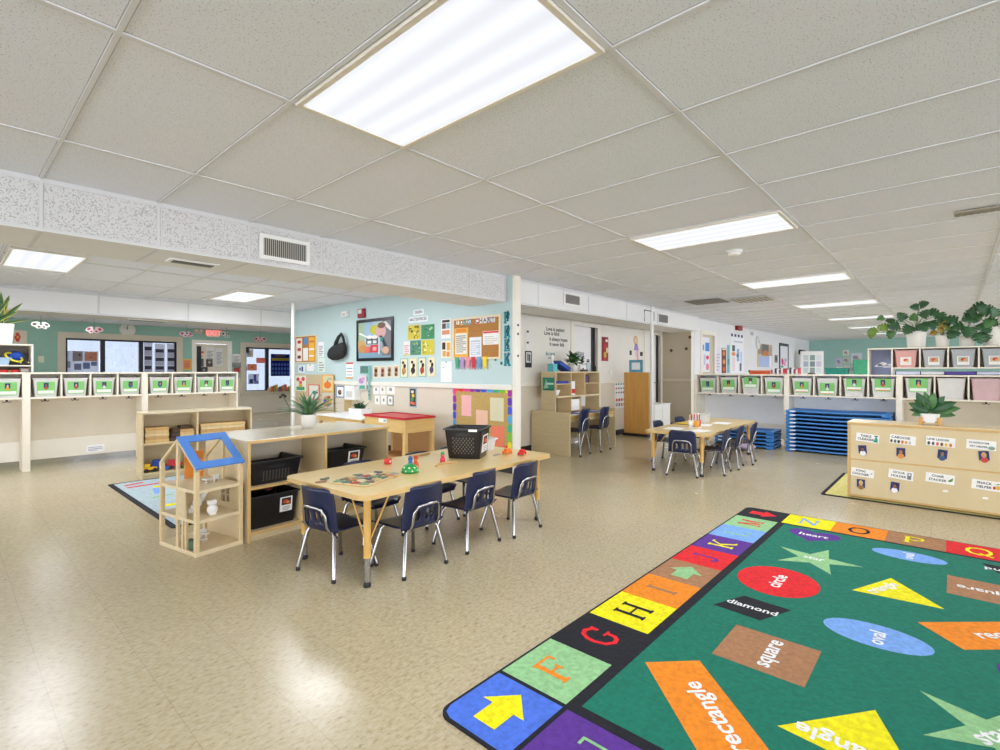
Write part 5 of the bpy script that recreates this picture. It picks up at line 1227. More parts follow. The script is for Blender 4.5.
# ------------------------------------------------------------------ desk with hutch
DX, DY = 6.2, 4.2
DS = thing('writing_desk', 'maple two seat writing desk against the cream wall', 'desk', (DX, DY, 0))
DL, DD, DHt = 1.35, .72, .60
for x in (0, DL-.022): mb = MB(); mb.box(x, x+.022, 0, DD, 0, .645, M_pale, .002); mb.build('side_panel', DS)
mb = MB(); mb.box(.022, DL-.022, .02, DD, .575, .60, M_top, .003); mb.box(.022, DL-.022, .017, .02, .55, .598, M_edge); mb.build('desktop', DS)
mb = MB(); mb.box(.022, DL-.022, DD-.02, DD, .1, .575, M_pale); mb.build('modesty_panel', DS)
mb = MB(); mb.box(.022, DL-.022, .03, .05, .50, .575, M_wood); mb.build('apron', DS)
HU = thing('desk_hutch', 'maple hutch with cubby compartments standing on the writing desk', 'shelf', (DX+.06, DY+.30, .601))
HL, HD = 1.28, .27
for x in (0, HL-.02): mb = MB(); mb.box(x, x+.02, 0, HD, 0, .63, M_pale, .002); mb.build('side_panel', HU)
mb = MB(); mb.box(0, HL, -.002, HD, .63, .65, M_woodx, .003); mb.build('top', HU)
mb = MB(); mb.box(.02, HL-.02, -.03, HD, .25, .275, M_woodx, .003); mb.build('shelf', HU)
for x in (.42, .82): mb = MB(); mb.box(x, x+.018, .002, HD, .275, .63, M_wood, .002); mb.build('divider', HU)
mb = MB(); mb.box(.42, .438, .002, HD, 0, .25, M_wood, .002); mb.build('divider', HU)
mb = MB(); mb.box(.70, .718, .002, HD, 0, .25, M_wood, .002); mb.build('divider', HU)
for a, b_, z in ((.02, .42, .45), (.838, HL-.02, .45)): mb = MB(); mb.box(a, b_, .004, HD-.01, z, z+.014, M_wood); mb.build('small_shelf', HU)
mb = MB(); mb.box(.02, HL-.02, HD-.01, HD, .275, .63, mat('hutch_back', '#d3b98a', .45, .05, 4)); mb.build('back_panel', HU)
mb = MB(); M = T(-.0005, .13, .36, rz=-90); mb.box(-.11, .11, -.003, 0, 0, .2, pm('#2f8a6f'), 0, M)
draw(mb, [('p', [(.1, .15), (.3, .9), (.5, .2)], '#8fc7ae'), ('r', .35, .45, .95, .6, '#bfe0d2'), ('r', .1, .05, .9, .14, '#256b58')], .22, .2, -.003, M=M); tag(mb.build('green_poster', loc=HU.location), 'green picture card stuck on the end panel of hutch', 'poster')
def hu(x, y, z): return (HU.location.x+x, HU.location.y+y, HU.location.z+z+.0008)
tissue = thing('tissue_box', 'turquoise tissue box with white tissue on top of hutch', 'tissue box', hu(.10, .13, .65))
mb = MB(); mb.box(-.055, .055, -.055, .055, 0, .12, pm('#5fb8c4'), .004); mb.build('box', tissue)
mb = MB(); mb.lathe([(0, .12), (.03, .12), (.012, .16), (.03, .24), (.008, .26), (0, .26)], pm('#f5f5f5'), 9); mb.build('tissue', tissue)
mb = MB(); mb.box(-.15, .15, -.09, .09, -.03, .03, pm('#2a4fa8'), .006, T(0, 0, .085, ry=22)); mb.box(-.152, .152, -.092, .092, .03, .036, pm('#c9c04a'), .002, T(0, 0, .085, ry=22))
tag(mb.build('blue_box', loc=hu(.33, .13, .65)), 'blue box with yellow lid tilted on top of the hutch', 'box')
root = thing('potted_plant', 'bushy green plant in white pot on top of the hutch', 'potted plant', hu(.68, .13, .65))
pot_lathe(root, .07, .085, .14)
mb = MB(); random.seed(21)
for k in range(80): leaf(mb, (random.uniform(-.05, .05), random.uniform(-.05, .05), .12+random.uniform(0, .08)), random.uniform(0, 360), random.uniform(0, 85), random.uniform(.1, .2), .055, 50, random.choice([M_leaf, M_leaf2]), 4, .2)
mb.build('leaves', root)
root = thing('potted_plant', 'tiny leafy sprig in white square pot on the hutch', 'potted plant', hu(.92, .14, .65))
mb = MB(); mb.box(-.09, .09, -.05, .05, 0, .11, M_white, .008); mb.build('pot', root)
mb = MB()
for k in range(16): leaf(mb, (.03, 0, .11+.006*k), k*137, random.uniform(10, 70), .08, .04, 40, M_leaf, 4, .2)
mb.build('leaves', root)
mb = MB(); mb.box(-.09, .09, -.02, .02, 0, .035, pm('#4a3a33'), .006); mb.ball((-.03, 0, .045), .02, .015, .015, pm('#7a6a5f'), 8); tag(mb.build('small_figurines', loc=hu(.86, .04, .65)), 'dark little figurine strip before the square pot on hutch', 'figurine')
def bottle(label, loc, h, r, c_body, c_cap):
    root = thing('pump_bottle', label, 'bottle', loc)
    mb = MB(); mb.lathe([(0, 0), (r, 0), (r, h*.62), (r*.35, h*.75), (r*.35, h*.8), (0, h*.8)], pm(c_body), 16); mb.build('body', root)
    mb = MB(); mb.lathe([(0, h*.8), (r*.42, h*.8), (r*.42, h*.88), (r*.15, h*.88), (r*.15, h), (0, h)], pm(c_cap), 12); mb.box(-r*.9, r*.2, -r*.15, r*.15, h*.96, h, pm(c_cap)); mb.build('pump', root)
bottle('clear pump bottle with black pump on hutch, left one', hu(1.09, .12, .65), .2, .035, '#c9d3d6', '#1a1a1c')
bottle('clear pump bottle with black pump on hutch, right one', hu(1.18, .15, .65), .21, .033, '#b9c6cb', '#1a1a1c')
bottle('short black bottle at the right end of the hutch top', hu(1.225, .07, .65), .13, .032, '#1b1b20', '#1b1b20')
mb = MB(); mb.box(-.17, .17, -.1, .1, 0, .035, pm('#27379f'), .004); tag(mb.build('blue_book', loc=hu(.22, .12, .465)), 'flat blue book on the small upper shelf of the hutch', 'book')
mb = MB(); mb.lathe([(0, 0), (.05, 0), (.085, .09), (.08, .09), (.048, .005), (0, .005)], M_white, 20); tag(mb.build('white_bowl', loc=hu(.12, .10, .276)), 'white bowl in the left compartment of the hutch', 'bowl')
mb = MB(); mb.box(-.05, .05, -.06, .06, 0, .22, pm('#f0efec'), .004); mb.box(-.051, .051, -.061, -.06, .03, .10, pm('#c9302f')); tag(mb.build('white_red_carton', loc=hu(.50, .07, .276)), 'white and red carton in the middle compartment of hutch', 'carton')
for k, (x, c_, t_) in enumerate(((.90, '#c9b23a', 'yellow'), (.95, '#3a2a5a', 'dark purple'), (1.0, '#7a5aa8', 'violet'), (1.05, '#4a3a2a', 'brown'))):
    mb = MB(); mb.box(-.018, .018, -.05, .05, 0, .12+.01*(k % 2), pm(c_), .003); tag(mb.build('small_book', loc=hu(x, .12, .465)), t_+' small upright book on the right small shelf of hutch', 'book')
mb = MB(); mb.box(-.12, .12, 0, .004, 0, .18, pm('#f3f2ef')); tag(mb.build('white_card', loc=hu(.57, .02, .03)), 'white card standing below the hutch middle compartment', 'paper')
for k, (x, y, w_, t_) in enumerate(((.5, .12, .25, 'blue and white workbook lying on desk left of chair'), (.95, .12, .2, 'blue and white workbook lying on desk right of chair'))):
    mb = MB(); mb.box(-w_/2, w_/2, -.09, .09, 0, .012, pm('#5a6fb8'), .002); mb.box(-w_/2+.02, w_/2-.05, -.07, .05, .012, .0125, pm('#d3d9ee')); tag(mb.build('workbook', loc=(DX+x, DY+y+.05, .6008), rz=8), t_, 'book')
# tall divider panel, picture frame on top, white low cabinet
root = thing('divider_panel', 'tall orange stained wooden panel standing near the far door', 'panel', (9.05, 4.33, 0))
mb = MB(); mb.box(0, .055, 0, .52, .05, 1.235, M_orange, .004); mb.build('board', root)
mb = MB(); mb.box(-.06, .12, 0, .52, 0, .05, M_black, .006); mb.build('foot', root)
root = thing('framed_photo', 'blue picture frame with white card on the wooden panel', 'picture frame', (9.065, 4.60, 1.2358), -90)
mb = MB(); frame_ring(mb, -.14, .14, 0, .24, .05, -.01, .01, mat('blue_grey_frame', '#5f9db3', .45, .1, 20)); mb.build('frame', root)
mb = MB(); mb.box(-.10, .10, -.004, .004, .04, .2, pm('#f6f8fb')); mb.build('picture', root)
root = thing('low_cabinet', 'small white low cabinet behind the white pole', 'cabinet', (9.58, 4.47, 0)); root.scale = (.85, .9, 1)
mb = MB(); mb.box(0, .9, 0, .5, .04, .56, M_white, .004); mb.build('body', root)
mb = MB(); mb.box(-.02, .92, -.02, .5, .56, .585, M_white, .004); mb.build('top', root)
mb = MB(); mb.box(.02, .44, -.012, 0, .07, .53, M_white, .003); mb.build('door', root)
mb = MB(); mb.box(.46, .88, -.012, 0, .07, .53, M_white, .003); mb.build('door', root)
mb = MB(); mb.box(.03, .87, .02, .48, 0, .04, M_black); mb.build('plinth', root)
# ------------------------------------------------------------------ blue wall displays (X = 4.72)
B_ = ('X', 4.72)
W2 = ('X', 4.684)
def board(name, label, plane, rect, face, framecol, shapes=(), fw=.025, cat='board', gap=.0):
    c, z0, w_, h = rect; ax, val = plane
    root = thing(name, label, cat, ((val-gap, c, z0) if ax == 'X' else (c, val-gap, z0)), WALLROT[ax])
    mb = MB(); frame_ring(mb, -w_/2, w_/2, 0, h, fw, -.022, -.001, framecol); mb.build('frame', root)
    mb = MB(); mb.box(-w_/2+fw, w_/2-fw, -.012, -.002, fw, h-fw, face); draw(mb, shapes, w_-2*fw, h-2*fw, -.012, 0, fw); mb.build('picture' if shapes else 'cork', root)
    return root
M_cork = mat('cork', '#b07a3c', .8, .15, 60, bump=.1)
M_cork2 = mat('kraft_cork', '#bfa05e', .8, .1, 50)
M_fw = mat('light_wood_frame', '#e6d6b4', .45, .04, 8)
M_bf = mat('black_picture_frame', '#17161b', .3, .1, 10)
lines = lambda n, x0=.12, x1=.88, y0=.1, y1=.8, c='#8f8d8a': [('r', x0, y0+(y1-y0)*k/n, x1-(.2*(k % 3 == 0)), y0+(y1-y0)*k/n+(y1-y0)/n*.45, c) for k in range(n)]
board('cork_board', 'small cork board covered in notes at far end of blue wall', B_, (9.264, 1.414, 0.848, 0.528), M_cork, M_fw, [('r', .04, .03, .34, .95, '#efe6da'), ('e', .2, .8, .1, .07, '#c8402e'), ('e', .2, .5, .1, .07, '#b0562e'), ('e', .2, .2, .1, .07, '#7a3a2e'), ('r', .45, .68, .62, .95, '#4a90d0'), ('r', .40, .05, .64, .55, '#f0ede6'), ('r', .68, .04, .96, .95, '#f2b23a'), ('r', .70, .75, .94, .82, '#d8702a'), ('r', .70, .45, .94, .52, '#f7efe0'), ('r', .70, .2, .94, .26, '#f7efe0')], .02)
sheet('paper_notice', 'long white notice strip right of the small cork board', 'poster', B_, (8.684, 1.519, 0.200, 0.276), '#f0f0ee', lines(6))
sheet('paper_notice', 'pale green notice below the long white strip', 'poster', B_, (8.666, 1.242, 0.236, 0.258), '#dfeadf', lines(4))
sheet('paper_notice', 'small white note with blue figure under the cork board', 'poster', B_, (9.433, 1.221, 0.263, 0.156), '#e6eef0', [('r', .5, .2, .75, .8, '#2a3f8a'), ('e', .3, .5, .12, .2, '#444')])
sheet('paper_notice', 'small white note with pin under the cork board', 'poster', B_, (9.087, 1.260, 0.270, 0.133), '#eff0ec', [('e', .5, .85, .08, .1, '#5a8a4a')])
# bag on a hook
c, z0, w_, h = (8.030, 1.454, 0.579, 0.457)
root = thing('black_bag', 'black quilted bag hanging on the blue wall', 'bag', (4.70, c, z0), -90)
mb = MB(); M_bag = mat('black_quilted_fabric', '#1c1e1d', .75, .3, 40, bump=.3)
vs = []; n = 18; P = [(-.46, .08), (-.5, .24), (-.38, .44), (-.16, .56), (.15, .62), (.46, .68), (.52, .46), (.48, .22), (.34, .06), (.05, -.01), (-.26, .0)]
for d_, sc_ in ((-.001, .86), (-.05, 1.), (-.09, .86)):
    for p in P: vs.append((p[0]*w_*sc_, d_, (.3+(p[1]-.3)*sc_)*h))
fs = []; n = len(P)
for i in range(2):
    for k in range(n): fs.append((i*n+k, i*n+(k+1) % n, (i+1)*n+(k+1) % n, (i+1)*n+k))
fs += [list(range(n))[::-1], [2*n+k for k in range(n)]]
mb.add(vs, fs, M_bag, True); mb.build('body', root)
mb = MB(); mb.tube([(-.05*w_, -.045, .48*h), (.08*w_, -.045, .8*h), (.24*w_, -.04, .99*h), (.36*w_, -.045, .85*h), (.44*w_, -.045, .6*h)], .022, M_bag, 8); mb.tube([(-.12*w_, -.06, .5*h), (-.05*w_, -.06, .68*h), (.1*w_, -.05, .9*h), (.24*w_, -.04, .99*h)], .016, M_bag, 8); mb.build('handle', root)
def wallbox(name, label, cat, plane, rect, d, m_, extra=None, inner=None):
    c, z0, w_, h = rect; ax, val = plane
    root = thing(name, label, cat, ((val-.0005, c, z0) if ax == 'X' else (c, val-.0005, z0)), WALLROT[ax])
    mb = MB(); mb.box(-w_/2, w_/2, -d, 0, 0, h, m_, .008); mb.build('housing', root)
    if extra: mb = MB(); mb.box(-w_*.25, w_*.25, -d-.02, -d, h*.45, h*.9, extra, .006); mb.build('lens', root)
    if inner: mb = MB(); mb.box(-w_*.3, w_*.3, -d-.002, -d, h*.2, h*.6, inner); mb.build('window', root)
    return root
wallbox('motion_sensor', 'small white sensor box high on the blue wall', 'sensor', B_, (7.813, 2.195, 0.176, 0.095), .06, M_white, inner=pm('#c9c9c4'))
wallbox('alarm_strobe', 'dark red alarm strobe above the big framed poster', 'alarm', B_, (7.313, 2.143, 0.178, 0.149), .05, mat('alarm_red', '#8f1620', .35, .1, 12), extra=pm('#e9e0e0'))
board('framed_poster', 'large black framed colourful collage poster on the blue wall', B_, (6.967, 1.423, 1.020, 0.686), pm('#b9cdd0'), M_bf,
  [('r', 0, 0, 1, .2, '#7fa3b5'), ('r', 0, .2, .2, 1, '#a9bfa0'), ('r', .2, .55, .45, 1, '#9fc0d6'), ('r', .74, .05, 1, 1, '#7d7a80'), ('p', [(.7, .95), (1, .7), (1, .8), (.85, .98)], '#e9e6e4'), ('e', .5, .78, .13, .13, '#c9c43a'), ('e', .7, .72, .15, .2, '#d9aaa6'), ('e', .72, .88, .12, .08, '#7a5a44'),
   ('e', .1, .35, .14, .16, '#d0a566'), ('e', .15, .26, .14, .12, '#c98f52'), ('p', [(.03, .68), (.3, .56), (.3, .6), (.05, .73)], '#f4f4ee'), ('r', .26, .38, .62, .56, '#4f5f62'), ('r', .3, .40, .42, .48, '#e9ecea'), ('r', .47, .40, .58, .48, '#dfe4e2'), ('e', .36, .58, .09, .05, '#f4f4f0'), ('e', .52, .57, .1, .05, '#efeae6'), ('r', .40, .15, .64, .36, '#d8303a'), ('r', .47, .2, .58, .3, '#e9aab0'), ('r', .22, .15, .38, .32, '#e0705a'), ('p', [(.66, .6), (.74, .6), (.92, .25), (.84, .25)], '#2f3a44'), ('e', .73, .5, .05, .06, '#2f8f8a'), ('e', .86, .2, .1, .1, '#d3a98a'), ('r', .64, .1, .7, .55, '#c9d6d8')], .05, 'framed poster')
# lettering strips
sheet('text_strip', 'upper white lettered strip above the four green pictures', 'sign', B_, (5.855, 2.085, 0.242, 0.081), '#eef2f2', [('t', 'GREEN', .5, .5, .055, '#5a6264')])
sheet('text_strip', 'lower white lettered strip above the four green pictures', 'sign', B_, (5.864, 1.982, 0.440, 0.081), '#eef2f2', [('t', 'MASTERPIECES', .5, .5, .06, '#6a7274')])
def art(label, rect, base, cols, seed):
    rnd = random.Random(seed); sh = []
    for k in range(14): sh.append(('e', rnd.uniform(.12, .88), rnd.uniform(.12, .88), rnd.uniform(.03, .11), rnd.uniform(.03, .1), rnd.choice(cols)))
    sheet('child_painting', label, 'painting', B_, rect, base, sh, 'square paintings in a grid on blue wall')
art('yellow square painting, upper left of the grid of four', (5.958, 1.729, 0.290, 0.215), '#d8c43c', ['#6a7a3a', '#8a6a3a', '#e9dc7a', '#4a5a3a'], 1)
art('green square painting, upper right of the grid of four', (5.646, 1.723, 0.290, 0.209), '#3f8f5a', ['#7ac08a', '#2a5f4a', '#a9c9a0', '#5a8f8a'], 2)
art('dark green square painting, lower left of the grid of four', (5.925, 1.498, 0.246, 0.215), '#4f8a70', ['#2f5a50', '#8ab09a', '#6a9a6a', '#a9b89a'], 3)
art('yellow square painting, lower right of the grid of four', (5.640, 1.495, 0.278, 0.216), '#d3c63f', ['#b0923a', '#8aa04a', '#efe6a0', '#b98a8a'], 4)
sheet('paper_notice', 'narrow pink and white notice left of lower green painting', 'poster', B_, (6.133, 1.495, 0.146, 0.211), '#f1e3e2', lines(5, c='#c98a92')+[('r', 0, 0, 1, .08, '#d9d23a')])
for k, (x0, x1, bc, hc) in enumerate(((400.5, 408, '#7fb8b0', '#c98a4a'), (409.5, 417.2, '#d9cfa0', '#2a2420'), (418.8, 426.2, '#6fb3b0', '#a9442e'), (428.2, 435.5, '#d9d2a6', '#4a4a6a'))):
    rect = {0: (6.200, 1.163, 0.184, 0.288), 1: (5.981, 1.172, 0.182, 0.283), 2: (5.768, 1.177, 0.169, 0.282), 3: (5.559, 1.183, 0.160, 0.279)}[k]
    sheet('animal_card', ['teal bordered animal card, first of the row below the paintings', 'cream animal card, second of the row below the paintings', 'teal bordered animal card, third of the row below the paintings', 'cream animal card, last of the row below the paintings'][k], 'card', B_, rect, bc, [('r', .08, .04, .92, .96, '#efe3bd'), ('e', .5, .35, .28, .18, hc), ('e', .6, .6, .18, .12, '#2a2420'), ('r', .35, .12, .45, .3, '#3a2f28'), ('e', .4, .78, .16, .08, '#1e1c1c')], 'animal cards in a row')
sheet('welcome_poster', 'tall white poster with dark heading left of big cork board', 'poster', B_, (5.253, 1.714, 0.196, 0.271), '#f1ece4', [('r', .1, .82, .9, .95, '#3a2f2f'), ('r', .1, .5, .5, .78, '#6a4438'), ('r', .55, .5, .9, .78, '#7fb5c4'), ('r', .1, .2, .9, .42, '#d8916a')])
sheet('photo_poster', 'photo poster of orange and black figures left of cork board', 'poster', B_, (5.253, 1.443, 0.196, 0.236), '#efe6cc', [('r', .1, .5, .45, .92, '#2a2220'), ('r', .6, .45, .92, .9, '#e8a53a'), ('r', .15, .1, .5, .42, '#d9a35a'), ('r', .58, .08, .9, .38, '#e2973a')])
sheet('paper_notice', 'blank white sheet clipped below the photo poster', 'poster', B_, (5.248, 1.109, 0.227, 0.285), '#eef0f2', [('e', .5, .97, .06, .03, '#333'), ('r', .2, .7, .35, .74, '#9aa0a6')])
c, z0, w_, h = (4.663, 1.413, 0.882, 0.563)
board('cork_board', 'large cork board with pinned papers and pennants on blue wall', B_, (c, z0, w_, h), M_cork, M_fw, (), .028)
def pin(label, u0, v0, u1, v1, base, shapes, cat='paper', name='pinned_paper', dy=.013):
    cc = c-w_/2*0; x0 = -w_/2+u0*w_; x1 = -w_/2+u1*w_
    o = sheet(name, label, cat, ('X', 4.72-dy), (c-(x0+x1)/2, z0+v0*h, x1-x0, (v1-v0)*h), base, shapes, thick=.002)
    return o
pin('orange bordered chart pinned at left of the big cork board', .04, .05, .34, .76, '#f0b040', [('r', .08, .12, .92, .82, '#efe9d8'), ('r', .12, .85, .88, .97, '#e08a2a')]+lines(9, .14, .86, .18, .78))
pin('white printed table pinned in middle of big cork board', .37, .05, .62, .52, '#e9ecf0', [('r', .1, .12, .9, .85, '#c3cbd6')]+lines(6, .16, .84, .18, .8, '#eef0f4'))
pin('white sheet with red heading pinned on big cork board', .65, .33, .97, .64, '#f4f1ec', [('r', .02, .84, .98, .98, '#d83a4a')]+lines(4, .1, .9, .1, .7, '#d0ccc6'))
for k, (ch, col) in enumerate((('J', '#d8703a'), ('O', '#e0a83a'), ('B', '#4f9a6a'), ('S', '#5a7fd0'), (' ', '#fff'), ('C', '#d84a6a'), ('H', '#e9e4ea'), ('A', '#f0eef0'), ('R', '#8a6ac0'), ('T', '#c9c6cc'))):
    if ch == ' ': continue
    pin(['orange', 'yellow', 'green', 'blue', '', 'crimson', 'pale mauve', 'white', 'purple', 'grey'][k]+' letter disc in the title row on the big cork board', .08+.082*k, .83, .155+.082*k, .95, col, [('e', .5, .5, .45, .45, '#f4efe2'), ('t', ch, .5, .5, .08, '#3a332e')], 'letter', 'title_letter')
for k, (col, nm_) in enumerate((('#3f9f7a', 'green'), ('#b58ac4', 'lilac'), ('#e48a9a', 'pink'), ('#d0233f', 'crimson'), ('#6f9acb', 'sky blue'), ('#f0d022', 'yellow'))):
    x = -w_/2+(.11+.118*k)*w_; fw_ = .09*w_
    mb = MB(); mb.add([(-fw_/2, 0, 0), (fw_/2, 0, 0), (fw_*.32, 0, -.17), (0, 0, -.13), (-fw_*.32, 0, -.17), (-fw_/2, -.004, 0), (fw_/2, -.004, 0), (fw_*.32, -.004, -.17), (0, -.004, -.13), (-fw_*.32, -.004, -.17)], [(0, 1, 2, 3, 4), (9, 8, 7, 6, 5), (0, 5, 6, 1), (1, 6, 7, 2), (2, 7, 8, 3), (3, 8, 9, 4), (4, 9, 5, 0)], pm(col))
    o = mb.build('pennant', loc=(4.72-.023, c-x, z0+.035)); o.rotation_euler.z = -PI/2; tag(o, nm_+' paper pennant hanging below the big cork board', 'pennant', 'pennants under the cork board')
for k, (yy, zz) in enumerate(((4.32, 1.39), (4.22, 1.34))): sheet('leaf_sticker', ['tiny dark sticker right of the yellow pennant', 'tiny green sticker below the pennants near wall end'][k], 'sticker', B_, (yy, zz, .035, .04), '#3f8f7f', [('e', .6, .4, .25, .25, '#16201e')])
# PREK letters
for k, (ch, r_) in enumerate((('P', (4.122, 1.858, 0.108, 0.136)), ('R', (4.120, 1.672, 0.112, 0.149)), ('E', (4.120, 1.510, 0.112, 0.143)), ('K', (4.120, 1.331, 0.112, 0.148)))):
    mb = MB(); cc, zz, ww, hh = r_
    for pts, wd in letter(ch):
        for i in range(len(pts)-1):
            a, b2 = Vector(pts[i]), Vector(pts[i+1]); d = (b2-a); L_ = d.length; d.normalize(); nn = Vector((-d.y, d.x))
            wq = max(wd*1.7, .12)/2
            q = [a-d*.03+nn*wq, a-d*.03-nn*wq, b2+d*.03-nn*wq, b2+d*.03+nn*wq]
            v = [((p.x-.5)*ww, -.012, p.y*hh) for p in q]+[((p.x-.5)*ww, -.001, p.y*hh) for p in q]
            mb.add(v, [(0, 1, 2, 3), (7, 6, 5, 4), (0, 4, 5, 1), (1, 5, 6, 2), (2, 6, 7, 3), (3, 7, 4, 0)], pm('#2ea3ad'))
    for q in range(5):
        mb.add([((.1+.12*math.sin(q*2.1))*ww-.02, -.0125, hh*(.15+.17*q)), ((.1+.12*math.sin(q*2.1))*ww+.02, -.0125, hh*(.15+.17*q)), ((.1+.12*math.sin(q*2.1))*ww, -.0125, hh*(.15+.17*q)+.05)], [(0, 1, 2)], pm('#12525c'))
    o = mb.build('wall_letter', loc=(4.72, cc, zz)); o.rotation_euler.z = -PI/2; tag(o, 'large teal patterned letter %s on the blue wall edge' % ch, 'letter', 'teal wall letters')
# small cards left of the paintings
for k, (x0, x1) in enumerate(((373.5, 379), (380.5, 386), (387, 392.5), (393.5, 399))):
    rect = [(6.933, 1.148, 0.153, 0.194), (6.748, 1.150, 0.151, 0.191), (6.568, 1.160, 0.144, 0.187), (6.393, 1.161, 0.137, 0.193)][k]
    sheet('animal_card', ['first', 'second', 'third', 'last'][k]+' of the small photo cards just below the framed poster', 'card', B_, rect, '#e6dcc6', [('r', .15, .1, .85, .9, '#c9a27a'), ('e', .5, .6, .25, .18, ['#3a2a24', '#7a2f2a', '#5a4a3a', '#4a2a22'][k]), ('e', .45, .25, .25, .15, '#6a4a3a')], 'small photo cards below the framed poster')
sheet('chalk_card', 'dark green card with turquoise strip left of the photo cards', 'card', B_, (7.255, 1.211, 0.264, 0.133), '#557f74', [('r', 0, 0, 1, .12, '#8fc0b2')])
sheet('flower_poster', 'flower picture card below the dark green card', 'poster', W2, (7.277, 0.954, 0.250, 0.232), '#d9d3d6', [('e', .4, .62, .3, .2, '#b98ac0'), ('e', .65, .75, .2, .15, '#d0a0b8'), ('r', .2, .05, .85, .3, '#4fa08a')])
sheet('turquoise_strip', 'narrow turquoise border strip beside the flower card', 'strip', W2, (7.075, 0.788, 0.049, 0.563), '#6fb5ad', [('e', .5, .15, .3, .03, '#1f2a28'), ('e', .5, .25, .3, .03, '#1f2a28')])
sheet('hand_washing_card', 'tall white card with red and orange stripes near dispenser', 'poster', B_, (7.710, 1.132, 0.220, 0.275), '#f4f1ee', [('r', 0, .9, 1, 1, '#d84a3a'), ('r', 0, 0, 1, .08, '#e8962a'), ('r', .1, .6, .9, .66, '#7fa0d0'), ('r', .1, .4, .9, .45, '#c96a7a'), ('r', .1, .2, .9, .25, '#7fb0d0')])
# lower wainscot displays
sheet('brown_board', 'plain tan paper panel behind the pictures left of dispenser', 'board', ('X', 4.689), (8.893, 0.496, 1.425, 0.699), '#c9b690', (), thick=.003)
sheet('apple_poster', 'red apples picture card at the left of tan panel', 'poster', W2, (9.395, 0.874, 0.423, 0.299), '#e6ead8', [('e', .25, .75, .16, .13, '#d8404f'), ('e', .75, .78, .16, .13, '#d8404f'), ('e', .5, .55, .16, .13, '#e06a5a'), ('r', .12, .06, .88, .28, '#3f9f6a'), ('e', .5, .35, .2, .1, '#e0a83a')])
sheet('red_border_poster', 'red bordered picture card in middle of tan panel', 'poster', W2, (8.880, 0.729, 0.413, 0.280), '#d9534a', [('r', .08, .06, .92, .94, '#dfe0d0'), ('e', .55, .45, .2, .14, '#2f8f7f'), ('e', .78, .47, .1, .06, '#3a5a5a')])
sheet('pumpkin_poster', 'orange pumpkin picture card at right top of tan panel', 'poster', W2, (8.381, 0.892, 0.401, 0.306), '#f0b03a', [('r', .08, .06, .92, .94, '#dccfa0'), ('e', .5, .38, .32, .2, '#ea7a1f'), ('r', .46, .56, .54, .68, '#5a7a3a'), ('e', .7, .75, .18, .06, '#9fb0c0')])
sheet('paint_palette_poster', 'multicoloured paint palette card below the pumpkin card', 'poster', W2, (8.390, 0.586, 0.384, 0.279), '#cfc7b6', [('e', .5, .45, .4, .36, '#c08a5a'), ('e', .3, .5, .13, .1, '#2a4fb0'), ('e', .55, .65, .13, .1, '#3aa04a'), ('e', .75, .5, .13, .1, '#e8c92a'), ('e', .68, .75, .12, .08, '#d0305a'), ('e', .6, .25, .12, .08, '#2f9a9a')])
sheet('blue_border_poster', 'blue bordered photo card left of the white dispenser', 'poster', B_, (8.017, 0.795, 0.264, 0.202), '#4f86c0', [('r', .08, .08, .92, .92, '#eef0f0'), ('e', .45, .45, .22, .22, '#3a2f2a'), ('e', .5, .5, .1, .1, '#b5793c')])
wallbox('towel_dispenser', 'white paper towel dispenser on the wainscot by white table', 'dispenser', B_, (7.540, 0.778, 0.307, 0.237), .12, M_white, inner=pm('#d3d3cf'))
sheet('brown_pocket', 'tan paper pocket below the dispenser', 'pocket', B_, (7.774, 0.571, 0.223, 0.198), '#bfa676', [('r', .1, .8, .9, .86, '#a58a58')])
for k, (x0, y0, x1, y1, bc) in enumerate(((373.5, 385, 379.5, 394, '#f0e9ea'), (380, 385, 385.5, 394, '#f3efe9'), (386.5, 385, 395.5, 394, '#e9e2cc'), (375, 395.5, 380, 404.5, '#dfe6cf'), (381.5, 395.5, 386.5, 404.5, '#ece9e4'), (387.8, 395.5, 393.5, 405.5, '#5f636a'))):
    rect = [(6.928, 0.890, 0.161, 0.145), (6.752, 0.896, 0.143, 0.143), (6.536, 0.902, 0.234, 0.141), (6.897, 0.722, 0.139, 0.145), (6.720, 0.730, 0.135, 0.143), (6.544, 0.723, 0.149, 0.156)][k]
    sheet('number_card', ['pink topped small card, first of upper row on wainscot', 'pink topped small card, second of upper row on wainscot', 'wide cream card at right of upper row on wainscot', 'pale green small card, first of lower row on wainscot', 'white small card, middle of lower row on wainscot', 'dark edged small card, last of lower row on wainscot'][k], 'card', B_, rect, bc, [('r', .1, .08, .9, .92, '#f2f0ea')]+([('r', .0, .9, 1, 1, '#d8606a')] if k < 2 else [])+[('e', .5, .5, .18, .2, '#9a9690')], 'small cards on the wainscot')
sheet('colour_chart', 'narrow card with bright red and yellow shapes on wainscot', 'poster', B_, (5.986, 0.726, 0.173, 0.283), '#8fb5c6', [('r', .12, .05, .88, .95, '#2f2f2c'), ('e', .45, .8, .2, .08, '#e0d8c9'), ('e', .55, .6, .2, .1, '#e2c03a'), ('e', .45, .4, .2, .1, '#3f9a4a'), ('p', [(.2, .3), (.8, .25), (.8, .1), (.2, .15)], '#e06a4a')])
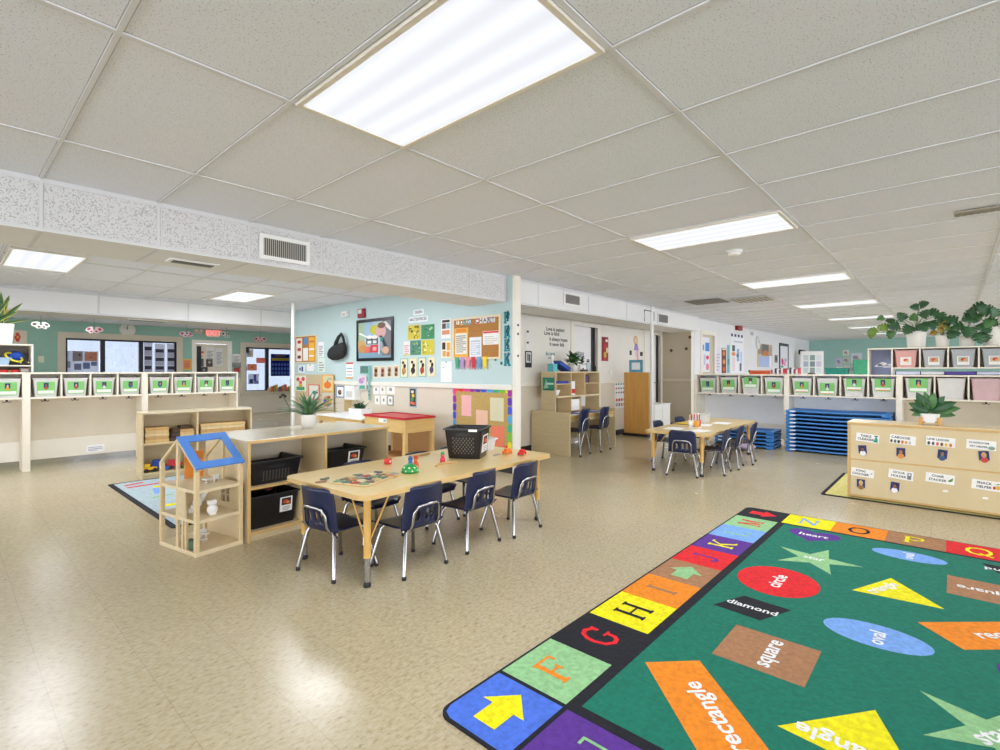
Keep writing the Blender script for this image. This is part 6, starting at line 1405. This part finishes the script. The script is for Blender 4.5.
# rainbow bordered board
c, z0, w_, h = (4.576, 0.276, 1.056, 0.772)
cork = thing('bulletin_board', 'kraft bulletin board with scalloped rainbow border below cork board', 'board', (4.72, c, z0), -90)
mb = MB(); mb.box(-w_/2, w_/2, -.006, -.001, 0, h, M_cork2); mb.build('backing', cork)
rb = ['#e8551f', '#e7302f', '#e83a8a', '#a5249a', '#5a2fb5', '#3a55d8', '#4fa8e0', '#2fb58a', '#7cc63a', '#e8e02a', '#f0a51f', '#ea6a1f']
mb = MB()
def scal(x, z, k, vert):
    dy = .0012 if vert else 0.
    p = rr(-.05, .05, -.032, .032, .025, 4)
    q = [(x+(b_ if vert else a), -.0085-dy, z+(a if vert else b_)) for a, b_ in p]
    mb.add(q+[(u, -.006, v) for u, _, v in q], [list(range(len(q)))]+[(i, len(q)+i, len(q)+(i+1) % len(q), (i+1) % len(q)) for i in range(len(q))], pm(rb[k % 12]))
nx = max(4, int(w_/.1)); nz = max(4, int(h/.1))
for k in range(nx): scal(-w_/2+w_*(k+.5)/nx, h-.03, k, False)
for k in range(nx): scal(-w_/2+w_*(k+.5)/nx, .03, k+4, False)
for k in range(nz): scal(-w_/2+.03, h*(k+.5)/nz, 8-k, True); scal(w_/2-.03, h*(k+.5)/nz, 2+nz-k, True)
mb.build('scalloped_border', cork)
for k, (u0, v0, u1, v1, col, t_) in enumerate(((.16, .50, .34, .86, '#f0b5b0', 'pink paper pinned at upper left of rainbow bordered board'), (.42, .25, .62, .62, '#ecc0a4', 'peach paper pinned in the centre of rainbow bordered board'), (.66, .46, .88, .84, '#d9d3b0', 'cream paper pinned at upper right of rainbow bordered board'), (.68, .05, .88, .38, '#ef7f5f', 'coral paper pinned at lower right of rainbow bordered board'), (.16, .1, .36, .34, '#cfd0d2', 'grey paper pinned at lower left of rainbow bordered board'))):
    x0 = -w_/2+u0*w_; x1 = -w_/2+u1*w_
    sheet('pinned_paper', t_, 'paper', ('X', 4.72-.0095), (c-(x0+x1)/2, z0+v0*h, x1-x0, (v1-v0)*h), col, (), thick=.0015, gap=0)
for k, zz in enumerate((1.83, 1.72, 1.45)):
    mb = MB(); mb.ball((0, 0, 0), .016, .006, .016, M_navy, 10); tag(mb.build('round_magnet', loc=(4.79, 4.009, zz)), ['top', 'middle', 'lowest'][k]+' dark round dot on the cream wall end post', 'magnet')

# ------------------------------------------------------------------ recessed wall (Y = 4.95)
R_ = ('Y', 4.95)
sheet('photo_strip', 'black and white photo strip left on the recessed wall', 'poster', R_, (6.162, 1.316, 0.162, 0.258), '#26262a', [('r', .15, .3, .85, .92, '#d9d9d6'), ('r', .3, .4, .5, .85, '#4a4a4c'), ('r', .55, .35, .75, .8, '#3a3a3c')])
for k, r_ in enumerate(((6.143, 1.776, 0.100, 0.125), (6.143, 1.604, 0.100, 0.125))): sheet('hook_sticker', ['upper', 'lower'][k]+' small white hook tag above the photo strip', 'hook', R_, r_, '#e4e3e0', [('e', .5, .8, .3, .14, '#3a3a3c')])
def decal(name, label, rect, texts, col):
    c, z0, w_, h = rect; mb = MB()
    for body, u, v, s in texts:
        vs, fs = text_polys(body, s); mb.add([((u-.5)*w_+p[0], -.0012, v*h+p[1]) for p in vs], fs, pm(col))
    o = mb.build(name, loc=(c, 4.9495, z0)); tag(o, label, 'wall lettering')
decal('wall_decal', 'black lettered verse on the cream wall above the hutch', (6.896, 1.670, 0.654, 0.326), [('Love is patient', .48, .86, .088), ('Love is kind', .32, .64, .088), ('It always hopes', .62, .36, .085), ('It never fails', .55, .1, .085)], '#25211f')
decal('wall_decal', 'teal lettering below the black verse', (6.748, 1.467, 0.249, 0.107), [('Be kind', .45, .7, .08), ('always', .5, .1, .05)], '#3f7f86')
decal('door_decal', 'small grey lettering on white door beside the plant', (7.703, 1.493, 0.213, 0.117), [('Love', .5, .75, .1), ('family', .5, .25, .1)], '#8a8f9a')
bpy.data.objects['door_decal'].location.y = 4.979
sheet('red_poster', 'red and dark picture right of the white door', 'poster', R_, (8.485, 1.451, 0.240, 0.457), '#8f1f24', [('e', .3, .92, .12, .06, '#2a2024'), ('e', .75, .85, .2, .06, '#e9e2dd'), ('e', .55, .6, .25, .15, '#b52a30'), ('e', .5, .25, .22, .14, '#c9a53a'), ('r', .1, .02, .9, .12, '#b53030'), ('e', .8, .45, .15, .12, '#d8cf9a')])
# paper doll cutout: a dressed generic figure made of card
c, z0, w_, h = (9.756, 1.458, 0.357, 0.513)
root = thing('paper_doll', 'pink and purple paper doll cutout on wall above panel', 'cutout', (c, 4.9485, z0))
mb = MB(); mb.prism([(q[0], q[1]) for q in ell(0, 0, .09, .10)], 0, .003, pm('#d6b07a'), T(-.02, 0, h*.86, rx=90)); mb.prism([(q[0], q[1]) for q in ell(0, 0, .06, .07)], .003, .005, pm('#e2c3a0'), T(-.02, 0, h*.85, rx=90)); mb.build('head', root)
mb = MB(); mb.prism([(-.05, h*.74), (.05, h*.74), (.11, h*.46), (-.11, h*.46)], 0, .003, pm('#a58ac0'), T(rx=90)); mb.build('dress', root)
mb = MB(); mb.prism([(.0, h*.46), (.06, h*.46), (.09, .02), (.03, .02)], 0, .003, pm('#e89ab5'), T(.02, 0, 0, rx=90)); mb.prism([(-.07, h*.46), (-.02, h*.46), (-.0, .1), (-.05, .1)], 0, .003, pm('#e6cfd6'), T(.02, 0, 0, rx=90)); mb.build('legs', root)
for k, r_ in enumerate(((9.513, 1.589, 0.086, 0.092), (9.992, 1.579, 0.115, 0.085))): sheet('round_sticker', ['small dark sticker left of the paper doll', 'small dark sticker right of the paper doll'][k], 'sticker', R_, r_, '#1f2022', [('e', .5, .5, .3, .3, '#3a3a3e')])
sheet('polka_dot_poster', 'white poster with teal and red dots behind wooden panel', 'poster', R_, (9.057, 0.524, 0.404, 0.517), '#eef0f0', [('e', .15+.23*(k % 4), .92-.16*(k//4), .075, .035, ['#2f5f7a', '#3a8f9a', '#c9303a', '#2a4f6a', '#4a9f9a'][k*3 % 5]) for k in range(12)]+[('e', .15+.25*k, .32, .09, .06, ['#d8703a', '#c9402e', '#d0502e', '#e0803a'][k]) for k in range(4)]+[('r', .05+.25*k, .08, .22+.25*k, .2, ['#b9a9b0', '#8a8f9a', '#c98a7a', '#9ab0a0'][k]) for k in range(4)])
wallbox('light_switch', 'small white wall switch right of the red poster', 'switch', R_, (8.710, 1.202, 0.096, 0.078), .01, M_white)
for k, (y_, z_) in enumerate(((4.72, 1.72), (4.38, 1.75), (4.30, 2.0))):
    mb = MB(); mb.ball((0, 0, 0), .012, .035, .035, pm('#5a4a40'), 12); tag(mb.build('wall_peg', loc=(10.985, y_, z_)), ['left', 'right', 'uppermost'][k]+' small brown knob on the tan partition wall', 'knob')

# ------------------------------------------------------------------ far displays on the back wall (Y = 4.25) and teal end wall
F_ = ('Y', 4.25)
sheet('door_poster', 'blue and white posters covering the far tan door', 'poster', ('Y', 4.278), (11.758, 1.236, 0.687, 0.803), '#e4e8ef', [('r', .05, .82, .35, .96, '#2a4f9a'), ('r', .1, .62, .5, .78, '#4f96d6'), ('r', .6, .6, .98, .85, '#3f8ad0'), ('e', .8, .42, .15, .06, '#d84a6a'), ('e', .8, .15, .15, .1, '#e0809a'), ('r', .1, .1, .4, .5, '#cfd6ea'), ('r', .45, .2, .6, .5, '#bcc6e0')])
sheet('text_banner', 'narrow pale lilac banner right of the far door', 'poster', F_, (12.590, 1.210, 0.312, 0.629), '#dcd9e8', lines(6, c='#b6b0cc'))
sheet('brown_banner', 'brown banner with orange dots beside the lilac banner', 'poster', F_, (13.018, 1.209, 0.329, 0.620), '#6a3a2c', [('e', .5, .78, .3, .1, '#d8783a'), ('e', .5, .45, .3, .1, '#e09050'), ('e', .5, .15, .3, .1, '#c9603a'), ('r', .1, .92, .9, .98, '#f0e9e0')])
sheet('teal_banner', 'narrow teal banner beside the big pocket chart', 'poster', F_, (13.351, 1.208, 0.190, 0.708), '#6fb0b8', [('r', .1, .3, .9, .5, '#3f8a98')])
sheet('pocket_chart', 'tall white pocket chart with navy heading on far wall', 'poster', F_, (14.058, 1.206, 1.070, 1.025), '#edeff4', [('r', .02+.25*k, .92, .17+.25*k, .99, '#2a3564') for k in range(4)]+[('r', .2, .78, .9, .82, '#c3c6d6'), ('r', .1, .55, .3, .7, '#3f5a62'), ('e', .2, .48, .15, .05, '#e0905a'), ('r', .45, .3, .62, .62, '#8fb0d6'), ('r', .7, .2, .85, .55, '#c9d3e4'), ('e', .5, .45, .1, .05, '#3f80b5'), ('r', .65, .05, .8, .25, '#5a6a72'), ('r', .1, .05, .3, .4, '#ead6da')])
wallbox('alarm_strobe', 'red alarm box high on the far back wall', 'alarm', F_, (14.064, 2.324, 0.371, 0.158), .08, mat('alarm_red', '#8f1620'), extra=pm('#b5303a'))
root = thing('wall_clock', 'pale oval looking wall clock on the far back wall', 'clock', (15.9, 4.249, 2.08))
mb = MB(); mb.lathe([(0, 0), (.2, 0), (.2, .03), (.17, .035), (0, .03)], pm('#d9dcda'), 24, T(rx=90)); mb.build('case', root)
mb = MB(); mb.box(-.006, .006, -.036, -.034, 0, .12, M_black); mb.box(0, .09, -.036, -.034, -.006, .006, M_black); mb.build('hands', root)
sheet('small_sign', 'small grey sign right of the red alarm', 'sign', F_, (15.345, 2.259, 0.331, 0.113), '#cfcfd2', lines(3))
sheet('photo_collage', 'brown and blue photo collage on the far back wall', 'poster', F_, (16.662, 1.377, 1.619, 0.693), '#c9b9a4', [('r', .05, .55, .35, .95, '#a58a6a'), ('r', .3, .5, .75, .98, '#6a6f74'), ('e', .55, .6, .2, .12, '#c9794a'), ('r', .15, .0, .8, .45, '#aebfe6'), ('r', .8, .0, .95, .5, '#f2f4fb'), ('r', .78, .5, .98, .9, '#b9a184')])
board('framed_board', 'dark framed white board with pink pictures on far wall', F_, (18.919, 1.256, 1.197, 0.920), pm('#e2e6ec'), M_dark, [('e', .3, .3, .15, .16, '#e0408a'), ('e', .6, .2, .15, .1, '#e6a0c0'), ('r', .55, .3, .85, .45, '#b9a9c9'), ('r', .1, .02, .4, .12, '#3f8f7f')], .09)
sheet('small_photo', 'small dark photo left of the dark framed board', 'photo', F_, (17.950, 1.529, 0.366, 0.240), '#8a7f8a', [('e', .5, .5, .3, .3, '#3f3540')])
wallbox('wall_speaker', 'black square speaker on far back wall near the corner', 'speaker', F_, (21.377, 1.867, 0.572, 0.167), .12, M_black, inner=pm('#2f2f31'))
E_ = ('X', 22.9)
root = thing('display_screen', 'white freestanding panel with papers before the teal end wall', 'panel', (20.5, 3.72, 0), -62)
mb = MB(); mb.box(-.36, .36, -.03, .03, .25, 1.95, M_white, .01); draw(mb, [('r', .12+.28*(k % 3), .55+.13*(k//3), .34+.28*(k % 3), .66+.13*(k//3), ['#c6d3cf', '#8fa39a', '#dfe3e6', '#a9b6c6', '#7f8f92', '#d0c9d9'][k % 6]) for k in range(9)], .72, 1.7, -.03, 0, .25); mb.build('panel', root)
for x in (-.3, .3): mb = MB(); mb.box(x-.03, x+.03, -.2, .2, 0, .25, M_white, .01); mb.build('foot', root)
for k, (r_, bc, t_) in enumerate((((3.041, 1.840, 0.188, 0.207), '#dfe4d6', 'pale paper at top of the cluster on teal end wall'), ((2.716, 1.553, 0.337, 0.373), '#d3d6e2', 'grey drawing at right of the cluster on teal end wall'), ((3.263, 1.445, 0.191, 0.304), '#c9bede', 'lilac drawing at left of the cluster on teal end wall'), ((3.025, 1.519, 0.220, 0.264), '#bfc9b6', 'greenish drawing in middle of the cluster on teal end wall'), ((3.247, 1.141, 0.223, 0.266), '#e2e2da', 'white paper at lower left of the cluster on teal end wall'), ((3.009, 1.142, 0.188, 0.320), '#d9c9c6', 'pink paper at lower middle of the cluster on teal end wall'), ((2.807, 1.142, 0.154, 0.337), '#a9c0b6', 'teal drawing at lower right of the cluster on teal end wall'))):
    sheet('child_drawing', t_, 'drawing', E_, r_, bc, [('e', .4, .55, .25, .2, '#8f8fa0'), ('e', .65, .35, .15, .15, '#b5a98f'), ('r', .15, .1, .6, .16, '#a0a0a0')], 'drawings on the teal end wall')
# things standing on the right cubbies
ct = zt+.001
mb = MB(); mb.box(-.06, .06, -.15, .15, 0, .065, mat('orange_red_box', '#cf5620', .45, .08, 12), .006); mb.box(-.061, -.06, -.12, .12, .02, .045, pm('#b5481a')); tag(mb.build('orange_box', loc=(9.42, 2.48, ct)), 'orange red box standing on cubby top left of striped books', 'box')
for k in range(14):
    col = ['#b5303a', '#e9e6e2', '#3a3f5a', '#f0eee9', '#8a3a4a', '#e6e2dc', '#c9404a'][k % 7]
    mb = MB(); hh = .075+.012*((k*3) % 4); mb.box(-.05, .05, -.013, .013, 0, hh, pm(col), .002); mb.box(-.0505, -.05, -.010, .010, .012, .02, pm('#d9d3c6'))
    tag(mb.build('small_book', loc=(9.43, 2.29-.031*k, ct)), '%s book, number %d from the orange box along the cubby top' % (['red', 'white', 'navy', 'white', 'maroon', 'cream', 'crimson'][k % 7], k+1), 'book', 'row of small books on the cubby top')
mb = MB(); mb.ball((0, 0, .025), .05, .06, .03, pm('#3f8f86'), 12); mb.ball((-.02, .04, .05), .025, .025, .025, pm('#2f4f5a'), 10); tag(mb.build('teal_toy', loc=(9.50, 2.62, ct)), 'small teal toy on cubby top left of the orange box', 'toy')
mb = MB(); mb.lathe([(0, 0), (.06, 0), (.05, .02), (.02, .035), (0, .036)], pm('#5a5a5c'), 16); tag(mb.build('small_dish', loc=(9.45, 1.72, ct)), 'small dark dish on cubby top right of the books', 'dish')
tub('teal bin farther back beyond the cubbies, lower of two', (16.3, 2.36, .93), 0, .45, .4, .55, .5, .40, name='teal_bin', m_=mat('teal_bin_plastic', '#2f9a8c', .4, .08, 12))
root = thing('far_table', 'plain grey table beyond the cubbies carrying teal bins', 'table', (16.3, 2.3, 0))
mb = MB(); mb.box(-.5, .5, -.9, .9, .90, .929, M_pale, .004); mb.build('tabletop', root)
for x in (-.45, .45):
    for y in (-.85, .85): mb = MB(); mb.tube([(x, y, 0), (x, y, .9)], .025, M_chrome, 10); mb.build('leg', root)
tub('green bin farther back beyond the cubbies, upper of two', (16.55, 1.80, .93), 0, .42, .36, .5, .44, .62, name='green_bin', m_=mat('green_bin_plastic', '#4fb98f', .4, .08, 12))

# ------------------------------------------------------------------ far green wall (Y = 15.6) and its windows
A_ = ('Y', 15.6)
root = thing('wall_clock', 'round white wall clock above the wide left window', 'clock', (3.2, 15.599, 2.3))
mb = MB(); mb.lathe([(0, 0), (.17, 0), (.17, .03), (.15, .035), (.145, .028), (0, .028)], mat('clock_case', '#d9d6cc', .4, .03, 9), 28, T(rx=90)); mb.build('case', root)
mb = MB(); mb.box(-.006, .006, -.034, -.03, 0, .11, M_black); mb.box(-.06, .0, -.034, -.03, .04, .052, M_black); mb.build('hands', root)
SX = (5.187, 2.220, 0.298, 0.198)
root = thing('exit_sign', 'red lettered EXIT sign above the far door', 'exit sign', (SX[0], 15.598, SX[1]))
mb = MB(); mb.box(-SX[2]/2, SX[2]/2, -.06, 0, 0, SX[3], pm('#e9dcd6'), .006); mb.build('housing', root)
mb = MB(); vs, fs = text_polys('EXIT', .2); mb.add([(p[0], -.0615, SX[3]/2+p[1]) for p in vs], fs, emat('exit_red', '#f0402f', 1.2)); mb.build('letters', root)
root = thing('emergency_light', 'small cream emergency light left of the EXIT sign', 'emergency light', (SX[0]-.38, 15.598, SX[1]+.07))
mb = MB(); mb.box(-.1, .1, -.06, 0, 0, .12, M_taupe, .008); mb.build('housing', root)
for x in (-.06, .06): mb = MB(); mb.ball((x, -.075, .09), .035, .03, .035, pm('#f0ead9'), 10); mb.build('lamp', root)
sheet('flower_picture', 'cream picture of a red flower on far green wall', 'poster', A_, (1.226, 1.843, 0.221, 0.326), '#d9ccb4', [('e', .4, .55, .12, .14, '#cf3a34'), ('e', .2, .5, .15, .14, '#cf3a34'), ('e', .3, .72, .15, .14, '#d84a3f'), ('e', .3, .35, .15, .14, '#c9302f'), ('e', .3, .53, .08, .08, '#e6b03a')])
wallbox('wall_switch', 'cream switch plate on far green wall left of wide window', 'switch', A_, (1.571, 1.454, 0.103, 0.150), .02, pm('#d9dcc0'))
sheet('orange_notice', 'orange notice with yellow border between window and far door', 'poster', A_, (4.542, 1.285, 0.209, 0.301), '#e6bf4a', [('r', .12, .12, .88, .88, '#e0845a'), ('r', .25, .3, .75, .36, '#c9603f'), ('r', .25, .5, .75, .56, '#c9603f')])
sheet('white_notice', 'white notice sheet right of the far door', 'poster', A_, (5.822, 1.506, 0.221, 0.248), '#e9e6e4', lines(5))
wallbox('brochure_rack', 'dark slotted brochure rack right of the far door', 'rack', A_, (5.822, 1.374, 0.221, 0.132), .05, pm('#8a8a86'))
wallbox('fire_pull', 'red pull station below the brochure rack', 'alarm', A_, (5.822, 1.205, 0.138, 0.140), .05, pm('#b5403f'))
# papers on window glass and door
def wpaper(label, px, base, sh, y=15.652): sheet('window_paper', label, 'paper', ('Y', y), px, base, sh, 'papers taped to the far windows', thick=.002, ink=ptm)
wpaper('white paper sheet covering the lower left pane of the wide window', (2.298, 1.235, 0.664, 0.504), '#eef0f6', [('r', .02, .2, .2, .5, '#a9adb6'), ('r', .55, .15, .75, .45, '#7f8aa6'), ('r', .3, .1, .5, .4, '#8a8a9a'), ('r', .78, .3, .95, .5, '#8a8fa6')])
wpaper('tan note on the left pane of the wide window', (2.231, 1.498, 0.186, 0.240), '#c6b9b4', [('r', .1, .1, .9, .9, '#cfc6cc'), ('e', .7, .6, .1, .1, '#7a4a6a')], 15.648)
wpaper('orange note on the left pane of the wide window', (2.481, 1.502, 0.240, 0.219), '#e6b598', [('e', .5, .4, .06, .08, '#b5402f')], 15.648)
for k, x in enumerate((144.5, 155.5, 167.8)):
    r_ = [(3.659, 1.219, 0.187, 0.821), (3.915, 1.218, 0.226, 0.754), (4.181, 1.218, 0.203, 0.764)][k]
    wpaper(['left', 'middle', 'right'][k]+' column of black and white photos in the wide window', r_, '#eceaf0', [('r', .08, .70-.3*q, .92, .82-.3*q, '#4a4a52') for q in range(3)]+[('r', .08, .55-.3*q, .92, .69-.3*q, '#c9c6cc') for q in range(3)])
D1 = ('Y', 15.628)
for k, (r_, bc, t_, sh) in enumerate((((5.128, 1.483, 0.206, 0.452), '#dddcd6', 'white printed sheet on the far door, middle', lines(8)), ((5.362, 1.400, 0.185, 0.514), '#d9dad6', 'white printed sheet on the far door, right', lines(9)), ((4.893, 1.648, 0.163, 0.195), '#e4d9c6', 'note with orange strip on the far door', [('r', .05, .5, .95, .85, '#d8702f'), ('r', .05, .1, .9, .2, '#b53a2f')]), ((4.874, 1.383, 0.176, 0.223), '#5a524c', 'dark photo on the far door, left', [('e', .4, .6, .2, .2, '#c9b9a6')]), ((5.109, 1.376, 0.167, 0.220), '#4f4a48', 'dark photo on the far door, right', [('e', .5, .6, .2, .2, '#c0b0a0')]), ((4.969, 1.207, 0.190, 0.163), '#3a3c3a', 'dark photo lowest on the far door', [('e', .5, .5, .2, .2, '#8a9a8a')]))):
    sheet('door_paper', t_, 'paper', D1, r_, bc, sh, 'papers on the far door', thick=.002)
for k, (r_, bc, t_, sh, yy) in enumerate((((6.110, 1.791, 0.185, 0.193), '#c6c3cc', 'small grey photo at top left of the right window pane', [('r', .2, .2, .8, .8, '#7f8090')], 15.652), ((6.540, 1.499, 0.267, 0.158), '#efa595', 'coral note on the left pane of the right window', (), 15.652), ((6.282, 1.272, 0.275, 0.194), '#e6ad8c', 'orange note on the left pane of the right window', [('e', .5, .5, .1, .12, '#c9704a')], 15.652), ((6.327, 0.867, 0.305, 0.300), '#dfe0ea', 'blue photo cluster low on the left pane of right window', [('r', .1, .05, .45, .5, '#3f4f8a'), ('r', .5, .3, .75, .95, '#5a5a9a'), ('r', .55, .02, .95, .3, '#8a90b0')], 15.652), ((6.074, 1.257, 0.114, 0.148), '#8a90b8', 'violet photo at left edge of the right window', [('e', .5, .5, .3, .3, '#4a4a8a')], 15.652), ((6.224, 1.675, 0.187, 0.238), '#e9dfd6', 'cream note near top of the right window pane', lines(4), 15.652))):
    wpaper(t_, r_, bc, sh, yy)
wpaper('navy calendar with yellow heading in the right window', (7.139, 1.101, 0.597, 0.685), '#1d2f86', [('r', .05, .7, .95, .82, '#e6d23a'), ('r', .2, .88, .8, .95, '#8a6a4a')]+[('r', .06+.155*i, .08+.19*j, .17+.155*i, .2+.19*j, '#6f9ae0') for i in range(6) for j in range(3)])
mb = MB()
for k in range(12): mb.box(-.42+.07*k, -.42+.07*k+.055, -.06, .06, 0, .12+.03*((k*5) % 4), pm(['#c9a27a', '#d8604a', '#7f9a5a', '#e0b04a', '#5a7ab0', '#b5503f'][k % 6]), .004)
tag(mb.build('book_row', loc=(7.15, 15.56, .63)), 'row of colourful boxes on the sill of right window', 'books'); bpy.data.objects['book_row']['kind'] = 'stuff'
